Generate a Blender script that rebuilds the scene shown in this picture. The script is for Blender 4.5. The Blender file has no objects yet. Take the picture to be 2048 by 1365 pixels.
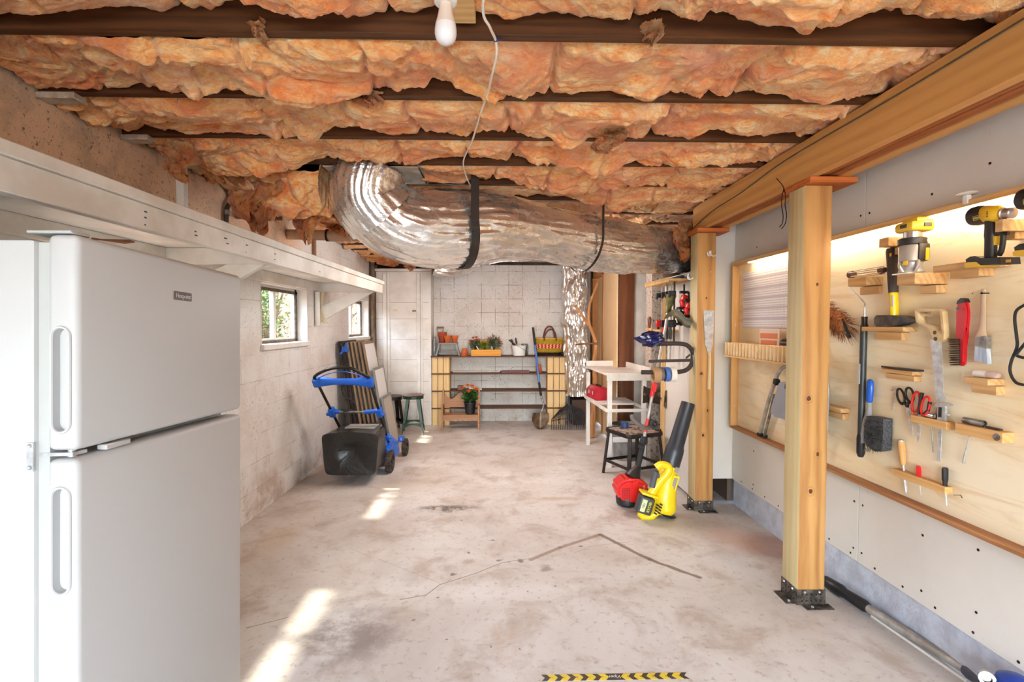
import bpy, bmesh, math, random
from mathutils import Vector as V, Matrix as M, noise, Euler
R = math.radians; PI = math.pi
random.seed(7)
S = bpy.context.scene; COL = S.collection

# ------------------------------------------------------------------ camera (frame taken as 2048 x 1365)
CAMH = 1.42; FPX = 1000.0
cam = bpy.data.objects.new('camera', bpy.data.cameras.new('camera')); COL.objects.link(cam)
cam.location = (0, 0, CAMH); cam.rotation_euler = (PI/2 - .0325, 0, -.024)
cam.data.sensor_width = 36; cam.data.lens = 36*FPX/2048; cam.data.clip_start = .02
S.camera = cam
CM = cam.rotation_euler.to_matrix()
def at(px, py, Y=None, X=None, Z=None):
    """the point of the room seen at a pixel of the photo, on a plane of the room"""
    d = CM @ V(((px-1024)/FPX, -(py-682.5)/FPX, -1)); o = V((0, 0, CAMH))
    if Y is not None: t = Y/d.y
    elif X is not None: t = X/d.x
    else: t = (Z-CAMH)/d.z
    return o + d*t

# ------------------------------------------------------------------ mesh builder
class B:
    def __init__(s): s.bm = bmesh.new()
    def _new(s, vs, fs, bev=0, seg=1):
        bv = [s.bm.verts.new(v) for v in vs]; out = []
        for f in fs:
            try: out.append(s.bm.faces.new([bv[i] for i in f]))
            except ValueError: pass
        if bev > 0:
            es = list({e for f in out for e in f.edges})
            bmesh.ops.bevel(s.bm, geom=es, offset=bev, segments=seg, profile=.5, affect='EDGES', clamp_overlap=True)
        return s
    def box(s, c, d, rot=None, bev=0, seg=1):
        m = (Euler(rot).to_matrix() if rot and not isinstance(rot, M) else rot) or M.Identity(3)
        c = V(c); x, y, z = d[0]/2, d[1]/2, d[2]/2
        vs = [c + m @ V(p) for p in ((-x,-y,-z),(x,-y,-z),(x,y,-z),(-x,y,-z),(-x,-y,z),(x,-y,z),(x,y,z),(-x,y,z))]
        return s._new(vs, [(3,2,1,0),(4,5,6,7),(0,1,5,4),(1,2,6,5),(2,3,7,6),(3,0,4,7)], bev, seg)
    def rng(s, x0, x1, y0, y1, z0, z1, bev=0, seg=1):
        return s.box(((x0+x1)/2, (y0+y1)/2, (z0+z1)/2), (abs(x1-x0), abs(y1-y0), abs(z1-z0)), None, bev, seg)
    def bar(s, p0, p1, w, h, up=(0,0,1), bev=0):
        p0, p1 = V(p0), V(p1); a = (p1-p0); L = a.length; a.normalize(); u = V(up)
        sd = a.cross(u)
        if sd.length < 1e-4: sd = a.cross(V((1,0,0)))
        sd.normalize(); u = sd.cross(a)
        m = M((sd, a, u)).transposed()
        return s.box((p0+p1)/2, (w, L, h), m, bev)
    def cyl(s, p0, p1, r0, r1=None, n=16, cap=True):
        return s.tube([p0, p1], [r0, r0 if r1 is None else r1], n, cap)
    def tube(s, pts, r, n=8, cap=True, closed=False, sq=None, wob=0):
        pts = [V(p) for p in pts]; k = len(pts)
        rs = r if isinstance(r, (list, tuple)) else [r]*k
        prev = None; rings = []
        for i, p in enumerate(pts):
            if closed: t = pts[(i+1) % k] - pts[i-1]
            else: t = pts[min(i+1, k-1)] - pts[max(i-1, 0)]
            if t.length < 1e-9: t = V((0,0,1))
            t.normalize()
            if prev is None:
                a = V((0,0,1)) if abs(t.z) < .9 else V((1,0,0))
                u = t.cross(a).normalized()
            else:
                u = prev - t*prev.dot(t)
                u = u.normalized() if u.length > 1e-6 else t.orthogonal().normalized()
            prev = u; w = t.cross(u); ring = []
            for j in range(n):
                an = 2*PI*(j+.5)/n
                ea, eb = (sq if sq else (1, 1))
                rr = rs[i]*(1 + (wob*noise.noise(V((math.cos(an)*2, math.sin(an)*2, i*.7))) if wob else 0))
                ring.append(s.bm.verts.new(p + u*math.cos(an)*rr*ea + w*math.sin(an)*rr*eb))
            rings.append(ring)
        m = k if closed else k-1
        for i in range(m):
            a, b = rings[i], rings[(i+1) % k]
            for j in range(n):
                s.bm.faces.new((a[j], a[(j+1) % n], b[(j+1) % n], b[j]))
        if cap and not closed:
            s.bm.faces.new(list(reversed(rings[0]))); s.bm.faces.new(rings[-1])
        return s
    def lathe(s, prof, c=(0,0,0), axis=(0,0,1), n=24, cap=True, sx=1, sy=1):
        q = V((0,0,1)).rotation_difference(V(axis).normalized()).to_matrix(); c = V(c); rings = []
        for r, z in prof:
            rings.append([s.bm.verts.new(c + q @ V((math.cos(2*PI*j/n)*max(r,1e-5)*sx, math.sin(2*PI*j/n)*max(r,1e-5)*sy, z))) for j in range(n)])
        for a, b in zip(rings, rings[1:]):
            for j in range(n): s.bm.faces.new((a[j], a[(j+1) % n], b[(j+1) % n], b[j]))
        if cap: s.bm.faces.new(list(reversed(rings[0]))); s.bm.faces.new(rings[-1])
        return s
    def ball(s, c, r, n=12, rot=None):
        rx, ry, rz = r if isinstance(r, (tuple, list)) else (r, r, r); c = V(c); m = Euler(rot).to_matrix() if rot else M.Identity(3)
        rings = []
        for i in range(1, n):
            a = PI*i/n
            rings.append([s.bm.verts.new(c + m @ V((rx*math.sin(a)*math.cos(2*PI*j/(2*n)), ry*math.sin(a)*math.sin(2*PI*j/(2*n)), rz*math.cos(a)))) for j in range(2*n)])
        t = s.bm.verts.new(c + m @ V((0,0,rz))); b = s.bm.verts.new(c + m @ V((0,0,-rz))); k = 2*n
        for j in range(k):
            s.bm.faces.new((t, rings[0][j], rings[0][(j+1) % k])); s.bm.faces.new((b, rings[-1][(j+1) % k], rings[-1][j]))
        for a_, b_ in zip(rings, rings[1:]):
            for j in range(k): s.bm.faces.new((a_[j], b_[j], b_[(j+1) % k], a_[(j+1) % k]))
        return s
    def prism(s, poly, axis, a, b, bev=0):
        f = {'X': lambda p, t: V((t, p[0], p[1])), 'Y': lambda p, t: V((p[0], t, p[1])), 'Z': lambda p, t: V((p[0], p[1], t))}[axis]
        n = len(poly); vs = [f(p, a) for p in poly] + [f(p, b) for p in poly]
        fs = [tuple(range(n-1, -1, -1)), tuple(range(n, 2*n))] + [(i, (i+1) % n, n+(i+1) % n, n+i) for i in range(n)]
        return s._new(vs, fs, bev)
    def plate(s, pts, off):
        """outline given as 3-D points, thickened by the vector off"""
        n = len(pts); off = V(off); vs = [V(p) for p in pts] + [V(p)+off for p in pts]
        fs = [tuple(range(n-1, -1, -1)), tuple(range(n, 2*n))] + [(i, (i+1) % n, n+(i+1) % n, n+i) for i in range(n)]
        return s._new(vs, fs)
    def grid(s, f, nu, nv, wrap=False):
        g = [[s.bm.verts.new(f(i/(nu-1), j/(nv if wrap else nv-1))) for j in range(nv)] for i in range(nu)]
        for i in range(nu-1):
            for j in range(nv if wrap else nv-1):
                s.bm.faces.new((g[i][j], g[i+1][j], g[i+1][(j+1) % nv], g[i][(j+1) % nv]))
        return g
    def quad(s, *p): s.bm.faces.new([s.bm.verts.new(V(q)) for q in p]); return s

def chain_loc(o):
    l = V((0,0,0))
    while o is not None: l += o.location; o = o.parent
    return l
def put(b, name, m, parent=None, loc=None, ang=38, smooth=True):
    """one mesh object; geometry was given in room coordinates (or the parent's, while the parent sits at the origin)"""
    bm = b.bm; o0 = V(loc) if loc is not None else chain_loc(parent)
    if o0.length: bmesh.ops.translate(bm, vec=-o0, verts=bm.verts)
    bmesh.ops.recalc_face_normals(bm, faces=bm.faces)
    me = bpy.data.meshes.new(name); ca = math.cos(R(ang))
    for f in bm.faces: f.smooth = smooth
    if smooth:
        for e in bm.edges:
            if len(e.link_faces) == 2 and e.link_faces[0].normal.dot(e.link_faces[1].normal) < ca: e.smooth = False
    bm.to_mesh(me); bm.free()
    if m: me.materials.append(m)
    o = bpy.data.objects.new(name, me); COL.objects.link(o)
    if parent: o.parent = parent
    elif loc is not None: o.location = loc
    return o
def tag(o, label=None, cat=None, group=None, kind=None):
    for k, v in (('label', label), ('category', cat), ('group', group), ('kind', kind)):
        if v: o[k] = v
    return o
def thing(name, label, cat, loc=(0,0,0), group=None):
    o = bpy.data.objects.new(name, None); COL.objects.link(o); o.empty_display_size = .05; o.location = loc
    return tag(o, label, cat, group)
def solo(b, name, m, label, cat, loc, group=None, ang=38, kind=None, smooth=True):
    return tag(put(b, name, m, None, loc, ang, smooth), label, cat, group, kind)
def struct(b, name, m, parent=None, loc=None, ang=38, smooth=True):
    o = put(b, name, m, parent, loc, ang, smooth)
    if parent is None: o['kind'] = 'structure'
    return o
def dup(o, parent=None):
    c = o.copy(); COL.objects.link(c)
    if parent: c.parent = parent
    for ch in list(o.children): dup(ch, c)
    return c
def smoothpath(pts, k=6):
    pts = [V(p) for p in pts]; out = []
    for i in range(len(pts)-1):
        p0, p1, p2, p3 = pts[max(i-1,0)], pts[i], pts[i+1], pts[min(i+2,len(pts)-1)]
        for j in range(k):
            t = j/k
            out.append(.5*((2*p1)+(p2-p0)*t+(2*p0-5*p1+4*p2-p3)*t*t+(3*p1-p0-3*p2+p3)*t**3))
    out.append(pts[-1]); return out
def text(parent, name, body, size, mat_, loc, rot, italic=0, ext=.0004):
    cu = bpy.data.curves.new(name, 'FONT'); cu.body = body; cu.size = size; cu.align_x = 'CENTER'; cu.align_y = 'CENTER'; cu.extrude = ext; cu.shear = italic
    tmp = bpy.data.objects.new(name, cu); COL.objects.link(tmp)
    dg = bpy.context.evaluated_depsgraph_get(); dg.update()
    me = bpy.data.meshes.new_from_object(tmp.evaluated_get(dg)); bpy.data.objects.remove(tmp); bpy.data.curves.remove(cu)
    me.materials.clear(); me.materials.append(mat_); me.name = name
    o = bpy.data.objects.new(name, me); COL.objects.link(o); o.parent = parent
    o.location = V(loc) - chain_loc(parent); o.rotation_euler = rot
    return o

# ------------------------------------------------------------------ materials
def lin(c):
    if isinstance(c, str): c = [int(c[i:i+2], 16)/255 for i in (0, 2, 4)]
    elif max(c) > 1.0: c = [x/255 for x in c]
    return tuple((x/12.92 if x <= .04045 else ((x+.055)/1.055)**2.4) for x in c[:3]) + (1,)
class N:
    """small node-tree writer"""
    def __init__(s, name):
        s.m = bpy.data.materials.new(name); s.m.use_nodes = True; s.t = s.m.node_tree; s.t.nodes.clear()
        s.out = s.t.nodes.new('ShaderNodeOutputMaterial'); s.p = s.n('ShaderNodeBsdfPrincipled'); s.l(s.p.outputs[0], s.out.inputs[0])
        s.tc = s.n('ShaderNodeTexCoord'); s.obj = s.tc.outputs['Object']
    def n(s, t, **k):
        x = s.t.nodes.new(t)
        for a, v in k.items(): setattr(x, a, v)
        return x
    def l(s, a, b): s.t.links.new(a, b)
    def setv(s, sock, v):
        if hasattr(v, 'is_output') or isinstance(v, bpy.types.NodeSocket): s.l(v, sock)
        else: sock.default_value = v
    def math(s, op, a, b=0.0, c=None, clamp=False):
        x = s.n('ShaderNodeMath', operation=op, use_clamp=clamp); s.setv(x.inputs[0], a); s.setv(x.inputs[1], b)
        if c is not None: s.setv(x.inputs[2], c)
        return x.outputs[0]
    def mapv(s, scale=(1,1,1), loc=(0,0,0), rot=(0,0,0), v=None):
        x = s.n('ShaderNodeMapping'); s.l(v or s.obj, x.inputs[0]); x.inputs[1].default_value = loc; x.inputs[2].default_value = rot; x.inputs[3].default_value = scale
        return x.outputs[0]
    def noise(s, scale=5, det=4, rough=.55, dist=0, v=None):
        x = s.n('ShaderNodeTexNoise'); s.l(v or s.obj, x.inputs['Vector']); x.inputs['Scale'].default_value = scale; x.inputs['Detail'].default_value = det
        x.inputs['Roughness'].default_value = rough; x.inputs['Distortion'].default_value = dist
        return x.outputs[0]
    def vor(s, scale=5, feat='F1', v=None):
        x = s.n('ShaderNodeTexVoronoi', feature=feat); s.l(v or s.obj, x.inputs['Vector']); x.inputs['Scale'].default_value = scale
        return x.outputs['Distance']
    def ramp(s, f, stops):
        x = s.n('ShaderNodeValToRGB'); s.l(f, x.inputs[0]); e = x.color_ramp.elements
        while len(e) < len(stops): e.new(.5)
        for el, (p, c) in zip(e, stops): el.position = p; el.color = lin(c) if not isinstance(c, (int, float)) else (c, c, c, 1)
        return x.outputs[0]
    def step(s, f, a, b):
        x = s.n('ShaderNodeMapRange', interpolation_type='SMOOTHSTEP'); s.l(f, x.inputs[0]); x.inputs[1].default_value = a; x.inputs[2].default_value = b
        return x.outputs[0]
    def mix(s, f, a, b, mode='MIX'):
        x = s.n('ShaderNodeMix', data_type='RGBA', blend_type=mode); s.setv(x.inputs[0], f)
        for i, v in ((6, a), (7, b)): s.setv(x.inputs[i], v if isinstance(v, bpy.types.NodeSocket) else lin(v))
        return x.outputs[2]
    def bump(s, h, st=.3, d=.01, prev=None):
        x = s.n('ShaderNodeBump'); s.l(h, x.inputs['Height']); x.inputs['Strength'].default_value = st; x.inputs['Distance'].default_value = d
        if prev: s.l(prev, x.inputs['Normal'])
        return x.outputs[0]
    def fin(s, col=None, rough=.6, metal=0, nrm=None, spec=.5, coat=0, sheen=0):
        p = s.p
        if col is not None: s.setv(p.inputs['Base Color'], col if isinstance(col, bpy.types.NodeSocket) else lin(col))
        s.setv(p.inputs['Roughness'], rough); p.inputs['Metallic'].default_value = metal; p.inputs['Specular IOR Level'].default_value = spec
        p.inputs['Coat Weight'].default_value = coat; p.inputs['Sheen Weight'].default_value = sheen
        if nrm: s.l(nrm, p.inputs['Normal'])
        return s.m
def mat(name, col, rough=.55, metal=0, var=None, vs=6, bump=0, bs=60, spec=.5, coat=0, lo=.35, hi=.65, bd=.004):
    n = N(name); c = col
    if var is not None: c = n.mix(n.step(n.noise(vs, 5, .6), lo, hi), col, var)
    return n.fin(c, rough, metal, n.bump(n.noise(bs, 3), bump, bd) if bump else None, spec, coat)
def wood(name, a, b, axis='Z', s=1.0, rough=.6, ring=9, knots=False, dark=None, bump=.12, amp=.8, spots=()):
    n = N(name); k = {'X': (.09, 1, 1), 'Y': (1, .09, 1), 'Z': (1, 1, .09)}[axis]
    v = n.mapv(tuple(q*s for q in k))
    warp = n.noise(3.2, 3, .5, 0, v)
    w = n.n('ShaderNodeTexWave', wave_type='RINGS', rings_direction={'X': 'X', 'Y': 'Y', 'Z': 'Z'}[axis]); n.l(n.mapv((1,1,1), (.13,.21,.17), v=v), w.inputs[0])
    w.inputs['Scale'].default_value = ring; w.inputs['Distortion'].default_value = 5.5; w.inputs['Detail'].default_value = 3; w.inputs['Detail Scale'].default_value = 1.6
    fine = n.noise(55, 5, .6, 0, v)
    f = n.math('ADD', n.math('MULTIPLY', w.outputs['Fac'], .34*amp), n.math('ADD', n.math('MULTIPLY', fine, .42), n.math('MULTIPLY', warp, .32)))
    c = n.mix(n.step(f, .25, .95), a, b)
    if knots:
        vv = n.mapv({'X': (.5, 1, 1), 'Y': (1, .5, 1), 'Z': (1, 1, .5)}[axis]); d = n.vor(4.2, 'F1', vv)
        c = n.mix(n.math('SUBTRACT', 1.0, n.step(d, .06, .13)), c, dark or (92, 58, 30))
    for (sx_, sy_, sz_, sr_) in spots:
        vm = n.n('ShaderNodeVectorMath', operation='DISTANCE'); n.l(n.mapv((1, 1, .8)), vm.inputs[0]); vm.inputs[1].default_value = (sx_, sy_, sz_*.8)
        dd = n.math('ADD', vm.outputs['Value'], n.math('MULTIPLY', n.math('SUBTRACT', n.noise(60, 2), .5), .012))
        rings = n.math('MULTIPLY', n.math('MULTIPLY', n.step(n.math('SINE', n.math('MULTIPLY', dd, 420.0)), 0, .6), n.math('SUBTRACT', 1.0, n.step(dd, sr_*1.2, sr_*3.2))), .5)
        c = n.mix(rings, c, b); c = n.mix(n.math('SUBTRACT', 1.0, n.step(dd, sr_*.7, sr_)), c, dark or (92, 58, 30))
    return n.fin(c, rough, 0, n.bump(f, bump, .004), .35)
# ------------------------------------------------------------------ shared materials
white_paint = mat('white_paint', (236,232,226), .5, var=(222,216,208), vs=5, bump=.06, bs=90)
white_old = mat('white_old_paint', (232,227,219), .55, var=(210,202,190), vs=3.5, bump=.12, bs=40)
white_enamel = mat('white_enamel', (188,188,187), .5, bump=.05, bs=420, bd=.0008, spec=.3)
gasket = mat('gasket_grey', (176,178,175), .6)
black_plastic = mat('black_plastic', (28,27,28), .42, bump=.05, bs=300, bd=.001)
black_metal = mat('black_metal', (30,27,26), .38, .5, var=(58,44,36), vs=22)
dark_rubber = mat('dark_rubber', (34,33,33), .75, bump=.2, bs=200, bd=.002)
steel = mat('steel', (222,226,230), .32, .5, var=(186,188,190), vs=30)
dull_steel = mat('dull_steel', (160,158,154), .42, .6, var=(105,100,95), vs=25)
chrome = mat('chrome', (226,226,228), .16, .85)
alu = mat('aluminium', (200,198,192), .38, .6, var=(160,156,148), vs=15)
zinc = mat('zinc_bracket', (126,118,108), .45, .8, var=(70,64,60), vs=30)
red_plastic = mat('red_plastic', (214,26,28), .35, coat=.2)
red_paint = mat('red_paint', (186,22,44), .4, var=(160,16,36), vs=9)
yellow_plastic = mat('yellow_plastic', (238,206,18), .38, coat=.15)
blue_plastic = mat('blue_plastic', (20,92,196), .36, coat=.2)
tool_yellow = mat('tool_yellow', (226,178,40), .4)
grey_plastic = mat('grey_plastic', (118,120,122), .5)
pine = wood('pine_board', (226,186,128), (196,148,86), 'Y', 1.2, knots=False)
pinez = wood('pine_board_upright', (228,190,132), (204,156,94), 'Z', 1.2)
pinex = wood('pine_board_across', (226,184,124), (194,146,84), 'X', 1.4)
grey_wood = wood('weathered_wood', (150,126,104), (108,86,68), 'X', 1.3)
nailmat = mat('nail_head', (44,40,38), .5, .6)

# ------------------------------------------------------------------ dimensions
LW, RW, BW, ZC = -1.81, 1.85, 7.34, 2.53       # side walls, far wall, underside of the floor above
FWY = -2.6                                      # wall behind the photographer
ZJ = 2.33                                       # underside of the joists

# floor ------------------------------------------------------------
n = N('concrete_floor')
big = n.noise(.9, 5, .6, .6); mid = n.noise(3.4, 5, .65, .4); fine = n.noise(26, 3, .7); grit = n.noise(160, 2)
c = n.mix(n.step(big, .35, .68), (224,221,215), (200,192,182))
c = n.mix(n.math('MULTIPLY', n.step(mid, .46, .70), .65), c, (172,154,136))
c = n.mix(n.math('MULTIPLY', n.step(n.noise(1.7, 6, .7, .9), .52, .8), .45), c, (228,220,212))
c = n.mix(n.math('MULTIPLY', n.step(fine, .54, .72), .55), c, (164,146,130))
sep = n.n('ShaderNodeSeparateXYZ'); n.l(n.obj, sep.inputs[0]); gx, gy = sep.outputs[0], sep.outputs[1]
wobx = n.math('MULTIPLY', n.math('SUBTRACT', n.noise(9, 4), .5), .10); woby = n.math('MULTIPLY', n.math('SUBTRACT', n.noise(9, 4, .5, 0, n.mapv(loc=(5,3,1))), .5), .10)
wx, wy = n.math('ADD', gx, wobx), n.math('ADD', gy, woby)
def stain(c, px, py, rx, ry, col, amt, lo=.55, tex=None):
    p = at(px, py, Z=0)
    dx = n.math('DIVIDE', n.math('SUBTRACT', wx, p.x), rx); dy = n.math('DIVIDE', n.math('SUBTRACT', wy, p.y), ry)
    d = n.math('SQRT', n.math('ADD', n.math('MULTIPLY', dx, dx), n.math('MULTIPLY', dy, dy)))
    f = n.math('MULTIPLY', n.math('SUBTRACT', 1.0, n.step(d, lo, 1.05)), amt)
    if tex: f = n.math('MULTIPLY', f, tex)
    return n.mix(f, c, col)
def crack(c, pts, w, col, amt):
    for a, b in zip(pts, pts[1:]):
        a, b = at(*a, Z=0), at(*b, Z=0); d = b-a; L2 = d.x*d.x+d.y*d.y
        small = n.math('MULTIPLY', wobx, .25)
        ux, uy = n.math('SUBTRACT', n.math('ADD', gx, small), a.x), n.math('SUBTRACT', n.math('ADD', gy, small), a.y)
        t = n.math('DIVIDE', n.math('ADD', n.math('MULTIPLY', ux, d.x), n.math('MULTIPLY', uy, d.y)), L2, clamp=True)
        ex, ey = n.math('SUBTRACT', ux, n.math('MULTIPLY', t, d.x)), n.math('SUBTRACT', uy, n.math('MULTIPLY', t, d.y))
        e = n.math('SQRT', n.math('ADD', n.math('MULTIPLY', ex, ex), n.math('MULTIPLY', ey, ey)))
        c = n.mix(n.math('MULTIPLY', n.math('SUBTRACT', 1.0, n.step(e, w*.4, w)), amt), c, col)
    return c
patchy = n.step(n.noise(11, 6, .75), .40, .60)
c = stain(c, 895, 1018, .30, .10, (84,76,70), .95, .35, patchy)
c = stain(c, 700, 1270, .34, .30, (140,130,126), .8, .3, n.step(n.noise(6, 6, .7), .36, .6))
c = stain(c, 780, 1150, .22, .2, (196,194,190), .5, .3, n.step(n.noise(6, 6, .7), .36, .6))
c = stain(c, 1010, 1285, .09, .16, (196,164,132), .5, .2, n.step(n.noise(14, 6, .7), .4, .6))
c = stain(c, 1090, 1138, .045, .05, (140,124,110), .7, .3)
c = stain(c, 940, 1125, .05, .05, (172,152,134), .6, .3)
c = stain(c, 1280, 1030, .16, .10, (138,128,122), .75, .6)
c = stain(c, 1555, 1095, .30, .28, (150,108,92), .75, .45)
c = stain(c, 1460, 1075, .22, .28, (206,168,146), .55, .2)
c = stain(c, 1420, 1030, .22, .10, (186,186,184), .5, .3)
c = stain(c, 1110, 998, .3, .06, (190,162,130), .6, .2)
c = stain(c, 560, 1075, .2, .35, (192,166,134), .5, .2)
c = stain(c, 700, 920, .75, .5, (182,152,120), .6, .3)
c = stain(c, 640, 955, .4, .8, (176,146,116), .45, .2)
for px, py, r in ((875,1196,.012),(1057,1182,.008),(1110,1171,.008),(1165,1093,.02),(935,1107,.018),(893,1280,.012),(975,1295,.008),(1040,1300,.007),(820,1245,.008),(905,1148,.02),(1000,1122,.022),(1040,1122,.025),(920,1042,.012),(988,1082,.014),(1080,1198,.008)):
    c = stain(c, px, py, r, r, (112,98,88), .8, .4)
c = crack(c, [(1062,1120),(1120,1096),(1200,1070)], .022, (146,122,104), .75)
c = crack(c, [(1200,1070),(1300,1120),(1398,1156)], .022, (128,106,92), .85)
c = crack(c, [(800,1200),(850,1192),(880,1170),(950,1148),(1005,1126),(1060,1118)], .005, (120,104,92), .7)
c = crack(c, [(1150,1106),(1180,1094),(1260,1084)], .004, (140,122,108), .5)
c = crack(c, [(494,1256),(540,1245),(575,1236)], .005, (128,112,98), .6)
c = crack(c, [(880,1168),(760,1120),(700,1098)], .004, (160,144,130), .4)
c = n.mix(n.math('MULTIPLY', n.step(n.vor(34), .05, .015), .22), c, (130,112,98))
rgh = n.math('ADD', n.math('MULTIPLY', mid, .35), .32)
n.fin(c, rgh, 0, n.bump(n.math('ADD', n.math('MULTIPLY', mid, .6), n.math('MULTIPLY', grit, .12)), .10, .01), .4)
b = B(); b.rng(LW-.2, RW+.2, FWY-.2, BW+.2, -.12, 0); struct(b, 'floor', n.m)

# painted block walls ------------------------------------------------
def block_mat(name, plane, stack, top=None, base=(228,226,222)):
    n = N(name); s = n.n('ShaderNodeSeparateXYZ'); n.l(n.obj, s.inputs[0])
    cb = n.n('ShaderNodeCombineXYZ'); n.l(s.outputs[1 if plane == 'X' else 0], cb.inputs[0]); n.l(s.outputs[2], cb.inputs[1])
    br = n.n('ShaderNodeTexBrick'); n.l(n.mapv(loc=(.07,.0,0), v=cb.outputs[0]), br.inputs[0])
    br.inputs['Scale'].default_value = 1; br.inputs['Brick Width'].default_value = .2 if stack else .4; br.inputs['Row Height'].default_value = .2
    br.inputs['Mortar Size'].default_value = .006 if stack else .0035; br.inputs['Mortar Smooth'].default_value = .6; br.offset = 0 if stack else .5
    joint = n.math('MULTIPLY', br.outputs['Fac'], n.step(n.noise(3.0, 4, .6), .42, .62))
    c = n.mix(n.step(n.noise(2.2, 5, .65), .38, .68), base, (212,204,195))
    c = n.mix(n.math('MULTIPLY', joint, .85 if stack else .5), c, (150,124,104))
    if stack: c = n.mix(n.math('MULTIPLY', n.step(n.noise(7, 6, .8, .6, n.mapv((3.2,1,.35))), .60, .70), .55), c, (160,138,118))
    pits = n.math('MULTIPLY', n.step(n.noise(58, 3, .6), .60, .68), n.step(n.noise(2.6, 5, .65), .38, .58))
    c = n.mix(n.math('MULTIPLY', pits, .75), c, (120,94,74))
    c = n.mix(n.math('MULTIPLY', n.step(n.noise(5.5, 6, .75, .5), .62, .78), .5), c, (176,148,124))
    # brown damp dirt along the foot of the wall
    foot = n.math('MULTIPLY', n.math('SUBTRACT', 1.0, n.step(s.outputs[2], .02, .55)), n.step(n.noise(3.5, 6, .7, .4), .44, .66))
    c = n.mix(n.math('MULTIPLY', foot, .65), c, (158,122,92))
    if plane == 'X' and stack is False:
        # thin faded wash above the shelf line, bare block showing through, white again near the far end
        hi = n.math('ADD', s.outputs[2], n.math('MULTIPLY', n.math('SUBTRACT', n.noise(5, 5, .7), .5), .16))
        m_ = n.math('MULTIPLY', n.step(hi, 1.80, 1.93), n.math('SUBTRACT', 1.0, n.step(n.math('ADD', s.outputs[1], n.math('MULTIPLY', n.noise(6, 4), .5)), 4.55, 5.1)))
        bare = n.mix(n.step(n.noise(55, 3, .7), .58, .7), (222,184,150), (112,84,64))
        bare = n.mix(n.math('MULTIPLY', n.step(n.noise(6, 5, .7), .45, .62), .6), bare, (176,150,126))
        c = n.mix(n.math('MULTIPLY', m_, .97), c, bare); joint = n.math('MULTIPLY', joint, n.math('SUBTRACT', 1.0, m_))
    h = n.math('SUBTRACT', n.math('ADD', n.math('MULTIPLY', n.noise(45, 3, .7), .5), n.math('MULTIPLY', n.noise(9, 4), .5)), n.math('ADD', n.math('MULTIPLY', joint, .35), n.math('MULTIPLY', pits, .4)))
    return n.fin(c, .62, 0, n.bump(h, .5, .009), .3)
left_block = block_mat('left_block_paint', 'X', False); back_block = block_mat('back_block_paint', 'Y', True, base=(226,222,217))
# left wall with three window openings
WZ0, WZ1 = 1.26, 1.745
WINS = [(2.02, 2.92), (3.83, 4.74), (6.02, 6.92)]
b = B(); y = FWY
LWT = .14
for a, e in WINS:
    b.rng(LW-LWT, LW, y, a, 0, 2.6); b.rng(LW-LWT, LW, a, e, 0, WZ0); b.rng(LW-LWT, LW, a, e, WZ1, 2.6); y = e
b.rng(LW-LWT, LW, y, BW+.2, 0, 2.6)
bmesh.ops.remove_doubles(b.bm, verts=b.bm.verts, dist=.0001)
struct(b, 'wall_left', left_block)
b = B(); b.rng(LW-.2, RW+.6, BW, BW+.2, 0, 2.6); struct(b, 'wall_back', back_block)
# unseen wall behind the photographer, wide doorway added to let the fill in
b = B(); DX0, DX1, DZ = -1.7, 1.75, 2.28
b.rng(LW-.2, DX0, FWY-.2, FWY, 0, 2.6); b.rng(DX1, RW+.2, FWY-.2, FWY, 0, 2.6); b.rng(DX0, DX1, FWY-.2, FWY, DZ, 2.6)
struct(b, 'wall_front', white_old)
# subfloor boards overhead
b = B(); b.rng(LW-.2, RW+.2, FWY-.2, BW+.2, ZC, ZC+.04); struct(b, 'ceiling', wood('subfloor_boards', (96,66,42), (60,40,26), 'X'))

# right wall: drywall on framing, painted masonry foot ------------------
n = N('drywall')
s = n.n('ShaderNodeSeparateXYZ'); n.l(n.obj, s.inputs[0])
c = n.mix(n.step(n.noise(1.3, 4), .35, .7), (226,222,215), (216,210,202))
c = n.mix(n.math('MULTIPLY', n.step(n.noise(40, 4, .7), .64, .75), .25), c, (170,160,148))
drywall = n.fin(c, .68, 0, n.bump(n.noise(120, 3), .08, .003), .3)
blue_mason = mat('masonry_paint_blue_white', (206,214,228), .6, var=(184,190,204), vs=12, bump=.5, bs=45, bd=.008)
b = B(); b.rng(RW, RW+.2, FWY, 3.88, 0, 2.6); w = struct(b, 'wall_right', blue_mason)
def sheet(y0, y1, z0, z1):
    b = B(); b.rng(RW-.014, RW-.0005, y0+.0015, y1-.0015, z0, z1, .002); return struct(b, 'drywall_sheet', drywall, w)
sheet(FWY, .05, .2, 2.5); sheet(.05, 1.27, .2, 2.5); sheet(1.27, 2.49, .2, 2.5); sheet(2.49, 3.88, .2, 2.5)
b = B()
for yy in (1.275-.03, 1.275+.03, 2.49-.03, 2.49+.03, 1.85, 2.1, 3.1, 3.55):
    for k in range(9):
        z = .26+.245*k + (.05 if yy in (1.85, 3.1) else 0)
        if .60 < z < 1.9: continue
        b.cyl((RW-.0155, yy, z), (RW-.0135, yy, z), .0055, n=8)
for k in range(16):
    for z in (.225, ): b.cyl((RW-.0155, 1.35+.17*k, z), (RW-.0135, 1.35+.17*k, z), .0055, n=8)
put(b, 'screw', nailmat, w)
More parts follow.
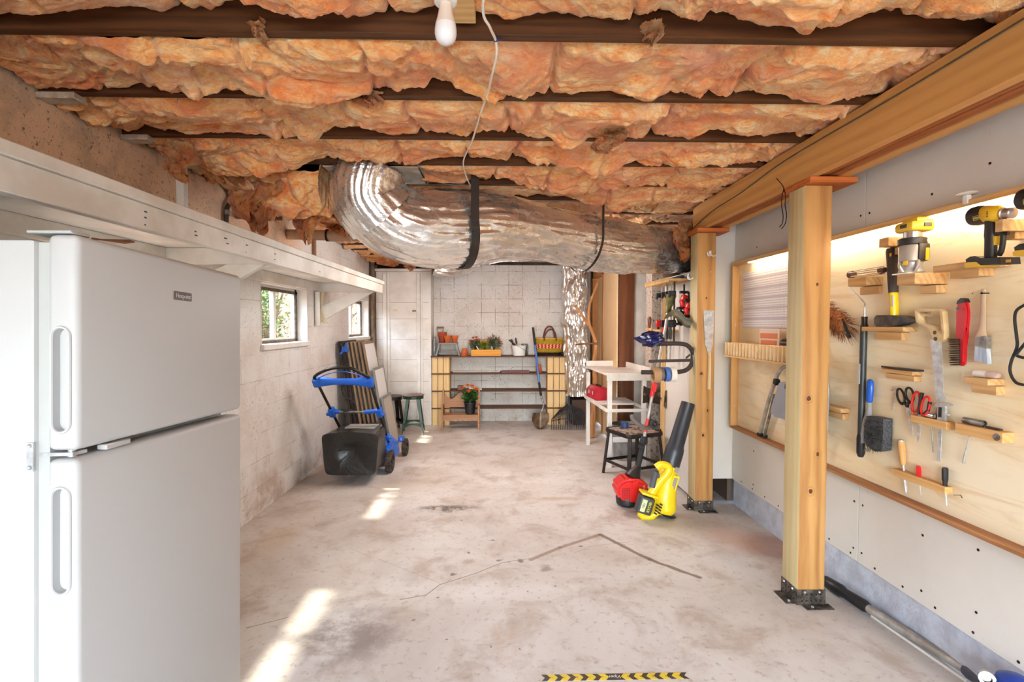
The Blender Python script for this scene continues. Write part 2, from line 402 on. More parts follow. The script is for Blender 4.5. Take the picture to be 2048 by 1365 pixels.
# short return wall behind the second post, and the wall that runs on from it
b = B(); b.rng(1.54, RW+.2, 3.885, 3.95, .2, 2.6); wr = struct(b, 'wall_return', drywall)
b = B()
for k in range(11): b.cyl((1.655, 3.884, .28+.2*k), (1.655, 3.8862, .28+.2*k), .006, n=8)
put(b, 'screw', nailmat, wr)
b = B(); b.rng(1.54, 1.6, 3.951, 4.65, .03, 1.85); struct(b, 'wall_inner', drywall)
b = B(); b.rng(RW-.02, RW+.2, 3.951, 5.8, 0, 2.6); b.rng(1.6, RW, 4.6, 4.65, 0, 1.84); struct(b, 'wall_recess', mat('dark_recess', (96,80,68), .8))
rough_conc = mat('rough_concrete', (200,186,172), .8, var=(112,92,76), vs=38, bump=.8, bs=50, bd=.012, lo=.5, hi=.66)
b = B(); b.rng(1.525, 1.65, 5.0, 5.2, 0, 2.3); struct(b, 'wall_pier', rough_conc)
b = B(); b.rng(1.54, RW+.2, 5.72, 5.9, 0, 2.6); struct(b, 'wall_alcove', white_old)
# plain wooden partition with a framed doorway in the far corner
b = B(); b.rng(1.352, 1.54, 5.70, 5.74, 0, 2.2); pt = struct(b, 'wall_partition', wood('stained_board', (124,70,36), (82,44,22), 'Z', 1, .5))
cream_board = wood('cream_board', (232,200,156), (214,176,126), 'Z', .8)
b = B(); b.rng(1.335, 1.36, 5.70, 6.42, .02, 2.28); put(b, 'board', cream_board, pt)
fr = wood('door_frame_wood', (196,138,78), (160,104,54), 'Z', 1)
b = B(); b.rng(1.33, 1.42, 6.43, 6.53, 0, 2.2); b.rng(1.33, 1.42, 7.16, 7.26, 0, 2.2); b.rng(1.33, 1.42, 6.43, 7.26, 2.08, 2.2); put(b, 'door_frame', fr, pt)
b = B()
for k in range(5): b.rng(1.40, 1.425, 6.54+.125*k, 6.655+.125*k, .02, 2.07, .003)
put(b, 'door_board', cream_board, pt)
b = B(); b.rng(1.33, 1.42, 7.26, 7.34, 0, 2.2); put(b, 'post', fr, pt)

# windows -------------------------------------------------------------
n = N('window_glass'); g = n.n('ShaderNodeBsdfGlossy'); g.inputs['Roughness'].default_value = .03; tr = n.n('ShaderNodeBsdfTransparent'); tr.inputs[0].default_value = (.93,.95,.94,1)
lwt = n.n('ShaderNodeLayerWeight'); fac_ = n.math('MULTIPLY', n.math('POWER', lwt.outputs['Facing'], 4.0), .6); mx = n.n('ShaderNodeMixShader'); n.l(n.math('ADD', fac_, .04), mx.inputs[0]); n.l(tr.outputs[0], mx.inputs[1]); n.l(g.outputs[0], mx.inputs[2]); n.l(mx.outputs[0], n.out.inputs[0]); glass = n.m
dirty_steel = mat('dirty_window_steel', (112,98,84), .6, .2, var=(70,58,48), vs=30)
for i, (a, e) in enumerate(WINS):
    X = LW-.115
    wf = thing('window_%d' % (i+1), None, None, (X, (a+e)/2, WZ0)); wf['kind'] = 'structure'
    b = B(); b.rng(X-.02, X+.02, a, a+.04, WZ0, WZ1); b.rng(X-.02, X+.02, e-.04, e, WZ0, WZ1); b.rng(X-.02, X+.02, a, e, WZ0, WZ0+.045); b.rng(X-.02, X+.02, a, e, WZ1-.04, WZ1)
    put(b, 'window_frame', white_paint, wf)
    b = B(); b.rng(X-.015, X+.018, (a+e)/2-.022, (a+e)/2+.022, WZ0+.045, WZ1-.04); put(b, 'mullion', white_paint, wf)
    b = B(); b.rng(X+.018, X+.03, e-.055, e-.012, WZ0+.02, WZ1-.02); b.rng(X+.018, X+.03, a, e-.012, WZ1-.045, WZ1-.02); b.rng(X+.018, X+.03, a+.01, e-.012, WZ0+.01, WZ0+.03); put(b, 'steel_rim', dirty_steel, wf)
    b = B(); b.rng(X-.003, X+.003, a+.04, e-.04, WZ0+.045, WZ1-.04); put(b, 'pane', glass, wf)
    b = B(); b.rng(X+.02, LW+.03, a-.01, e+.005, WZ0-.035, WZ0+.006, .004); put(b, 'window_sill', white_paint, wf)
    b = B(); b.rng(X+.02, LW+.004, e-.006, e+.0, WZ0+.006, WZ1); b.rng(X+.02, LW+.004, a, a+.006, WZ0+.006, WZ1); put(b, 'reveal', white_paint, wf)

# outside: earth bank, shrubs -------------------------------------------
earth = mat('garden_earth', (140,104,76), .9, var=(100,76,52), vs=14, bump=.6, bs=20, bd=.03)
b = B()
def bank(u, v):
    x = LW-.142-12*u; y = -6+26*v; d = LW-.142-x
    z = 1.0 + (max(0, d-.55)*.52 if d < 5 else 2.31+.08*(d-5)) + .10*noise.noise(V((x*1.3, y*1.3, 0)))*min(1, d) + .04*noise.noise(V((x*4, y*4, 3)))*min(1, d*2)
    return V((x, y, z))
b.grid(bank, 90, 120); o = struct(b, 'ground_outside', earth)
leafm = []
for i, (c1, c2) in enumerate((((96,128,52), (58,88,30)), ((132,148,78), (84,106,40)), ((150,140,90), (92,96,44)))):
    leafm.append(mat('shrub_leaf_%d' % i, c1, .5, var=c2, vs=9))
bark = mat('shrub_bark', (120,88,58), .8, var=(84,60,40), vs=20)
def leaf(b, p, d, L, w):
    d = V(d).normalized(); sd = d.orthogonal().normalized(); sd.rotate(M.Rotation(random.uniform(0, 6.28), 3, d)); up = d.cross(sd)
    q = [p, p+d*L*.45+sd*w, p+d*L+up*L*.1, p+d*L*.45-sd*w]
    b.quad(*q)
def shrub(label, x, y, r, h, k, m, seed):
    random.seed(seed); g = 1.0+max(0, LW-.142-x-.55)*.52-.05; t = thing('shrub', label, 'shrub', (x, y, g), 'shrubs outside the basement windows'); b = B(); st = B()
    for j in range(16):
        a = random.uniform(0, 6.28); q = random.uniform(.2, .9)*r
        p1 = V((x+q*math.cos(a), y+q*math.sin(a), g+h*random.uniform(.6, 1)))
        st.tube(smoothpath([(x+.1*math.cos(a), y+.1*math.sin(a), g), (x+.5*q*math.cos(a), y+.5*q*math.sin(a), g+h*.45), p1], 3), [.010]*3+[.007]*3+[.004], 5)
    for j in range(k):
        a = random.uniform(0, 6.28); z = random.random(); q = r*math.sqrt(random.random())*(1-.45*z)
        leaf(b, V((x+q*math.cos(a), y+q*math.sin(a), g+.04+h*z)), (random.uniform(-1,1), random.uniform(-1,1), random.uniform(-.4,.9)), random.uniform(.04,.08), random.uniform(.008,.016))
    put(st, 'stems', bark, t); put(b, 'leaves', m, t, smooth=False); return t
shrub('bushy green shrub seen through the pane nearer the refrigerator', -2.72, 5.75, .30, .75, 800, leafm[0], 3)
shrub('thin yellow green shrub seen behind the window mullion', -3.0, 6.6, .34, .7, 420, leafm[1], 4)
shrub('pale dry shrub outside the small window by the pipe', -2.9, 9.2, .4, .7, 500, leafm[2], 5)
shrub('olive shrub on the bank outside behind the first shrub', -3.8, 7.4, .5, .8, 600, leafm[0], 6)
random.seed(11)
# ------------------------------------------------------------------ joists, insulation, beam and posts
joist_mat = wood('old_joist', (98,58,26), (52,29,12), 'X', 1.2, .7, bump=.25)
JY = [-2.1+.4145*k for k in range(8)]
JY = [-1.68,-1.27,-.86,-.45,-.04,.37,.78,1.19,1.60,2.03,2.466,2.86,3.27,3.68,4.09,4.50,4.91,5.32,5.73,6.14,6.55,6.96]
ordn = ['first','second','third','fourth','fifth','sixth','seventh','eighth','ninth','tenth','eleventh','twelfth','thirteenth','fourteenth']
for k, y in enumerate(JY):
    i = k-8
    lb = 'dark old floor joist behind the photographer, overhead' if i < 0 else '%s dark wooden floor joist overhead counted from the light bulb' % ordn[min(i,13)]
    b = B(); b.rng(LW+.001, RW-.02, y, y+.039, ZJ, ZC-.001, .003)
    solo(b, 'floor_joist', joist_mat, lb, 'joist', (0, y, ZJ), 'floor joists overhead')
# end blocks of the joists: white shims on the wall
shim = mat('old_white_shim', (206,194,178), .7, var=(160,140,120), vs=10)
for i, (y, w_) in enumerate(((2.03,.10), (2.466,.08), (2.86,.10))):
    b = B(); b.rng(LW+.002, LW+.05+w_, y-.012, y+.051, ZJ-.026, ZJ-.001, .003)
    solo(b, 'shim_block', shim, ['pale shim under the second joist at the block wall','pale shim under the third joist at the block wall','pale cap block on top of the white wall stud'][i], 'shim', (LW, y, ZJ-.026), 'shims at the joist ends')

# fibreglass ------------------------------------------------------------
n = N('orange_fibreglass')
wv = n.mapv((1.0, 1.5, 1.6)); w1 = n.noise(1.9, 3, .62, 1.4, wv)
f1 = n.noise(5.5, 5, .68, 2.4, wv); f2 = n.noise(19, 4, .74, 4.5, n.mapv((.55, 1.3, 1.3)))
c = n.ramp(n.math('ADD', n.math('MULTIPLY', f1, .62), n.math('MULTIPLY', f2, .38)), [(.30, (218,108,48)), (.42, (240,148,76)), (.52, (252,190,118)), (.64, (255,230,180)), (.78, (248,176,118))])
c = n.mix(n.math('MULTIPLY', n.step(w1, .46, .64), .6), c, (226,108,52))
c = n.mix(n.math('MULTIPLY', n.step(n.noise(2.1, 3, .5), .58, .74), .45), c, (252,190,160))
h = n.math('ADD', n.math('MULTIPLY', f1, .5), n.math('ADD', n.math('MULTIPLY', f2, .75), n.math('MULTIPLY', n.noise(70, 2, .7, 3.0), .22)))
fiber = n.fin(c, .95, 0, n.bump(h, .62, .03), .05, 0, .4)
DUCT = [(-.74, 3.02, 2.36), (-.775, 3.02, 2.26), (-.76, 3.06, 2.15), (-.64, 3.14, 2.055), (-.42, 3.26, 2.035), (-.10, 3.42, 2.075), (.30, 3.60, 2.075), (.70, 3.80, 2.045), (1.00, 3.96, 2.035), (1.27, 4.16, 2.045), (1.50, 4.30, 2.06), (1.74, 4.38, 2.07)]
DPT = smoothpath(DUCT, 3)
def bil(p): return abs(noise.noise(p))
def batt_z(x, y, v, seed, sag):
    p = V((x*1.6, y*2.6, seed*3.1)); wq = V((noise.noise(p*1.3+V((3,1,2))), noise.noise(p*1.3+V((7,5,1))), 0))*.45
    q = p+wq
    bl = bil(q*1.15)*1.0 + bil(q*2.3+V((1,4,2)))*.55 + bil(q*4.9)*.34 + bil(q*10+wq*2)*.20 + bil(q*21+wq*5)*.11 + bil(V((q.x*30, q.y*46, 1)))*.05
    edge = min(1, min(v, 1-v)/.12); edge = edge**.6
    z = -(sag + .10*bl*(.5+.5*edge)) + .010*noise.noise(V((x*3, seed, 0)))
    for j in range(7):
        xs = -1.75+.5*j+.22*math.sin(seed*7.3+j*5.1)+.03*noise.noise(V((v*3, seed, j))); z += .030*math.exp(-((x-xs)/.011)**2)
    return z
def batt(label, y0, y1, x0, x1, ztop, sag, seed, nu, nv, drop=()):
    b = B(); near = [tuple(p) for p in DPT if y0-.3 < p.y < y1+.3]
    def f(u, v):
        x = x0+(x1-x0)*u; y = y0+(y1-y0)*v
        z = ztop + batt_z(x, y, v, seed, sag)
        fr_ = noise.noise(V((x*13, seed, 1)))*.018+noise.noise(V((x*41, seed, 3)))*.008
        for (dx, dv, rx, rv, dz) in drop:
            e = ((x-dx)/rx)**2 + ((v-dv)/rv)**2
            if e < 1: z -= dz*(1-e)**1.4*(.75+.5*bil(V((x*9, y*9, seed))))
        e2 = .020*noise.noise(V((x*7, y*7, seed+9)))
        # torn lower edge towards the far joist
        if v > .75: z += (v-.75)*.30*max(0, .15+1.1*noise.noise(V((x*2.3, seed*1.7, 5)))+.5*noise.noise(V((x*9, seed, 5))))
        if near:
            for (qx, qy, qz) in near:
                d2 = (x-qx)**2+(y-qy)**2
                if d2 < .078: z = max(z, qz+math.sqrt(.078-d2)+.012)
        if 1.46 < x < 1.74: z = max(z, ZJ+.008)
        return V((x+e2, y+(fr_ if 0 < v < 1 else 0), min(z, ZC-.02)))
    b.grid(f, nu, nv)
    o = solo(b, 'insulation_batt', fiber, label, 'insulation', (0, (y0+y1)/2, ztop), 'fibreglass batts between the joists', ang=80); return o
drops = {7: [(-.62,.55,.3,.5,.03),(.95,.75,.22,.45,.06)], 8: [(-.9,.8,.5,.35,.05),(.55,.85,.12,.3,.07)], 9: [(.33,.9,.1,.35,.06),(.9,.95,.12,.3,.05),(-.15,.9,.1,.3,.03)],
         10: [(.55,.85,.2,.4,.09),(-1.35,.75,.38,.6,.12)], 11: [(-1.15,.6,.45,.75,.26),(-1.5,.5,.3,.6,.14),(-.80,.5,.3,.6,.16)], 12: [(-1.15,.45,.4,.6,.24),(-.85,.5,.25,.6,.22),(.7,.7,.3,.5,.05),(-.78,.7,.2,.5,.12)], 13: [(.6,.5,.5,.6,.06)], 14: [(-1.1,.4,.5,.6,.08)]}
for k in range(4, len(JY)-1):
    i = k-8; y0, y1 = JY[k]+.044, JY[k+1]-.005
    vis = 6 <= k <= 14
    lb = ('orange fibreglass batt between the %s and %s joists counted from the light bulb' % (ordn[i], ordn[min(i+1,13)])) if i >= 0 else ('orange fibreglass batt in front of the first joist, around the bulb fixture' if i == -1 else 'orange fibreglass batt in a joist bay behind the photographer')
    batt(lb, y0, y1, LW+.02, RW-.03 if vis else 1.7, ZJ+(.105 if k == 7 else .066 if k < 13 else .06), .018, k, 680 if vis else 90, 66 if vis else 12, drops.get(k, ()))
# torn sheets of fibre hanging down near the wall
def tear(label, x, y, w_, L, seed, tilt=0, ztop=2.34, bend=.0, n1=26, n2=34):
    b = B(); random.seed(seed)
    def f(u, v):
        a = (u-.5); taper = (1-v)**.55*(.75+.5*bil(V((v*3.5, seed, 2))))+.03
        rag = noise.noise(V((u*9, seed, 7)))*.3 + noise.noise(V((u*23, seed, 8)))*.12
        ll = L*(.72+rag*(.4+.6*v))
        xx = x + a*w_*taper + .05*noise.noise(V((v*3, seed, 1)))*v*2 + tilt*v
        yy = y + .09*noise.noise(V((u*3, v*3, seed))) + .03*noise.noise(V((u*9, v*9, seed))) + bend*v
        return V((xx, yy, ztop - ll*v))
    b.grid(f, n1, n2)
    # thickness and stray strands
    bmesh.ops.solidify(b.bm, geom=b.bm.faces[:], thickness=.018)
    for j in range(0):
        u = random.uniform(-.4, .4); p = V((x+u*w_*.5+tilt*.6, y+random.uniform(-.04,.04), ztop-L*random.uniform(.3,.75)))
        b.tube(smoothpath([p, p+V((random.uniform(-.05,.05), random.uniform(-.03,.03), -.04)), p+V((random.uniform(-.07,.07), random.uniform(-.05,.05), -.09-random.uniform(0,.05)))], 3), [.003,.003,.0025,.002,.0015,.001,.0008], 4)
    return solo(b, 'hanging_insulation', fiber, label, 'insulation', (x, y, ztop), 'torn fibreglass hanging by the block wall', ang=80)
tear('wispy strip of orange fibre hanging over the pale joist shim', -1.60, 2.52, .26, .24, 21, .05, 2.33)
tear('broad torn orange flap beside the white wall stud', -1.42, 2.95, .56, .36, 22, -.02, 2.34)
tear('long pointed tongue of orange fibre beside the dark conduit', -1.36, 3.05, .42, .50, 23, -.1, 2.34)
tear('pointed orange tuft hanging between conduit and foil duct', -1.22, 3.2, .36, .50, 24, .0, 2.33)
tear('tangled orange fibre clump beside the white duct boot', -1.0, 3.22, .6, .40, 25, .02, 2.34)
tear('brown orange rags of fibre on top of the drain pipe', -1.40, 4.25, .5, .26, 26, .1, 2.36)
tear('ragged orange fibre drooping beside the foil duct elbow', -1.0, 4.2, .5, .2, 27, .05, 2.34)
tear('pale orange fibre fringe above the white closet', -1.42, 6.3, .8, .16, 28, .1, 2.27)
tear('spiky tuft of pale fibre hanging above the closet top', -1.16, 6.5, .28, .2, 29, .0, 2.27)
tear('pinkish fibre tuft hanging across the third joist', .52, 2.40, .24, .13, 30, .0, 2.35)
tear('narrow fibre lock hanging over the first joist', .48, 1.592, .10, .075, 31, .0, 2.36)
tear('thin fibre curl hanging from the first joist near the wall', -.735, 1.585, .03, .075, 32, .0, 2.36)
tear('small orange fibre flap over the second joist', -.62, 2.02, .26, .10, 33, .12, 2.365)
# odd bits of orange fibre pressed on the foil duct are left to the batts above
b = B(); b.rng(LW+.06, -.93, 7.2, 7.26, 2.203, 2.5, .003); solo(b, 'cavity_shade_board', mat('cavity_shade', (62,40,26), .85, var=(34,22,15), vs=9), 'dark board added as shade in the cavity above the white closet', 'timber', (-1.3, 7.2, 2.2))  # dark board added to give the open cavity its shade
tear('brown matted fibre wedge between the duct end and the second post', 1.44, 3.98, .16, .34, 34, .0, 2.2)
tear('second brown matted fibre wad behind the duct end', 1.50, 4.05, .16, .40, 35, .0, 2.26)
random.seed(5)
# beam ---------------------------------------------------------------------
beam_w = wood('beam_timber', (218,164,96), (186,126,64), 'Y', 1.0, .55, 6, True, (112,68,32), .12, .6); beam_in = wood('beam_inner_ply', (176,104,56), (120,66,34), 'Y', 1.2, .7)
bt = thing('support_beam', 'long built-up wooden beam resting on two square posts', 'beam', (1.6, 1.5, 2.14))
BY0, BY1 = FWY+.02, 3.88
b = B(); b.rng(1.50, 1.545, BY0, BY1, 2.14, 2.329, .003); put(b, 'beam_ply', beam_w, bt)
b = B(); b.rng(1.548, 1.594, BY0, BY1, 2.149, 2.329, .003); put(b, 'beam_ply', beam_in, bt)
b = B(); b.rng(1.597, 1.643, BY0, BY1, 2.145, 2.329, .003); put(b, 'beam_ply', beam_in, bt)
b = B(); b.rng(1.646, 1.70, BY0, BY1, 2.14, 2.329, .003); put(b, 'beam_ply', beam_w, bt)
b = B(); b.tube(smoothpath([(1.492, 1.0, 2.30), (1.494, 1.9, 2.285), (1.492, 2.6, 2.28), (1.496, 3.1, 2.24), (1.494, 3.5, 2.22), (1.493, 3.9, 2.16)], 5), .0035, 6)
solo(b, 'thin_wire', mat('dull_wire', (88,74,58), .6), 'thin dull wire stapled along the face of the wooden beam', 'wire', (1.49, 1, 2.3))
# posts
postL = wood('treated_post', (212,194,148), (188,164,112), 'Z', 1.0, .6, 8, True, (124,98,62), .12, .5); postR = wood('post_grain', (200,152,92), (158,106,56), 'Z', 1.0, .55, 7, False, (92,54,26), .12, .9, ((-.03,-.07,1.05,.012),(-.012,-.07,.58,.011),(.0,-.07,1.62,.006),(.02,-.07,.77,.009)))
capw = wood('cap_plate_wood', (206,116,54), (160,78,32), 'X', 1.2)
def post(label, X, Y, ztop, lean=0, cap=None):
    t = thing('support_post', label, 'post', (X+.07, Y+.07, 0), 'square wooden posts under the beam')
    b = B(); b.rng(X, X+.14, Y, Y+.14, .012, ztop, .006, 2); o = put(b, 'post_shaft', postL, t)
    # face towards the doorway shows the flat-sawn grain
    o.data.materials.append(postR)
    for p in o.data.polygons:
        if abs(p.normal.y) > .9: p.material_index = 1
    b = B(); b.rng(cap[0], cap[1], Y-.05, Y+(.19 if Y < 3 else .146), ztop+.0005, ztop+.03, .002); put(b, 'cap_plate', capw, t)
    g = B(); w_ = .003
    g.rng(X-w_, X+.14+w_, Y-w_-.001, Y-.001, .0, .078); g.rng(X-w_-.001, X-.001, Y-w_, Y+.14, .0, .078); g.rng(X+.141, X+.141+w_, Y-w_, Y+.14, 0, .078); g.rng(X-w_, X+.14+w_, Y-w_, Y+.14, 0, .012)
    g.rng(X-.05, X-.002, Y+.01, Y+.13, 0, .004); g.rng(X+.02, X+.16, Y-.05, Y-.002, 0, .004); pb = put(g, 'post_base', zinc, t)
    h = B()
    for q in range(2):
        for j in range(5): h.cyl((X+.022+.024*j, Y-.0052, .022+.032*q), (X+.022+.024*j, Y-.0038, .022+.032*q), .0045, n=8); h.cyl((X-.0052, Y+.022+.024*j, .022+.032*q), (X-.0038, Y+.022+.024*j, .022+.032*q), .0045, n=8)
    put(h, 'hole', nailmat, pb)
    for q in ((X+.035, Y-.005, .066), (X+.11, Y-.005, .066), (X-.005, Y+.035, .066), (X-.005, Y+.11, .066)): h = B(); h.ball(q, .006, 6); put(h, 'bolt', steel, pb)
    for q in ((X+.06, Y-.03), (X-.025, Y+.03)): h = B(); h.cyl((*q, .004), (*q, .009), .007, n=6); put(h, 'bolt', steel, pb)
    return t
post('square wooden post in front of the lit tool board', 1.505, 2.455, 2.109, cap=(1.50, 1.735))
post('square wooden post behind the yellow leaf blower, holding the pull saw', 1.482, 3.735, 2.109, cap=(1.46, 1.70))
# hanging wire on the beam
b = B(); p = at(1555, 358, X=1.49)
pts = [at(1553,357,X=1.494), at(1567,375,X=1.484), at(1564,392,X=1.476), at(1563,410,X=1.476), at(1566,430,X=1.474), at(1565,446,X=1.474), at(1559,454,X=1.47)]
b.tube(smoothpath(pts, 4), .0022, 6); pts = [at(1567,375,X=1.482), at(1571,392,X=1.474), at(1570,410,X=1.474), at(1573,430,X=1.472), at(1570,448,X=1.472), at(1563,458,X=1.468)]
b.tube(smoothpath(pts, 4), .0022, 6); solo(b, 'hanging_wire', nailmat, 'bent dark wire hanging from a nail in the beam', 'wire', pts[0])
# bulb ----------------------------------------------------------------------
bx, by = -.148, 1.40
t = thing('light_fixture', 'white porcelain lampholder with a bare bulb, screwed to a joist block', 'light fixture', (bx, by, 2.27))
fz0 = 2.30
b = B(); b.lathe([(.001,.085),(.058,.085),(.062,.075),(.060,.062),(.034,.045),(.031,.0),(.027,-.004),(.001,-.004)], (bx, by, fz0), n=32); put(b, 'lampholder', mat('porcelain', (238,232,224), .3), t)
b = B(); b.lathe([(.001,-.112),(.010,-.111),(.020,-.106),(.027,-.096),(.0300,-.084),(.0300,-.074),(.0282,-.060)], (bx, by, fz0), n=28)
bulbm = N('frosted_bulb'); bulbm.fin((240,238,236), .25); bulbm.p.inputs['Subsurface Weight'].default_value = .4; bulbm.p.inputs['Subsurface Radius'].default_value = (.02,.02,.02)
bl = put(b, 'bulb_globe', bulbm.m, t); b = B(); b.lathe([(.0282,-.060),(.0225,-.040),(.0185,-.020),(.0165,-.002),(.016,.01)], (bx, by, fz0), n=28); put(b, 'bulb_collar', mat('bulb_collar', (232,214,196), .35), t)
b = B(); b.rng(bx+.005, bx+.075, by+.03, by+.17, 2.345, 2.42, .002); put(b, 'mounting_block', pinex, t)
# white cable stapled across the joists
b = B(); pts = [(.0, 1.15, 2.345), tuple(at(966,10,Z=2.315)), tuple(at(980,55,Z=2.305)), tuple(at(991,80,Z=2.318)), tuple(at(993,110,Z=2.30)), tuple(at(984,150,Z=2.29)), tuple(at(975,188,Z=2.30)), tuple(at(960,230,Z=2.30)), tuple(at(945,280,Z=2.31)), tuple(at(927,322,Z=2.318)), tuple(at(932,352,Z=2.305)), tuple(at(943,375,Z=2.285)), tuple(at(955,392,Z=2.275))]
t = thing('white_cable', 'white electric cable looping below the joists towards the foil duct', 'cable', pts[3]); b.tube(smoothpath(pts, 6), .0042, 8); put(b, 'cable', mat('cable_white', (238,228,212), .45), t)
b = B(); p = at(991,79,Z=2.318); b.lathe([(.0075,-.003),(.0085,0),(.0075,.003)], p, (0,.35,1), 12); b.bar(p+V((.005,0,.0)), p+V((.02,.01,.006)), .006, .004); put(b, 'staple', mat('staple_blue', (40,52,110), .4), t)
# ------------------------------------------------------------------ refrigerator
def boolean(o, cutb):
    c = put(cutb, 'cutter', None); md = o.modifiers.new('b', 'BOOLEAN'); md.object = c; md.operation = 'DIFFERENCE'; md.solver = 'EXACT'
    if o.parent is not None: c.location = (0, 0, 0)
    dg = bpy.context.evaluated_depsgraph_get(); dg.update(); me = bpy.data.meshes.new_from_object(o.evaluated_get(dg))
    o.modifiers.clear(); o.data = me; bpy.data.objects.remove(c)
def capsule(cx, cz, w, h, n=8, off=0):
    r = w/2; pts = []
    for k in range(n+1): a = PI*k/n; pts.append((cx+r*math.cos(a), cz+h/2-r+r*math.sin(a)))
    for k in range(n+1): a = PI+PI*k/n; pts.append((cx+r*math.cos(a), cz-h/2+r+r*math.sin(a)))
    return pts
FX, FY = -1.0, 1.822
fr_ = thing('refrigerator', 'white top-freezer refrigerator standing under the long white wall shelf', 'refrigerator')
b = B(); b.rng(-.72, -.047, -.72, 0, .03, 1.585, .008, 2); put(b, 'cabinet', white_enamel, fr_)
b = B(); b.rng(-.047, -.022, -.708, -.012, .06, 1.58); put(b, 'gasket', gasket, fr_)
def fdoor(name, z0, z1, pz, ph):
    b = B(); b.rng(-.022, .047, -.72, 0, z0, z1, .016, 3); o = put(b, name, white_enamel, fr_)
    c = B(); c.prism(capsule(.012, pz, .034, ph), 'Y', -.73, -.702); boolean(o, c)
    for p in o.data.polygons: p.use_smooth = True
    o.data.set_sharp_from_angle(angle=R(30))
    r = B(); pts = [(x, -.721, z) for x, z in capsule(.012, pz, .040, ph+.006)]; r.tube(pts, .0035, 6, closed=True); put(r, 'handle_rim', white_enamel, o)
    return o
d1 = fdoor('freezer_door', 1.107, 1.598, 1.268, .232); d2 = fdoor('fridge_door', .06, 1.089, .905, .235)
b = B(); b.rng(.0475, .0495, -.385, -.303, 1.478, 1.503, .0008); bd = put(b, 'badge', mat('badge_brown', (74,56,46), .4), d1)
text(bd, 'badge_lettering', 'Hotpoint', .0185, white_enamel, (.0500, -.344, 1.4903), (PI/2, 0, PI/2))
b = B(); b.rng(-.06, -.046, -.7235, -.72, 1.063, 1.128); b.rng(-.05, .03, -.71, -.67, 1.094, 1.102); b.cyl((.012, -.69, 1.088), (.012, -.69, 1.108), .008); b.ball((-.053, -.7245, 1.12), .005, 5); b.ball((-.053, -.7245, 1.072), .005, 5); put(b, 'hinge', steel, fr_)
b = B(); b.rng(.02, .044, -.63, -.55, 1.091, 1.104, .002); put(b, 'door_stop', white_enamel, fr_)
b = B(); b.rng(-.07, .03, -.715, -.66, 1.6, 1.607, .002); put(b, 'top_hinge', gasket, fr_)
for x in (-.66, -.06):
    for y in (-.66, -.06): b = B(); b.cyl((x, y, 0), (x, y, .035), .018, n=12); put(b, 'foot', black_plastic, fr_)
fr_.location = (FX, FY, .004); fr_.rotation_euler = (-.034, 0, 0)
p = at(222, 484, X=-.985)
b = B(); b.plate([(-.99, p.y-.055, 1.628), (-.965, p.y+.02, 1.628), (-.965, p.y+.055, 1.637), (-.985, p.y+.06, 1.642), (-1.02, p.y, 1.634)], (0,0,.004)); solo(b, 'cardboard_scrap', mat('brown_card', (112,70,46), .8), 'small brown cardboard scrap lying on the refrigerator top', 'scrap', (-.98, p.y, 1.63))

# ------------------------------------------------------------------ long wall shelf
sh = thing('wall_shelf', 'long white painted wooden shelf on braces along the block wall', 'shelf', (-1.5, 2.6, 1.85))
SY0, SY1 = -1.6, 5.2
b = B(); b.rng(LW+.003, -1.195, SY0, SY1+.03, 1.832, 1.87, .003); put(b, 'shelf_board', white_old, sh)
b = B(); b.rng(-1.245, -1.207, SY0, SY1, 1.744, 1.8315, .003); put(b, 'fascia', white_old, sh)
b = B(); b.rng(LW+.003, LW+.03, SY0, SY1-.2, 1.75, 1.8315, .002); put(b, 'ledger', white_old, sh)
for y, zs in ((1.74, (1.76,1.785,1.805)), (2.02, (1.775,1.79)), (2.25, (1.78,1.8)), (2.42, (1.765,1.80)), (2.72, (1.77,1.80)), (3.4, (1.775,)), (4.3, (1.78,))):
    for z in zs: b = B(); b.cyl((-1.2075, y+random.uniform(-.02,.02), z), (-1.206, y, z), .0025, n=6); put(b, 'nail', nailmat, sh)
for y in (.35, 2.74, 5.02):
    b = B(); b.rng(LW+.003, -1.2475, y-.019, y+.019, 1.744, 1.831, .002); put(b, 'bracket_arm', white_old, sh)
    b = B(); b.prism([(-1.262, 1.7435), (-1.46, 1.7435), (LW+.003, 1.58), (LW+.003, 1.43)], 'Y', y-.0195, y+.0195); put(b, 'brace', white_old, sh)
# pipes and studs on the left wall
b = B(); b.rng(LW+.001, LW+.046, 2.862, 2.90, 1.871, 2.303, .002)
solo(b, 'wall_stud', white_old, 'white stud standing on the shelf against the block wall', 'stud', (LW, 2.88, 1.87))
dk = mat('dark_conduit', (70,56,46), .5, .3)
b = B(); b.tube(smoothpath([(LW+.02, 3.33, 1.872), (LW+.02, 3.34, 2.05), (LW+.02, 3.35, 2.18), (LW+.03, 3.40, 2.25), (LW+.03, 3.42, 2.33)], 4), .015, 10); o = thing('conduit', 'dark thin conduit rising from the shelf beside the white wall stud', 'conduit', (LW+.02, 3.33, 1.87)); put(b, 'pipe', dk, o)
b = B(); b.cyl((LW+.02, 3.348, 2.14), (LW+.02, 3.352, 2.17), .020); put(b, 'coupling', dull_steel, o)
b = B(); b.rng(LW+.001, LW+.03, 4.88, 4.92, 1.871, 2.32, .002); solo(b, 'narrow_batten', mat('brown_batten', (150,112,84), .7), 'narrow brown batten on the wall below the drain pipe', 'batten', (LW, 4.9, 1.87))
pvc = mat('pvc_pipe', (206,180,152), .4, var=(180,150,122), vs=5)
t = thing('drain_pipe', 'beige plastic drain pipe running from the block wall behind the foil duct', 'pipe', (-1.2, 4.33, 2.18))
b = B(); b.cyl((LW+.004, 4.33, 2.19), (-.35, 4.33, 2.155), .043, n=20); put(b, 'pipe', pvc, t)
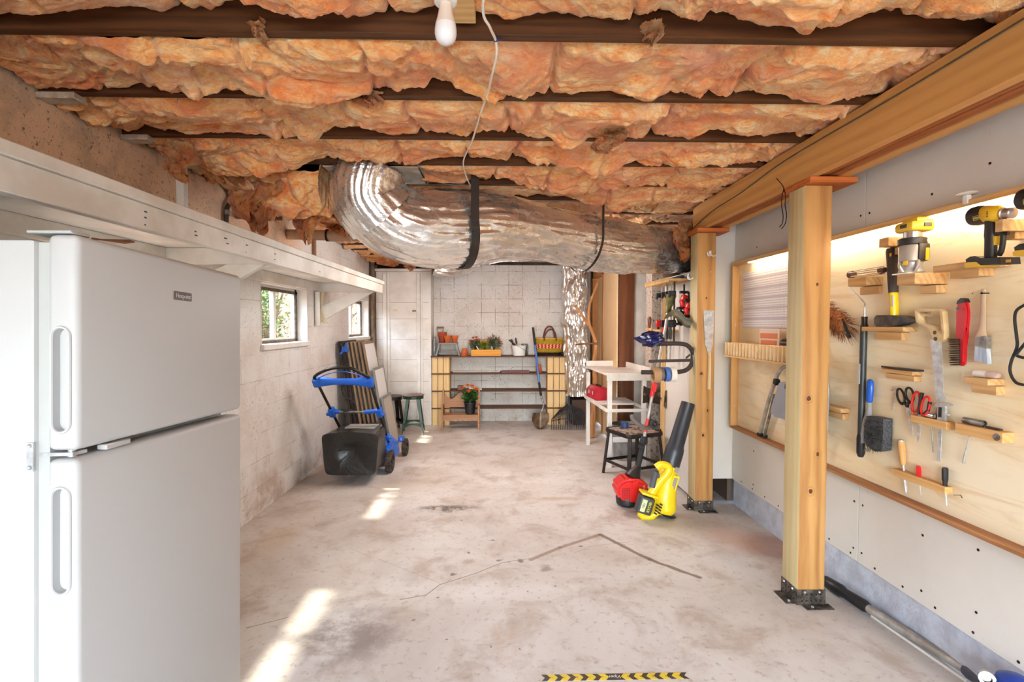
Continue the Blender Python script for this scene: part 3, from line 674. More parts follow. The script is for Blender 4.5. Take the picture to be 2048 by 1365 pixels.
b = B(); b.cyl((-1.45, 4.33, 2.1822), (-1.33, 4.33, 2.178), .051, n=20); b.cyl((-1.28, 4.33, 2.1773), (-1.265, 4.33, 2.177), .052, n=20); put(b, 'coupling', pvc, t)
b = B(); b.lathe([(.046,-.008),(.053,-.008),(.053,.008),(.046,.008)], (-1.47, 4.33, 2.183), (1,0,-.02), 20, False); b.lathe([(.046,-.006),(.052,-.006),(.052,.006),(.046,.006)], (-1.17, 4.33, 2.174), (1,0,-.02), 20, False); put(b, 'pipe_strap', black_metal, t)
b = B(); b.lathe([(.0455,-.02),(.049,-.02),(.049,.02),(.0455,.02)], (-1.625, 4.33, 2.187), (1,0,-.02), 20, False); put(b, 'primer_ring', mat('primer_ring', (180,62,30), .5), t)
b = B(); b.cyl((LW+.002, 3.5, 2.16), (-1.50, 3.52, 2.155), .014, n=10); b.cyl((-1.66, 3.509, 2.159), (-1.55, 3.517, 2.156), .02, n=10); solo(b, 'short_pipe', mat('old_iron_pipe', (150,116,88), .6), 'short brown pipe stub sticking out of the wall under the fibre tufts', 'pipe', (-1.6, 3.5, 2.16))
# downpipe in the corner
b = B(); b.tube([(LW+.045, 6.99, .0), (LW+.045, 6.99, 2.3)], .036, 16); solo(b, 'corner_pipe', mat('rusty_pipe', (128,102,78), .6, var=(84,62,46), vs=6), 'brown rusty pipe standing in the corner by the white closet', 'pipe', (LW+.045, 6.99, 0))
# white conduit and cables beside the second brace
t = thing('wall_conduit', 'white painted conduit stub on the block wall between the two windows', 'conduit', (LW+.03, 4.96, 1.42))
b = B(); b.cyl((LW+.03, 4.93, 1.415), (LW+.03, 4.93, 1.74), .024, n=14); put(b, 'pipe', white_old, t)
cab = mat('old_cable', (222,200,160), .5)
for k in range(3):
    b = B(); b.tube(smoothpath([(LW+.06+.012*k, 4.965, 1.74), (LW+.055, 4.97, 1.60), (LW+.05+.012*k, 4.975, 1.50), (LW+.075+.022*k, 4.978, 1.43)], 4), .005, 6); put(b, 'cable', cab, t)

# ------------------------------------------------------------------ closet in the far corner
cl = thing('white_closet', 'white panelled closet box built into the far corner', 'closet', (-1.37, 7.2, 0))
CX0, CX1, CY = -1.735, -.965, 7.04
b = B(); b.rng(CX0, CX1, CY, BW-.001, .0, 2.165, .012, 2); body = put(b, 'panel', white_paint, cl)
b = B()
for z in (.33, .62, .93, 1.21, 1.50, 1.73): b.rng(CX0+.001, CX1-.03, CY-.0015, CY, z, z+.005)
put(b, 'joint', mat('panel_joint', (176,170,160), .7), cl)
b = B(); b.rng(CX0+.10, CX0+.155, CY-.018, CY-.001, .03, 2.14, .003); put(b, 'batten', white_paint, cl)
b = B(); b.rng(CX0+.16, CX0+.195, CY-.012, CY-.001, .03, 2.14, .003); put(b, 'batten', white_paint, cl)
b = B(); b.rng(CX1-.20, CX1-.15, CY-.018, CY-.001, .03, 2.14, .003); put(b, 'batten', white_paint, cl)
b = B(); b.rng(CX1-.145, CX1-.115, CY-.012, CY-.001, .03, 2.14, .003); put(b, 'batten', white_paint, cl)
b = B(); b.rng(CX0-.04, CX1+.08, CY-.05, BW-.001, 2.166, 2.20, .004); put(b, 'top_trim', white_old, cl)
b = B(); b.rng(CX1-.26, CX1-.21, CY-.004, CY-.001, 1.60, 1.625); b.tube([(CX1-.26, CY-.008, 1.60), (CX1-.255, CY-.012, 1.62), (CX1-.21, CY-.012, 1.622)], .004, 6); put(b, 'coat_hook', mat('brass_hook', (150,128,84), .4, .8), cl)
b = B(); b.rng(CX0+.235, CX0+.30, CY-.003, CY-.001, 1.615, 1.635); put(b, 'yellowed_patch', mat('old_tape', (226,212,160), .7), cl)
# dark rim above the closet and wall plate
plate = mat('dark_wall_plate', (84,58,38), .8, var=(52,36,24), vs=9)
b = B(); b.rng(LW+.002, RW-.03, BW-.06, BW-.001, 2.29, 2.329, .002); solo(b, 'wall_plate', plate, 'dark timber plate along the top of the far block wall', 'timber', (0, BW-.03, 2.29))
b = B(); b.rng(-1.42, -1.2, 7.27, 7.30, 2.202, 2.288); solo(b, 'board_offcut', mat('offcut', (122,86,52), .7), 'brown board offcut standing on the closet top', 'board', (-1.3, 7.28, 2.2))

# ------------------------------------------------------------------ stools
def stool(label, x, y, H, rz, legm, seatm, w=.145, spread=.055):
    t = thing('stool', label, 'stool')
    b = B(); b.lathe([(.001,H-.012),(w-.01,H-.012),(w,H-.006),(w-.004,H),(w-.03,H+.002),(.001,H-.002)], n=32); put(b, 'seat', seatm, t)
    b = B(); b.lathe([(w-.02,H-.05),(w-.012,H-.05),(w-.012,H-.013),(w-.02,H-.013)], n=32, cap=False); put(b, 'apron', legm, t)
    R1 = w-.03; R2 = w+spread
    for k in range(4):
        a = PI/4+k*PI/2; u = V((math.cos(a), math.sin(a), 0)); s = V((-u.y, u.x, 0)); b = B()
        top, bot = u*R1 + V((0,0,H-.02)), u*R2
        # pressed sheet leg: wide at the top, pointed at the floor
        for sg in (-1, 1):
            d = (s*sg*.7 - u*.7).normalized()
            b.plate([top, top+d*.042, bot+(top-bot)*.25+d*.030, bot+d*.006, bot], u*.0035)
        put(b, 'leg', legm, t)
    for k in range(4):
        a = PI/4+k*PI/2; f = .27; p = V((math.cos(a), math.sin(a), 0))*(R2+(R1-R2)*f); q = V((math.cos(a+PI/2), math.sin(a+PI/2), 0))*(R2+(R1-R2)*f); z = H*f; b = B(); m = 8
        lo = []; hi = []
        for j in range(m+1):
            tt = j/m; c = p+(q-p)*tt; arch = .045*math.sin(PI*tt); lo.append(c+V((0,0,z-.055+arch))); hi.append(c+V((0,0,z+.012)))
        nrm = V((math.cos(a+PI/4), math.sin(a+PI/4), 0))
        b.plate(lo+hi[::-1], nrm*.003); put(b, 'stretcher', legm, t)
    t.location = (x, y, 0); t.rotation_euler.z = rz; return t
green = mat('green_paint', (38,76,54), .4, var=(26,54,40), vs=14); seatred = mat('worn_stool_seat', (120,92,88), .45, var=(92,66,62), vs=14)
p = at(827, 866, Z=0); stool('dark green metal stool with worn maroon seat before the closet', p.x, p.y, .505, .1, green, seatred)
p = at(790, 862, Z=0); stool('black metal stool with dull grey seat beside the window screens', p.x-.03, p.y+.05, .465, .5, black_metal, mat('grey_stool_seat', (104,100,96), .5, var=(70,66,62), vs=14), .135, .03)

# ------------------------------------------------------------------ window screens leaning on the wall
brownf = wood('screen_frame_wood', (158,132,104), (108,84,62), 'Z', 1.4, .6); darkf = wood('dark_frame_wood', (66,50,42), (36,28,24), 'Z', 1.4, .6); greyf = mat('grey_frame', (150,148,142), .5, .4)
meshm = mat('screen_mesh', (190,184,174), .7, .1, bump=.2, bs=300); pale = mat('pale_screen', (232,234,234), .45)
def screen(label, x0, xt, y0, y1, H, fm, pm, thick=.019):
    t = thing('window_screen', label, 'screen', (x0, (y0+y1)/2, 0), 'window screens stacked against the block wall')
    d = V((xt-x0, 0, H)); L = d.length; d.normalize(); nrm = V((d.z, 0, -d.x))
    O = V((x0, 0, .001))
    def pl(b, ya, yb, a, c, th, o=0):
        q = [O+d*a+nrm*o, O+d*c+nrm*o]
        b.plate([V((q[0].x, ya, q[0].z)), V((q[0].x, yb, q[0].z)), V((q[1].x, yb, q[1].z)), V((q[1].x, ya, q[1].z))], nrm*th)
    b = B(); w = .028
    pl(b, y0, y0+w, 0, L, thick); pl(b, y1-w, y1, 0, L, thick); pl(b, y0+w, y1-w, 0, w, thick); pl(b, y0+w, y1-w, L-w, L, thick); put(b, 'frame', fm, t)
    b = B(); pl(b, y0+w, y1-w, w, L-w, .006, thick*.4); put(b, 'panel', pm, t); return t
SY = 5.56
specs = [(-1.60,-1.785,1.235,darkf,meshm,'dark framed screen at the back of the stack, flat on the wall',.62),(-1.56,-1.742,1.22,darkf,meshm,'dark framed screen second from the wall in the stack',.6),
 (-1.51,-1.70,1.225,brownf,meshm,'tall brown framed screen, third from the wall',.58),(-1.465,-1.66,1.23,brownf,meshm,'tall brown framed screen, fourth from the wall',.57),
 (-1.42,-1.62,1.225,brownf,meshm,'tall brown framed screen, fifth from the wall',.56),(-1.375,-1.58,1.23,brownf,meshm,'tall brown framed screen, sixth from the wall',.55),
 (-1.33,-1.54,1.225,brownf,pale,'tallest screen with a pale face showing at the top of the stack',.54),(-1.285,-1.43,.93,greyf,pale,'middle-height screen with pale face in the stack',.53),(-1.235,-1.34,.60,greyf,meshm,'lowest grey mesh screen, at the outside of the stack',.5)]
for i, (x0, xt, H, fm, pm, lb, dp) in enumerate(specs): screen(lb, x0, xt, SY+.012*i-.03, SY+dp, H, fm, pm)
b = B(); pp = V((-1.70, SY-.045, 1.15)); b.box(pp, (.07,.045,.05), (.2,.3,.4), .008); b.cyl(pp+V((0,-.02,.0)), pp+V((.03,-.03,.07)), .014, n=10); b.cyl(pp+V((0,-.02,0)), pp+V((-.04,-.03,-.05)), .012, n=10)
solo(b, 'spring_clamp', blue_plastic, 'blue plastic clamp on the top corner of the dark screens', 'clamp', pp)

# ------------------------------------------------------------------ lawn mower (local: y forward)
mw = thing('lawn_mower', 'blue and black push lawn mower with a rear grass bag', 'lawn mower')
bagm = N('grass_bag'); bagm.fin(bagm.mix(bagm.step(bagm.noise(30, 4), .68, .76), (32,30,28), (84,72,58)), .38, 0, bagm.bump(bagm.noise(7, 4, .55, 1.5), .4, .02), .5, .1); bagm = bagm.m
tread = mat('tyre_black', (38,34,32), .8, var=(86,66,48), vs=20)
def wheel(name, x, y, r, w):
    b = B(); b.lathe([(r*.55,-w/2),(r*.93,-w/2),(r,-w*.3),(r,w*.3),(r*.93,w/2),(r*.55,w/2)], (x, y, r), (1,0,0), 36, False)
    for k in range(24):
        a = 2*PI*k/24; b.box((x, y+math.cos(a)*r*.985, r+math.sin(a)*r*.985), (w*.86, .010, .014), (a, 0, 0))
    o = put(b, name, tread, mw)
    b = B(); b.lathe([(.001,-w*.3),(r*.5,-w*.3),(r*.56,-w*.48),(r*.56,w*.48),(r*.5,w*.3),(.001,w*.3)], (x, y, r), (1,0,0), 24); b.cyl((x-w*.6, y, r), (x+w*.6, y, r), r*.16); put(b, 'hub', black_plastic, o)
wheel('rear_wheel', .245, -.02, .105, .05); wheel('rear_wheel', -.245, -.02, .105, .05); wheel('front_wheel', .255, .60, .09, .045); wheel('front_wheel', -.255, .60, .09, .045)
b = B(); b.lathe([(.0,.27),(.10,.275),(.18,.25),(.235,.20),(.25,.11),(.24,.075),(.235,.075)], (0,.32,0), n=36, cap=False, sy=1.12); b.rng(-.2,.2,.0,.14,.13,.25,.03,2); put(b, 'deck', blue_plastic, mw)
for sx in (-1, 1):
    b = B(); b.box((sx*.222, .06, .225), (.05,.20,.07), (.25,0,0), .015, 2); put(b, 'wheel_arch', blue_plastic, mw); b = B(); b.box((sx*.228, .56, .19), (.045,.16,.06), (-.2,0,0), .015, 2); put(b, 'wheel_arch', blue_plastic, mw)
b = B(); b.lathe([(.12,.27),(.125,.34),(.11,.375),(.05,.385),(.001,.385)], (0,.30,0), n=32, sy=1.25, cap=False); put(b, 'motor_cover', grey_plastic, mw)
b = B(); b.box((0,.30,.392), (.12,.16,.02), None, .008, 2); put(b, 'battery_lid', black_plastic, mw)
# grass bag
def bagf(u, v):
    a = 2*PI*v; ca, sa = math.cos(a), math.sin(a); e = .22
    sx = math.copysign(abs(ca)**e, ca); sz = math.copysign(abs(sa)**e, sa)
    y = -.10 - .34*u; w = .225+.015*u; h = .165+.028*u
    x = w*sx*(1+.07*u*max(-1, min(1, sz))); z = .30-.012*u + h*sz
    cr = noise.noise(V((x*7, y*7, z*7)))*.012 + abs(noise.noise(V((x*4+3, y*4, z*4+1))))*.016
    k = 1-.10*abs(x/w)*u if sz > 0 else 1
    return V((x*(1-cr*.8), y+ (cr*.8), (z-.3)*k+.3 - cr*.3))
b = B(); g = b.grid(bagf, 18, 72, True)
# dented rear panel
gb = []
for i in range(9):
    f = 1-i/8
    ring = []
    for v in g[-1]:
        c = V((0,-.44,.30)); p = c+(v.co-c)*f
        dent = .05*math.exp(-((p.x-.02)**2/.012+(p.z-.30)**2/.010)) + .018*abs(noise.noise(V((p.x*8, 2, p.z*8))))
        ring.append(b.bm.verts.new(V((p.x, p.y+dent*(1-f*f), p.z))) if 0 < i < 8 else (v if i == 0 else None))
    gb.append(ring)
for r0, r1 in zip(gb[:-2], gb[1:-1]):
    for j in range(72): b.bm.faces.new((r0[j], r0[(j+1) % 72], r1[(j+1) % 72], r1[j]))
b.bm.faces.new(gb[-2]); put(b, 'grass_bag', bagm, mw, ang=60)
b = B(); b.tube(smoothpath([(-.10,-.437,.315),(-.07,-.452,.318),(.0,-.425,.312),(.05,-.43,.318)], 4), .008, 8, sq=(1,.5)); put(b, 'bag_handle', black_plastic, mw)
b = B(); b.rng(-.12,.16,-.24,-.06,.458,.476,.006); put(b, 'rear_flap', mat('flap_grey', (150,150,148), .5), mw)
# handle: two rails, loop, blue blocks
hb = [V((sx*.205, .10, .26)) for sx in (-1, 1)]; ht = [V((sx*.232-.045, -.46, .925)) for sx in (-1, 1)]
for i in (0, 1):
    b = B(); b.tube([hb[i], hb[i]+(ht[i]-hb[i])*.5, ht[i]], .0125, 12); put(b, 'handle_rail', black_metal, mw)
b = B(); lp = [ht[0], ht[0]+V((.0,-.04,.05)), V((-.16,-.54,1.035)), V((-.05,-.55,1.055)), V((.05,-.545,1.05)), V((.12,-.52,1.01)), ht[1]+V((.0,-.01,.03)), ht[1]]; b.tube(smoothpath(lp, 5), .0135, 12); put(b, 'handle_loop', black_metal, mw)
b = B(); b.tube(smoothpath([ht[0]+V((.02,-.02,.03)), V((-.15,-.52,1.0)), V((-.03,-.53,1.02)), V((.07,-.51,1.0)), ht[1]+V((-.02,-.01,.03))], 5), .0045, 8); put(b, 'bail_bar', blue_plastic, mw)
b = B(); q = [ht[0].lerp(ht[1], k/10) for k in range(11)]
b.tube(q, [.040,.044,.036,.030,.029,.029,.029,.030,.036,.046,.042], 10, sq=(.75,1.0)); b.box(ht[0]+V((0,.0,-.005)), (.06,.06,.085), (.65,0,0), .012, 2); b.box(ht[1]+V((0,0,-.005)), (.06,.06,.085), (.65,0,0), .012, 2); put(b, 'control_bar', blue_plastic, mw)
mm = [hb[i].lerp(ht[i], .53) for i in (0, 1)]
b = B(); b.tube([mm[0], mm[1]], .011, 10); put(b, 'cross_bar', dull_steel, mw)
for i, s in ((0, 1), (1, -1)):
    b = B(); b.box(mm[i], (.055,.06,.10), (.65,0,0), .012, 2); b.cyl(mm[i]+V((s*.02,0,.01)), mm[i]+V((s*(.14 if i else .07),0,0)), .022, .018, n=12); b.cyl(mm[i]+V((-s*.025,0,-.02)), mm[i]+V((-s*.05,0,-.02)), .018, .014, n=10); put(b, 'height_clamp', blue_plastic, mw)
    b = B(); b.box(hb[i].lerp(ht[i], .10), (.05,.05,.07), (.65,0,0), .012, 2); b.cyl(hb[i].lerp(ht[i], .1)+V((-s*.02,0,0)), hb[i].lerp(ht[i], .1)+V((-s*.045,0,0)), .022, .016, n=10); put(b, 'lower_knob', blue_plastic, mw)
b = B(); b.tube(smoothpath([V((-.06,-.46,.90)), V((-.055,-.43,.80)), V((.0,-.36,.74)), V((.0,-.28,.69)), V((-.06,-.25,.635)), V((-.13,-.22,.62))], 5), .006, 8); put(b, 'cable', black_plastic, mw)
mw.location = (-1.305, 4.83, 0); mw.rotation_euler.z = -.03
# ------------------------------------------------------------------ crate shelving
CYF, CH = 7.05, .245
slat = wood('crate_slat', (232,198,142), (208,168,108), 'Z', 1.0, .6)
plank_m = wood('old_shelf_plank', (120,84,64), (84,56,42), 'X', 1.0, .65)
def crate(x0, x1, z, label):
    t = thing('wooden_crate', label, 'crate', ((x0+x1)/2, CYF, z), 'wooden crates holding up the planks')
    h = CH-.016; w = (x1-x0-.006)/3; dp = .27
    b = B()
    for k in range(3): b.rng(x0+.0015+k*(w+.0015), x0+.0015+k*(w+.0015)+w-.0045, CYF, CYF+.010, z+.001, z+h, .0015)
    put(b, 'slat', slat, t)
    b = B()
    for k in range(3):
        for X in (x0+.001, x1-.009): b.rng(X, X+.008, CYF+.0105+.082*k, CYF+.0105+.082*k+.078, z+.001, z+h)
    put(b, 'side_slat', slat, t)
    b = B(); b.rng(x0+.009, x1-.009, CYF+.0105, CYF+dp, z+.001, z+.011); b.rng(x0+.009, x1-.009, CYF+.0105, CYF+dp, z+h-.010, z+h); put(b, 'end_board', slat, t)
rows = ['bottom', 'second from the floor', 'third from the floor', 'topmost']
for k in range(4):
    crate(-.958, -.712, k*CH, ('%s wooden crate of the stack beside the white closet' % rows[k]))
    crate(.672, .932, k*CH, ('%s wooden crate of the stack beside the rake' % rows[k]))
def plankf(x0, x1, z, label, y0=CYF-.02):
    b = B(); b.rng(x0, x1, y0, CYF+.285, z-.0155, z-.0005, .002)
    for v in b.bm.verts: v.co.z += .004*math.sin(v.co.x*3)*0
    return solo(b, 'shelf_plank', plank_m, label, 'plank', ((x0+x1)/2, CYF+.1, z-.015), 'planks laid across the crates')
plankf(-.965, .938, CH*1, 'lowest weathered plank of the crate shelving, behind the toy bench'); plankf(-.962, .935, CH*2, 'second weathered plank from the floor in the crate shelving'); plankf(-.965, .937, CH*3, 'weathered plank just under the top of the crate shelving'); plankf(-.97, .945, CH*4, 'top plank of the crate shelving, carrying pots and basket', CYF-.05)
ZT = CH*4
# small leftovers on the planks
b = B(); b.rng(.02, .42, 7.08, 7.2, CH*3, CH*3+.028, .002); solo(b, 'maroon_board', mat('maroon_board', (112,58,58), .5), 'flat maroon board lying on the plank under the white bucket', 'board', (.2, 7.14, CH*3))
b = B(); b.rng(-.68, .0, 7.2, 7.26, CH*3, CH*3+.012, .001); solo(b, 'white_strip', white_old, 'thin white strip lying on the upper plank beside the maroon board', 'strip', (-.3, 7.23, CH*3))
b = B(); b.rng(-.61, -.525, 7.14, 7.22, CH*2, CH*2+.056, .003); solo(b, 'brick', mat('old_brick', (150,112,96), .8, var=(118,84,70), vs=30), 'small dull brick on the plank above the toy bench', 'brick', (-.57, 7.18, CH*2))
b = B(); b.bar((-.44, 7.06, CH*2+.036), (-.26, 7.09, CH*2+.012), .022, .022); solo(b, 'paint_stick', mat('stick_cream', (236,218,190), .6), 'pale wooden stick lying on the plank behind the orange flower', 'stick', (-.35, 7.08, CH*2))
terra = mat('terracotta', (206,104,48), .7, var=(186,84,36), vs=9)
def pot(label, x, y, z, r, h, up=True, axis=None):
    prof = [(.001,.0),(r*.62,0),(r*.86,h*.70),(r*.87,h*.72),(r,h*.72),(r,h),(r*.90,h),(r*.84,h*.74),(r*.6,h*.05),(.001,h*.05)]
    if not up: prof = [(a, h-q) for a, q in prof]
    b = B(); b.lathe(prof, (x, y, z), axis or (0,0,1), 24); return solo(b, 'flower_pot', terra, label, 'flower pot', (x, y, z), 'terracotta pots on the crate shelving')
p = at(1078, 744, Y=7.12); pot('terracotta pot on the plank behind the blue shovel handle', p.x, 7.13, CH*3, .045, .12, False)
p = at(929, 700, Y=7.1); pot('terracotta pot turned upside down beside the flower box', p.x, 7.1, ZT, .055, .105, False)
# small grey step stool with pots
gx0 = at(896, 700, Y=7.14).x
t = thing('step_stool', 'small grey wooden step stool with terracotta pots standing on it', 'step stool', (gx0, 7.15, ZT)); gw = mat('grey_paint_wood', (150,150,148), .6, var=(126,124,120), vs=9)
b = B(); b.rng(gx0-.135, gx0+.135, 7.07, 7.25, ZT+.165, ZT+.183, .003); put(b, 'seat', gw, t)
for sx in (-1, 1):
    b = B(); b.bar((gx0+sx*.165, 7.08, ZT), (gx0+sx*.118, 7.10, ZT+.164), .022, .02, (0,1,0)); put(b, 'leg', gw, t)
    b = B(); b.bar((gx0+sx*.165, 7.24, ZT), (gx0+sx*.118, 7.22, ZT+.164), .022, .02, (0,1,0)); put(b, 'leg', gw, t)
b = B(); b.rng(gx0-.14, gx0+.14, 7.20, 7.23, ZT+.06, ZT+.078); b.rng(gx0-.13, gx0+.13, 7.085, 7.10, ZT+.025, ZT+.045); put(b, 'stretcher', gw, t)
ZS = ZT+.183
pot('smaller terracotta pot on the grey step stool, in front', gx0-.004, 7.115, ZS, .055, .105); pot('terracotta pot at the end of the grey step stool near the flower box', gx0+.095, 7.15, ZS, .052, .102)
b = B(); r, h = .068, .15; b.lathe([(.001,0),(r*.62,0),(r*.86,h*.7),(r,h*.72),(r,h),(r*.88,h),(r*.6,.01),(.001,.01)], (gx0-.085, 7.19, ZS), n=24); solo(b, 'flower_pot', mat('red_clay', (176,72,40), .7, var=(150,52,30), vs=6), 'tallest dark red clay pot on the grey step stool, at the back', 'flower pot', (gx0-.085, 7.19, ZS), 'terracotta pots on the crate shelving')
# old wooden tool with a D handle behind the pots
t = thing('garden_tool', 'grey tool with wooden grip standing behind the clay pots', 'garden tool', (gx0-.125, 7.27, ZT))
b = B(); x0 = gx0-.18; b.cyl((x0+.005, 7.28, ZT+.40), (x0+.105, 7.28, ZT+.40), .013, n=12); put(b, 'grip', grey_wood, t)
b = B(); b.tube([(x0+.01,7.28,ZT+.40),(x0+.01,7.28,ZT+.36),(x0+.04,7.28,ZT+.31),(x0+.05,7.28,ZT+.002)], .007, 8); b.tube([(x0+.10,7.28,ZT+.40),(x0+.10,7.28,ZT+.36),(x0+.06,7.28,ZT+.31)], .007, 8); put(b, 'shank', dull_steel, t)
jar = N('clear_jar'); jar.fin((228,230,228), .08); jar.p.inputs['Transmission Weight'].default_value = .85; jar = jar.m
b = B(); px = at(868, 675, Y=7.1).x; b.lathe([(.001,0),(.03,0),(.032,.01),(.032,.20),(.02,.24),(.018,.27),(.016,.27),(.018,.235),(.029,.2),(.029,.012),(.001,.012)], (px, 7.13, ZT), n=20); solo(b, 'glass_bottle', jar, 'clear glass bottle standing by the grey step stool next to the closet', 'bottle', (px, 7.13, ZT))
# flower box
fx0, fx1 = at(942, 700, Y=7.06).x, at(1002, 700, Y=7.06).x
t = thing('planter_box', 'orange stained wooden planter box on the top plank', 'planter box', ((fx0+fx1)/2, 7.12, ZT)); bw = wood('orange_box_wood', (236,166,52), (206,130,34), 'X', 1.2, .5)
b = B(); b.rng(fx0, fx1, 7.04, 7.052, ZT, ZT+.09, .002); put(b, 'front_board', bw, t)
b = B(); b.rng(fx0, fx1, 7.20, 7.212, ZT, ZT+.09, .002); b.rng(fx0, fx0+.012, 7.0525, 7.1995, ZT, ZT+.09); b.rng(fx1-.012, fx1, 7.0525, 7.1995, ZT, ZT+.09); b.rng(fx0+.012, fx1-.012, 7.0525, 7.1995, ZT, ZT+.01); put(b, 'side_board', bw, t)
b = B(); b.rng(fx0+.013, fx1-.013, 7.053, 7.199, ZT+.011, ZT+.075); put(b, 'soil', earth, t)
def plant(label, x, y, z, r, h, leafs, lm, flowers, fm, seed, fr=.016, name='flower_plant', cat='plant', group='flowering plants in the planter box', spiky=False):
    random.seed(seed); t = thing(name, label, cat, (x, y, z), group); b = B(); st = B()
    for k in range(leafs):
        a = random.uniform(0, 6.28); e = random.random(); p = V((x+math.cos(a)*r*.35*e, y+math.sin(a)*r*.35*e, z+h*.15+h*.6*random.random()*(1-.4*e)))
        d = V((math.cos(a), math.sin(a), random.uniform(-.1, 1.6 if spiky else .7)))
        leaf(b, p, d, random.uniform(.5,.9)*r*(.9 if spiky else .75), r*(.07 if spiky else .17))
    for k in range(7):
        a = random.uniform(0, 6.28); st.tube([(x, y, z), (x+math.cos(a)*r*.3, y+math.sin(a)*r*.3, z+h*.4), (x+math.cos(a)*r*.5, y+math.sin(a)*r*.5, z+h*.75)], [.004,.003,.002], 5)
    put(b, 'leaves', lm, t, smooth=False)
    for (dx, dy, dz) in flowers: st.tube(smoothpath([(x, y, z), (x+dx*.35, y+dy*.3, z+dz*.55), (x+dx, y+dy+.004, z+dz-.004)], 3), .0022, 5)
    put(st, 'stem', mat('stem_green', (84,104,48), .6) if 'stem_green' not in bpy.data.materials else bpy.data.materials['stem_green'], t)
    for (dx, dy, dz) in flowers:
        f = B(); c = V((x+dx, y+dy, z+dz))
        f.ball(c, (fr*.4, fr*.4, fr*.3), 5)
        for q in range(3):
            for k in range(11-2*q):
                a = 2*PI*k/(11-2*q)+q*.3; d = V((math.cos(a), math.sin(a)*.9-.35, .15+.35*q)).normalized(); s = d.cross(V((0,0,1))).normalized()*fr*.24
                f.quad(c+d*fr*.2, c+d*fr*.7+s, c+d*fr*(1.15-.2*q), c+d*fr*.7-s)
        put(f, 'flower', fm, t, smooth=False)
    return t
lg = mat('leaf_green', (74,112,48), .5, var=(46,78,32), vs=30); lgrey = mat('leaf_grey_green', (128,136,104), .55, var=(84,96,66), vs=30); lyel = mat('leaf_yellow_green', (138,160,44), .5, var=(96,124,30), vs=30)
fpink = mat('flower_pink', (222,140,130), .6); fcoral = mat('flower_coral', (224,124,84), .6); fyel = mat('flower_yellow', (240,186,36), .6); forange = mat('flower_orange', (244,136,28), .55, var=(232,104,20), vs=60)
zf = ZT+.078
plant('coral flowered plant at the closet end of the orange planter box', fx0+.06, 7.12, zf, .115, .19, 150, lgrey, [(-.075,-.05,.13),(-.03,-.05,.175),(.015,-.03,.18),(.05,-.04,.15),(-.075,-.02,.09),(.0,-.055,.14)], fcoral, 41, .034)
plant('yellow flowered plant in the middle of the orange planter box', fx0+.185, 7.11, zf, .10, .14, 180, lyel, [(-.04,-.03,.10),(.0,-.05,.115),(.04,-.03,.095),(-.005,-.02,.14)], fyel, 42, .034, spiky=True)
plant('pink flowered plant at the bucket end of the orange planter box', fx1-.10, 7.12, zf, .14, .23, 200, lgrey, [(-.08,-.05,.13),(-.055,-.06,.165),(.06,-.05,.16),(.10,-.04,.12),(.11,-.02,.085),(.0,-.04,.195)], fpink, 43, .032, spiky=True)
b = B(); b.plate([(fx0+.07,7.045,zf+.06),(fx0+.082,7.045,zf+.065),(fx0+.118,7.045,zf+.005),(fx0+.106,7.045,zf)], (0,.002,0)); b.plate([(fx1-.135,7.045,zf+.055),(fx1-.122,7.045,zf+.055),(fx1-.122,7.045,zf+.01),(fx1-.13,7.045,zf+.01)], (0,.002,0)); put(b, 'plant_tag', white_paint, t)
# white bucket with hand tools
bx0 = at(1038, 700, Y=7.13).x
t = thing('bucket', 'small white bucket with wire handle on the top plank', 'bucket', (bx0, 7.13, ZT))
b = B(); b.lathe([(.001,0),(.085,0),(.104,.135),(.108,.14),(.104,.142),(.099,.135),(.080,.006),(.001,.006)], (bx0, 7.13, ZT), n=32, sy=.75); put(b, 'bucket_body', mat('bucket_white', (238,240,238), .4), t)
b = B(); b.tube(smoothpath([(bx0-.02,7.048,ZT+.136),(bx0+.03,7.045,ZT+.11),(bx0+.09,7.06,ZT+.075),(bx0+.118,7.10,ZT+.065),(bx0+.108,7.13,ZT+.125)], 5), .0025, 6); put(b, 'wire_handle', dull_steel, t)
ow = wood('tool_handle_wood', (222,156,92), (190,120,62), 'Z', 1)
for i, (dx, lb) in enumerate(((-.075, 'black gripped pruner leaning out of the white bucket'), (-.015, 'black and wooden hand trowel leaning out of the white bucket'))):
    t = thing('hand_tool', lb, 'hand tool', (bx0+dx, 7.13, ZT+.02)); p0 = V((bx0+dx*.55, 7.13, ZT+.03)); p1 = V((bx0+dx-.035, 7.10, ZT+.255 if i else ZT+.235)); d = p1-p0
    b = B(); b.tube([p0+d*.05, p0+d*.62], .011, 8); put(b, 'shank', ow, t)
    b = B(); b.tube([p0+d*.60, p0+d*.75, p0+d*.93, p1], [.014,.021,.018,.008], 10, sq=(1,.7)); put(b, 'grip', black_plastic, t)
    if i == 0: b = B(); b.tube(smoothpath([p0+d*.6+V((.03,0,0)), p0+d*.75+V((.012,0,-.01)), p1+V((-.035,0,-.01))], 4), .011, 8); put(b, 'second_grip', black_plastic, t)
b = B(); b.lathe([(.001,0),(.045,0),(.05,.02),(.05,.16),(.046,.165),(.046,.02),(.001,.012)], (bx0+.085, 7.235, ZT), n=24); solo(b, 'glass_jar', jar, 'clear glass jar standing behind the white bucket', 'jar', (bx0+.085, 7.235, ZT))
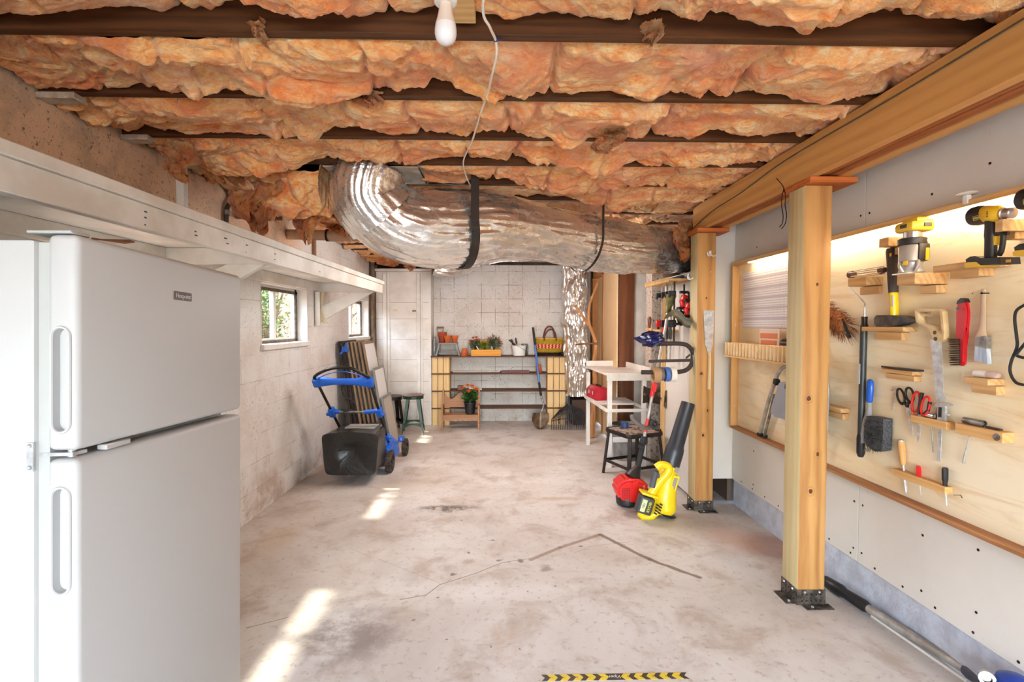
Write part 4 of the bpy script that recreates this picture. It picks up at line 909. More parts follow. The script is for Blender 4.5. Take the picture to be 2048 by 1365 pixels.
# woven basket
ba = at(1099, 700, Y=7.12); n = N('woven_basket'); s = n.n('ShaderNodeSeparateXYZ'); n.l(n.obj, s.inputs[0])
ang = n.math('ARCTAN2', n.math('MULTIPLY', s.outputs[1], 1.8), s.outputs[0]); st = n.math('SINE', n.math('MULTIPLY', ang, 60.0)); stv = n.step(st, -.3, .3)
rw = n.step(n.math('SINE', n.math('MULTIPLY', s.outputs[2], 420.0)), -.5, .5)
base = n.mix(stv, (158,128,34), (204,172,54)); base = n.mix(n.math('MULTIPLY', rw, .25), base, (120,92,26))
redst = n.mix(n.step(n.math('SINE', n.math('ADD', n.math('MULTIPLY', ang, 20.0), n.math('MULTIPLY', n.math('SINE', n.math('MULTIPLY', s.outputs[2], 200.0)), .6))), -.1, .1), (186,52,44), (240,178,140))
band = n.math('MULTIPLY', n.step(s.outputs[2], .088, .092), n.math('SUBTRACT', 1.0, n.step(s.outputs[2], .148, .152)))
c = n.mix(band, base, redst); c = n.mix(n.math('SUBTRACT', 1.0, n.step(s.outputs[2], .030, .036)), c, (52,34,28))
n.fin(c, .75, 0, n.bump(n.math('ADD', st, n.math('SINE', n.math('MULTIPLY', s.outputs[2], 420.0))), .5, .004), .2)
t = thing('woven_basket', 'oval woven straw basket with red band and two leather handles', 'basket', (ba.x, 7.15, ZT+.014)); zb = ZT+.014
b = B(); b.lathe([(.001,.0),(.165,0),(.185,.02),(.205,.12),(.222,.225),(.216,.228),(.198,.12),(.175,.015),(.001,.01)], (ba.x, 7.15, zb), n=64, sy=.42); put(b, 'basket_body', n.m, t)
b = B(); b.lathe([(.214,.222),(.226,.222),(.226,.236),(.214,.236)], (ba.x, 7.15, zb), n=64, sy=.42, cap=False); put(b, 'rim', mat('straw_rim', (206,160,60), .7), t)
lea = mat('leather_wrap', (104,46,28), .5, bump=.4, bs=120)
for yy, sc in ((7.066, 1.0), (7.234, 1.12)):
    b = B(); b.tube(smoothpath([(ba.x-.08,yy,zb+.20),(ba.x-.075,yy,zb+.26),(ba.x-.045,yy,zb+.325*sc),(ba.x+.01,yy,zb+.36*sc),(ba.x+.06,yy,zb+.33*sc),(ba.x+.085,yy,zb+.26),(ba.x+.085,yy,zb+.20)], 5), .011, 10); put(b, 'basket_handle', lea, t)
b = B(); b.lathe([(.001,0),(.2,0),(.215,.012),(.205,.0135),(.001,.005)], (ba.x, 7.15, ZT), n=48, sy=.5); solo(b, 'tray', mat('tray_dark', (70,52,44), .5), 'dark oval tray under the woven basket', 'tray', (ba.x, 7.15, ZT))
# toy bench
bp0, bp1 = at(882, 861, Z=0), at(959, 861, Z=0); Yb = bp0.y; x0, x1 = bp0.x, bp1.x
t = thing('small_bench', 'small doll-sized wooden bench with scalloped back in front of the crates', 'bench', ((x0+x1)/2, Yb+.1, 0)); bwd = wood('bench_wood', (178,132,96), (140,96,64), 'X', 1.3, .5)
def benchend(X):
    b = B(); b.prism([(Yb,0),(Yb+.035,0),(Yb+.04,.12),(Yb+.17,.12),(Yb+.19,0),(Yb+.225,0),(Yb+.215,.30),(Yb+.235,.50),(Yb+.20,.53),(Yb+.175,.44),(Yb+.165,.335),(Yb+.12,.31),(Yb+.05,.335),(Yb+.0,.33),(Yb-.005,.30),(Yb+.012,.25),(Yb+.005,.12)], 'X', X-.012, X+.012, .002); put(b, 'end_panel', bwd, t)
benchend(x0+.012); benchend(x1-.012)
b = B(); b.rng(x0+.025, x1-.025, Yb+.0, Yb+.195, .185, .203, .003); put(b, 'seat', bwd, t)
b = B(); pts = [(x0+.025,.135)]; m = 16
for k in range(m*4+1):
    u = k/(m*4); pts.append((x0+.025+(x1-x0-.05)*u, .118+.012*abs(math.sin(u*PI*7))))
pts.append((x1-.025,.135)); b.prism(pts+[(x1-.025,.184),(x0+.025,.184)], 'Y', Yb+.01, Yb+.022); put(b, 'scalloped_apron', bwd, t)
b = B(); top = []
for k in range(25):
    u = k/24; top.append((x0+.025+(x1-x0-.05)*u, .43+.055*math.exp(-((u-.5)/.16)**2)-.04*math.exp(-((u-.22)/.12)**2)-.04*math.exp(-((u-.78)/.12)**2)+.03*math.exp(-(u/.08)**2)+.03*math.exp(-((u-1)/.08)**2)))
b.prism([(x0+.025,.28),(x1-.025,.28)]+top[::-1], 'Y', Yb+.19, Yb+.202); put(b, 'back_panel', bwd, t)
# black pot with orange flowers on the bench
px = at(940, 828, Y=Yb+.08).x
t = thing('black_flower_pot', 'black plastic nursery pot standing on the small wooden bench', 'flower pot', (px, Yb+.09, .204)); r, h = .085, .165
b = B(); b.lathe([(.001,0),(r*.72,0),(r*.93,h*.88),(r,h*.9),(r,h),(r*.92,h),(r*.7,.01),(.001,.01)], (px, Yb+.09, .204), n=28); put(b, 'pot', black_plastic, t)
b = B(); b.lathe([(.001,h*.86),(r*.9,h*.86),(r*.9,h*.87),(.001,h*.88)], (px, Yb+.09, .204), n=20); put(b, 'soil', earth, t)
plant('leafy plant with orange daisy-like flowers in the black pot', px, Yb+.09, .204+h*.88, .14, .24, 230, lg, [(-.01,-.09,.17),(.07,-.05,.205),(-.085,-.03,.215),(.095,-.01,.19),(-.03,-.03,.25),(.03,.0,.235)], forange, 44, .04, group=None)
# ------------------------------------------------------------------ shovel and rake
t = thing('shovel', 'round point shovel with blue shaft leaning on the crate shelving', 'shovel', tuple(at(1080, 857, Y=6.78)))
A, C, D, E = at(1066, 655, Y=6.965), at(1070, 690, Y=6.95), at(1078, 765, Y=6.88), at(1082, 792, Y=6.86)
b = B(); b.cyl(A, C, .0165, .016, 14); put(b, 'grip', dark_rubber, t)
b = B(); b.cyl(C, D, .0155, n=14); put(b, 'shaft', mat('blue_shaft', (72,112,186), .4, coat=.2), t)
b = B(); b.cyl(D, E, .0165, n=14); put(b, 'lower_grip', dark_rubber, t)
F = at(1083, 825, Y=6.80); b = B(); b.tube(smoothpath([E, at(1087,810,Y=6.83), F], 4), [.014]*5+[.016]*4, 12); put(b, 'socket', dull_steel, t)
def bladef(u, v):
    hw = .118*(1-max(0, v-.45)/.55)**.55 if v > .45 else .118*(.92+.08*v/.45)
    c = at(1081, 826, Y=6.80); d = at(1080, 859, Y=6.765)-c; p = c + d*v
    dish = .03*((2*u-1)**2) - .02*math.exp(-((2*u-1)/.25)**2)*(1-v)
    return p + V(((2*u-1)*hw, -dish-.012*v, .0))
b = B(); b.grid(bladef, 21, 25); bmesh.ops.solidify(b.bm, geom=b.bm.faces[:], thickness=.002); put(b, 'blade', mat('shovel_steel', (176,156,134), .45, .7, var=(120,92,66), vs=10), t)
rk = thing('leaf_rake', 'wide black leaf rake leaning head down beside the crate stack', 'rake', tuple(at(1137, 852, Y=6.75)))
hb_ = at(1138, 800, Y=6.80); hy = at(1132, 650, Y=6.86)
b = B(); b.cyl(hy, hb_, .012, n=12); put(b, 'rake_handle', wood('rake_handle_wood', (176,138,100), (140,104,72), 'Z', 1), rk)
b = B(); b.tube([hb_+V((0,0,.06)), hb_, hb_+V((0,-.01,-.09))], [.015,.018,.022], 12)
hc = hb_+V((0,-.01,-.06)); NT = 22
for k in range(NT):
    u = -1+2*k/(NT-1); x = hb_.x+.245*u; z1 = .175-.035*u*u; y1 = 6.72
    pts = [hc+V((u*.015,0,0)), hc.lerp(V((x*1.0, y1, z1)), .55)+V((u*.0,0,.03)), V((x, y1, z1)), V((x+.006*u, y1-.02, z1-.09)), V((x+.012*u, y1-.075, .012)) ]
    b.tube(pts, [.006,.0065,.0065,.0058,.004], 6)
for q, zz in ((.52, .0), (.80, .0)):
    b.tube([hc.lerp(V((hb_.x+.245*u, 6.72, .175-.035*u*u)), q)+V((0,-.002,.03*(1 if q < .6 else .4))) for u in [-.96+1.92*k/10 for k in range(11)]], .005, 6)
b.tube([V((hb_.x+.25*u, 6.718, .15-.035*u*u)) for u in [-1+2*k/12 for k in range(13)]], .006, 6)
put(b, 'rake_head', black_plastic, rk)
# ------------------------------------------------------------------ flexible foil ducts
n = N('foil_wrap')
w_ = n.noise(6, 4, .6, 1.5); cr = n.vor(24, 'DISTANCE_TO_EDGE', n.mapv((1,1.0,1.0)))
fold = n.noise(16, 4, .55, 2.0, n.mapv((.35,1,1)))
foil_h = n.math('ADD', n.math('MULTIPLY', w_, .7), n.math('MULTIPLY', fold, .6))
n.fin((240,236,230), n.math('ADD', n.math('MULTIPLY', w_, .2), .16), .9, n.bump(foil_h, .45, .014), .5)
foil = n.m
n = N('crumpled_foil'); v = n.vor(17, 'DISTANCE_TO_EDGE'); v2 = n.vor(41, 'DISTANCE_TO_EDGE')
n.fin((230,226,220), .33, .85, n.bump(n.noise(30, 3, .5, 1.5), .25, .006), .5); cfoil = n.m
def ductmesh(pts, rad, nu, nv, seed, amp=.02, fold=.012, k=10, sq=(1,1), crump=0, cramp=0):
    P = smoothpath(pts, k); m = len(P); fr = []; prev = None
    L = [0]
    for i in range(1, m): L.append(L[-1]+(P[i]-P[i-1]).length)
    for i in range(m):
        t = (P[min(i+1,m-1)]-P[max(i-1,0)]).normalized()
        u = t.cross(V((0,0,1))).normalized() if prev is None and abs(t.z) < .95 else ((prev - t*prev.dot(t)).normalized() if prev is not None else V((1,0,0)))
        prev = u; fr.append((u, t.cross(u)))
    b = B()
    def f(a, c):
        q = a*(m-1); i = min(int(q), m-2); w = q-i; p = P[i].lerp(P[i+1], w); u = fr[i][0].lerp(fr[i+1][0], w).normalized(); v = fr[i][1].lerp(fr[i+1][1], w).normalized()
        r = rad(a); an = 2*PI*c; s = L[i]+(L[i+1]-L[i])*w
        q3 = V((math.cos(an)*1.5, math.sin(an)*1.5, s*2.2+seed))
        # lengthwise pleats that fade in and out, plus soft billows
        pl = abs(noise.noise(V((math.cos(an)*6, math.sin(an)*6, s*1.1+seed)))) * fold * (1+1.5*noise.noise(V((s*2, seed, 0))))
        cre = abs(noise.noise(q3*3.1+V((seed,0,0))))*amp*.55 + noise.noise(q3)*amp + abs(noise.noise(q3*7))*amp*.3 + (noise.voronoi(q3*crump)[0][0]*cramp if crump else abs(noise.noise(q3*15))*amp*.12)
        rr = r*(1) + cre - pl
        return p + u*math.cos(an)*rr*sq[0] + v*math.sin(an)*rr*sq[1]
    b.grid(f, nu, nv, True); return b
dt = thing('foil_duct', 'fat silver foil flexible duct curving across the ceiling below the joists', 'duct', (0, 3.6, 1.9))
bt0 = V((-.80, 2.98, 2.30))
path = DUCT
def rad(a):
    base = .185+.055*math.exp(-((a-.40)/.14)**2)+.012*math.exp(-((a-.70)/.06)**2)-.02*math.exp(-((a-.55)/.05)**2)
    if a < .1: base = .165+.02*a*10
    return base-.02*math.exp(-((a-1)/.1)**2)
put(ductmesh(path, rad, 380, 170, 2.0, .014, .014, crump=2.6, cramp=.020), 'duct_jacket', foil, dt, ang=70)
# collar sleeve that laps over the elbow
path2 = [(-.74, 3.02, 2.37), (-.78, 3.02, 2.29), (-.79, 3.045, 2.19), (-.72, 3.10, 2.10)]
put(ductmesh(path2, lambda a: .198+.028*a, 80, 140, 7.0, .008, .012, crump=3.0, cramp=.012), 'collar_sleeve', foil, dt, ang=70)
# boot plate the duct hangs from
b = B(); b.rng(-1.01, -.46, 2.905, 3.255, 2.322, 2.329, .002); b.rng(-.47, -.46, 2.905, 3.255, 2.322, 2.42)
solo(b, 'duct_boot', mat('boot_board', (222,212,196), .6, var=(190,172,150), vs=7), 'pale duct boot board between joists at the top of the foil duct', 'duct boot', (-.73, 3.08, 2.32))
# straps
strapm = mat('black_strap', (44,34,28), .6)
def strap(label, a, w, r, seed=0):
    P = smoothpath(path, 10); i = int(a*(len(P)-1)); p = P[i]; t = (P[i+1]-P[i-1]).normalized(); u = t.cross(V((0,0,1))).normalized(); v = u.cross(t); b = B(); ring = []
    for k in range(33):
        an = PI+.02 + (PI-.04)*k/32; ring.append(p+u*math.cos(an)*r+v*math.sin(an)*r)
    pts = [V((ring[0].x, ring[0].y, ZJ+.02))] + ring + [V((ring[-1].x, ring[-1].y, ZJ+.02))]
    for q0, q1 in zip(pts, pts[1:]):
        o = ((q0+q1)/2-p); o -= t*o.dot(t); o.normalize()
        b._new([q0-t*w/2, q0+t*w/2, q1+t*w/2, q1-t*w/2, q0-t*w/2+o*.004, q0+t*w/2+o*.004, q1+t*w/2+o*.004, q1-t*w/2+o*.004], [(0,1,2,3),(7,6,5,4),(0,4,5,1),(2,6,7,3),(1,5,6,2),(3,7,4,0)])
    return solo(b, 'hanging_strap', strapm, label, 'strap', pts[0], 'black straps holding up the foil duct')
strap('broad black webbing strap slung under the foil duct near the elbow', .412, .055, .262); strap('thin black strap slung under the foil duct near the beam', .622, .018, .232)
vd = thing('vertical_duct', 'crumpled foil wrapped duct standing in front of the far wall beside the rake', 'duct', (1.05, 7.0, .38))
put(ductmesh([(1.06,7.1,2.32),(1.05,7.09,2.0),(1.06,7.08,1.6),(1.075,7.09,1.2),(1.085,7.1,.8),(1.09,7.11,.42)], lambda a: .15+.02*math.sin(a*9)*0+.012*math.sin(a*31), 170, 84, 4.0, .022, .012, crump=3.2, cramp=.045), 'duct_wrap', cfoil, vd, smooth=False)
b = B(); b.rng(1.02, 1.30, 7.0, 7.3, .002, .36, .004); solo(b, 'recess_shade_box', mat('recess_shade', (84,62,50), .7), 'dark box added as the shade of the recess by the crumpled foil duct behind the rake', 'box', (1.14, 7.08, 0))  # dark-coloured box put in for the shaded recess
bd = thing('branch_duct', 'short crumpled foil branch duct over the far wall beside the closet', 'duct', (-.6, 6.4, 2.15))
put(ductmesh([(-.86,6.55,2.215),(-.72,6.6,2.20),(-.58,6.75,2.24),(-.44,6.95,2.27)], lambda a: .125+.02*math.sin(a*3.1), 60, 60, 6.0, .015, .012, crump=3.2, cramp=.035), 'duct_wrap', cfoil, bd, smooth=False)
b = B(); q = at(957, 527, Y=6.9); b.tube(smoothpath([at(947,522,Y=6.9), at(963,533,Y=6.9), at(966,521,Y=6.9)], 2), .008, 6); solo(b, 'bent_rod', dull_steel, 'bent metal rod bracket hanging at the top of the far wall', 'rod', q)
# flue-white short pipe behind duct end
b = B(); b.cyl((1.19, 5.9, 2.175), (1.32, 5.2, 2.20), .10, n=24); solo(b, 'white_pipe', white_paint, 'short fat white pipe just below the foil duct near the door frame', 'pipe', (1.25, 5.5, 2.18))
# ------------------------------------------------------------------ forked stick
t = thing('forked_branch', 'peeled forked wooden branch leaning against the door frame', 'branch', tuple(at(1185, 876, Z=0))); bk = wood('peeled_branch', (190,138,88), (150,98,56), 'Z', 1)
Yb = 6.2
b = B(); pts = [at(1185,876,Z=.0)+V((0,0,.012)), at(1186,820,Y=6.22), at(1190,760,Y=6.25), at(1188,725,Y=6.27), at(1192,690,Y=6.28), at(1186,668,Y=6.29), at(1178,645,Y=6.29), at(1179,612,Y=6.3), at(1187,588,Y=6.31), at(1197,562,Y=6.32)]
b.tube(smoothpath(pts, 4), [.033-.018*k/36 for k in range(37)], 10, wob=.2); put(b, 'trunk', bk, t)
b = B(); b.tube(smoothpath([at(1176,650,Y=6.29), at(1163,630,Y=6.27), at(1150,611,Y=6.25)], 4), [.018]*5+[.015]*4, 8, wob=.2); put(b, 'side_branch', bk, t)
b = B(); b.tube(smoothpath([at(1152,690,Y=6.24), at(1172,688,Y=6.24), at(1196,687,Y=6.235)], 4), .012, 8, wob=.2); put(b, 'cross_twig', mat('dark_twig', (120,82,52), .7), t)
# ------------------------------------------------------------------ white work stand
wu = thing('white_stand', 'white wooden two-tier work stand by the dark board partition', 'stand')
W_, D_, H_ = .44, .98, .94
def leg(x, y): b = B(); b.rng(x-.021, x+.021, y-.021, y+.021, 0, H_-.075, .002); put(b, 'leg', white_paint, wu)
for x in (.022, W_-.07):
    for y in (.024, D_-.022): leg(x, y)
b = B(); b.rng(-.012, W_+.012, -.004, .018, H_-.075, H_, .002); put(b, 'front_apron', white_old, wu)
b = B(); b.rng(0, W_, .0185, D_, H_-.03, H_-.008, .002); put(b, 'top_board', white_paint, wu)
b = B(); b.rng(W_-.02, W_, .0185, D_, H_-.0075, H_+.055, .002); b.rng(0, W_-.021, D_-.02, D_, H_-.0075, H_+.055, .002); put(b, 'raised_lip', white_paint, wu)
b = B(); b.rng(-.02, W_-.02, -.012, -.003-.02+.018, .555, .587, .002); b.rng(-.022, -.003, -.01, D_, .555, .587, .002); b.rng(W_-.045, W_-.026, .05, D_, .555, .587, .002); put(b, 'lower_rail', white_paint, wu)
b = B(); b.rng(0, W_-.05, .36, D_-.05, .566, .585, .002); put(b, 'lower_shelf', white_paint, wu)
b = B(); b.rng(.05, W_-.1, .01, .03, .25, .30, .002); put(b, 'bottom_rail', white_paint, wu)
p = at(1219, 938, Z=0); wu.location = (p.x-.022+.01, p.y+.03, 0); wu.rotation_euler.z = R(3)
# red tool box
t = thing('tool_box', 'red metal tool box with peaked lid on the lower tier of the white stand', 'tool box'); p = at(1200, 803, Z=.586)
b = B(); b.prism([(-.09,0),(.09,0),(.09,.085),(.045,.135),(-.045,.135),(-.09,.085)], 'Y', -.19, .19, .004); put(b, 'box_body', red_paint, t)
b = B(); b.tube(smoothpath([(0,-.07,.137),(0,-.06,.15),(0,.06,.15),(0,.07,.137)], 3), .008, 8); put(b, 'handle', black_plastic, t)
b = B(); b.rng(-.0925,-.0905,-.09,-.06,.05,.09); b.rng(-.0925,-.0905,.06,.09,.05,.09); put(b, 'latch', steel, t)
t.location = (p.x-.0+.03, p.y+.24, .5865); t.rotation_euler.z = R(6)
# grey bin and grey slatted crate behind the chair
p = at(1252, 930, Z=0)
t = thing('waste_bin', 'grey metal bin on the floor behind the black chair', 'bin', (p.x+.06, 4.93+.30, 0)); b = B(); b.lathe([(.001,0),(.13,0),(.155,.36),(.16,.365),(.158,.372),(.15,.36),(.125,.01),(.001,.01)], (p.x+.06, 5.24, 0), n=28); put(b, 'bin_body', mat('bin_grey', (150,150,148), .4, .5, var=(120,120,118), vs=9), t)
# ------------------------------------------------------------------ black shop chair
ch = thing('shop_chair', 'black steel shop chair with worn seat and low curved back plate', 'chair'); worn = N('worn_seat'); worn.fin(worn.mix(worn.step(worn.noise(14, 6, .75, .8), .44, .52), (44,38,36), (172,152,136)), .6, 0, worn.bump(worn.noise(14, 6, .75, .8), .3, .006)); worn = worn.m
Z0 = .44; hw = .20
def rr(w, r, k=6):
    o = []
    for cx, cy, a0 in ((w-r,w-r,0),(-w+r,w-r,PI/2),(-w+r,-w+r,PI),(w-r,-w+r,3*PI/2)):
        for j in range(k+1): a = a0+PI/2*j/k; o.append((cx+r*math.cos(a), cy+r*math.sin(a)))
    return o
b = B(); b.prism(rr(hw, .05), 'Z', Z0-.035, Z0-.008, .004); put(b, 'seat_pan', black_metal, ch)
b = B(); b.prism(rr(hw-.022, .04), 'Z', Z0-.0075, Z0-.002, .001); put(b, 'seat_pad', worn, ch)
b = B(); b.tube([V((x, y, Z0-.006)) for x, y in rr(hw-.008, .045)], .0075, 8, closed=True); put(b, 'seat_rim', black_metal, ch)
for sx in (-1, 1):
    for sy in (-1, 1):
        b = B(); b.bar((sx*.165, sy*.165, Z0-.036), (sx*.20, sy*.20, .0), .036, .024, (sx, sy, 0), .004); put(b, 'leg', black_metal, ch)
for (a, c) in (((-1,-1),(1,-1)),((1,-1),(1,1)),((1,1),(-1,1)),((-1,1),(-1,-1))):
    b = B(); b.bar((a[0]*.19, a[1]*.19, .13), (c[0]*.19, c[1]*.19, .13), .008, .026); put(b, 'stretcher', black_metal, ch)
for sy in (-1, 1):
    b = B(); b.tube(smoothpath([(.14, sy*.10, Z0-.02), (.22, sy*.10, Z0-.015), (.265, sy*.10, Z0+.05), (.262, sy*.10, Z0+.16), (.235, sy*.10, Z0+.30)], 5), .008, 8); put(b, 'back_support', black_metal, ch)
b = B()
def backf(u, v): a = (u-.5); return V((.232-.05*(4*a*a)*0+.03*(1-4*a*a)+.012*v, a*.34, Z0+.225+.135*v-.02*(2*a)**4*(1 if v < .5 else -1)))
b.grid(backf, 13, 5); bmesh.ops.solidify(b.bm, geom=b.bm.faces[:], thickness=.004); cb = N('chipped_back'); cb.fin(cb.mix(cb.step(cb.noise(16, 5, .7), .56, .62), (56,48,42), (150,122,84)), .5); put(b, 'back_plate', cb.m, ch)
ch.location = (1.25, 4.62, 0); ch.rotation_euler.z = R(22)
b = B(); b.cyl((0,0,0), (0,0,.05), .035, n=20); o = solo(b, 'blue_tin', mat('blue_tin', (46,76,130), .4), 'small blue tin standing on the black chair seat', 'tin', (0,0,0)); o.location = (1.19, 4.72, Z0-.001)
# ------------------------------------------------------------------ string trimmer, engine down
st = thing('string_trimmer', 'red engine string trimmer standing engine down beside the yellow leaf blower', 'string trimmer', tuple(at(1262, 1016, Z=0)))
c0 = at(1262, 1016, Z=0); cx, cy = c0.x, c0.y+.06
def fr_x(px, py, Y): return at(px, py, Y=Y)
b = B(); b.prism([(cx-.115,.105),(cx-.095,.07),(cx+.05,.045),(cx+.095,.055),(cx+.125,.10),(cx+.135,.165),(cx+.115,.20),(cx+.04,.225),(cx-.04,.235),(cx-.095,.205),(cx-.125,.16)], 'Y', cy-.10, cy+.09); bmesh.ops.bevel(b.bm, geom=b.bm.edges[:], offset=.022, segments=2, affect='EDGES', clamp_overlap=True); b.prism([(cx-.02,.06),(cx+.03,.055),(cx+.045,.215),(cx-.0,.22)], 'Y', cy-.106, cy-.09, .004); b.tube([(cx-.10,cy-.06,.19),(cx-.04,cy-.08,.222),(cx+.06,cy-.07,.215)], .012, 8); put(b, 'engine_cover', red_plastic, st, ang=30)
b = B()
for k in range(7):
    for j in range(4): b.box((cx-.075+.016*j, cy-.1005, .085+.013*k), (.009,.006,.006))
put(b, 'cooling_grille', mat('grille_dark_red', (120,16,18), .5), st)
b = B(); b.lathe([(.001,0),(.07,.0),(.09,.015),(.095,.065),(.085,.09),(.001,.09)], (cx-.01, cy, .001), n=24, sy=.9); put(b, 'fuel_tank', black_plastic, st)
text(st, 'engine_lettering', 'CRAFTSMAN', .021, white_paint, (cx+.085, cy-.1012, .13), (PI/2, -PI/2+.1, 0))
S1 = at(1276, 935, Y=3.90); S0 = V((cx+.02, cy, .215))
b = B(); b.lathe([(.062,0),(.058,.03),(.035,.075),(.026,.10)], S0, S1-S0, 20); put(b, 'clutch_housing', black_plastic, st)
S2 = at(1286, 888, Y=3.95); b = B(); b.tube([S0+(S1-S0)*.6, S1, S2], [.024,.021,.021], 14); b.tube([S2, S2+(S2-S1)*.3], [.034,.026], 14); b.box(S2+V((-.02,-.02,-.02)), (.05,.03,.035), (0,.3,0), .008); put(b, 'grip', dark_rubber, st)
S3, S4, S5, S6 = at(1296, 838, Y=4.0), at(1307, 775, Y=4.05), at(1330, 660, Y=4.12), at(1338, 612, Y=4.16)
b = B(); b.tube([S2, S3, S4], .0125, 12); put(b, 'lower_shaft', alu, st)
b = B(); b.tube([S4, S5, S6], .0118, 12); put(b, 'upper_shaft', alu, st)
b = B(); a0 = S4-(S5-S4)*.18; b.tube([a0, S4, S4+(S5-S4)*.10], [.016,.018,.017], 12); b.box(S4+V((0.005,-.012,0)), (.034,.026,.075), (0,.2,0), .006); put(b, 'shaft_coupler', red_plastic, st)
b = B(); b.cyl(S2+(S3-S2)*.45, S2+(S3-S2)*.98, .0140, n=12); put(b, 'red_sticker', mat('red_sticker', (220,60,60), .4), st)
h0 = at(1294, 852, Y=3.96)
b = B(); b.tube(smoothpath([at(1301,855,Y=3.98), at(1290,857,Y=3.93), at(1277,849,Y=3.90), at(1266,840,Y=3.90), at(1264,832,Y=3.93)], 5), .0175, 12); put(b, 'assist_handle', mat('handle_grey', (112,102,96), .6), st)
b = B(); kk = at(1305, 847, Y=3.98); b.cyl(kk+V((0,-.035,0)), kk+V((0,.03,0)), .034, .030, n=16); b.ball(kk+V((.01,-.03,0)), .024, 8); put(b, 'handle_clamp', black_plastic, st)
b = B(); b.cyl(S6-(S6-S5)*.3, S6+(S6-S5)*.2, .020, .030, n=14); g0 = at(1343, 590, Y=4.14); b.tube([S6, g0], [.03,.042], 14); put(b, 'cutter_head', mat('olive_head', (112,108,44), .5, var=(78,76,34), vs=20), st)
olive = mat('olive_guard', (120,112,50), .45, var=(86,80,38), vs=12)
gp = [(1339,648,4.20),(1352,630,4.08),(1368,640,4.0),(1380,654,3.96),(1396,657,3.92)]
C1 = smoothpath([at(1340,640,Y=4.10), at(1356,633,Y=3.98), at(1370,642,Y=3.88), at(1382,654,Y=3.80), at(1394,656,Y=3.73)], 5)
b = B(); g = []
for i, p in enumerate(C1):
    u = i/(len(C1)-1); w = .045+.02*math.sin(PI*u); ring = [b.bm.verts.new(p+V((-.048,0,0))+V((.0+.012*(k/4)**2*0, -.0, 0))+V((.02*k/4, -.012*(2*k/4-1)**2*0+.0, w*(k/4)))*1.0+V((0, .05*math.sin(PI*k/4)*.4, 0))) for k in range(5)]; g.append(ring)
for a, c in zip(g, g[1:]):
    for k in range(4): b.bm.faces.new((a[k], c[k], c[k+1], a[k+1]))
bmesh.ops.solidify(b.bm, geom=b.bm.faces[:], thickness=.006); put(b, 'cutter_guard', olive, st)
# ------------------------------------------------------------------ leaf blower leaning on the second post
lb = thing('leaf_blower', 'yellow battery leaf blower with black tube leaning on the wooden post', 'leaf blower', tuple(at(1315, 1034, Z=0)))
Y0 = 3.62
T1 = at(1383, 806, Y=3.745); T1.x = min(T1.x, 1.428); T0 = at(1338, 940, Y=3.69); M0 = at(1322, 1000, Y=3.66); D0 = at(1320, 1030, Y=3.65)
ax = (T1-T0).normalized()
b = B(); b.tube([T0, T0+(T1-T0)*.26, T0+(T1-T0)*.32, T0+(T1-T0)*.36, T1-ax*.03, T1], [.066,.068,.066,.058,.051,.050], 28, cap=False); b.tube([T1, T1-ax*.12], [.046,.044], 28); put(b, 'blower_tube', mat('tube_black', (44,46,52), .4, bump=.08, bs=200, bd=.001), lb)
b = B(); b.tube([D0+V((.02,0,.022)), D0+V((.022,0,.05)), M0+V((.02,0,.03)), T0+ax*-.02, T0+ax*.03], [.085,.105,.098,.075,.068], 28, sq=(1,.9)); put(b, 'fan_housing', yellow_plastic, lb)
b = B(); b.lathe([(.001,0),(.08,0),(.098,.012),(.09,.02)], D0+V((.02,0,.002)), ax, 28); put(b, 'intake_base', black_plastic, lb)
def bp(px, py, Y=3.60): return at(px, py, Y=Y)
b = B(); b.tube(smoothpath([bp(1290,1006), bp(1305,985), bp(1322,962), bp(1336,946), bp(1336,934), bp(1322,930), bp(1312,936)], 5), [.026]*6+[.024]*12+[.022]*13, 14, sq=(1,1.25)); b.tube(smoothpath([bp(1292,1012), bp(1282,1030), bp(1300,1034), bp(1316,1022)], 4), .028, 12); put(b, 'handle_frame', yellow_plastic, lb)
b = B(); b.tube([bp(1304,975,3.58), bp(1312,943,3.58)], [.021,.021], 14); b.ball(bp(1313,952,3.57)+V((.012,0,0)), (.012,.012,.02), 6); put(b, 'grip', mat('grip_grey', (78,80,84), .6), lb)
b = B(); pc = bp(1291, 1008, 3.58); q = (bp(1314,944,3.58)-bp(1304,975,3.58)).normalized()
mq = V((0,0,1)).rotation_difference(q).to_matrix()
b.box(bp(1297,988,3.585), (.12,.10,.018), mq, .006, 2); put(b, 'battery_dock', yellow_plastic, lb)
b = B(); bc = bp(1289, 1009, 3.575); b.box(bc, (.105,.095,.125), mq, .012, 3); bt_ = put(b, 'battery', mat('battery_grey', (62,64,66), .45), lb)
b = B(); b.box(bc+mq @ V((-.02,-.048,.0)), (.035,.003,.09), mq, .0008); put(b, 'battery_label', mat('label_lime', (206,214,160), .5), bt_)
e = mq.to_euler()
tq = mq @ M.Rotation(PI/2, 3, 'X')
text(bt_, 'battery_lettering', 'RYOBI', .028, mat('lime_print', (222,224,40), .5), bc+mq @ V((.022,-.0485,.0)), (tq @ M.Rotation(PI/2, 3, 'Z')).to_euler())
text(bt_, 'volt_lettering', '18V', .026, black_plastic, bc+mq @ V((-.02,-.0502,.0)), (tq @ M.Rotation(PI/2, 3, 'Z')).to_euler())
b = B(); b.box(bp(1341,940,3.615)+V((.0,0,-.03)), (.045,.01,.10), (0,.28,0), .004); b.box(bp(1349,968,3.598), (.05,.006,.12), (0,.28,0), .003); lp = put(b, 'label_plate', yellow_plastic, lb)
b = B(); b.box(bp(1349,968,3.594), (.026,.003,.085), (0,.28,0)); b.box(bp(1354,941,3.60), (.03,.004,.04), (0,.28,0)); put(b, 'label', mat('label_grey', (150,140,130), .5), lp)
b = B()
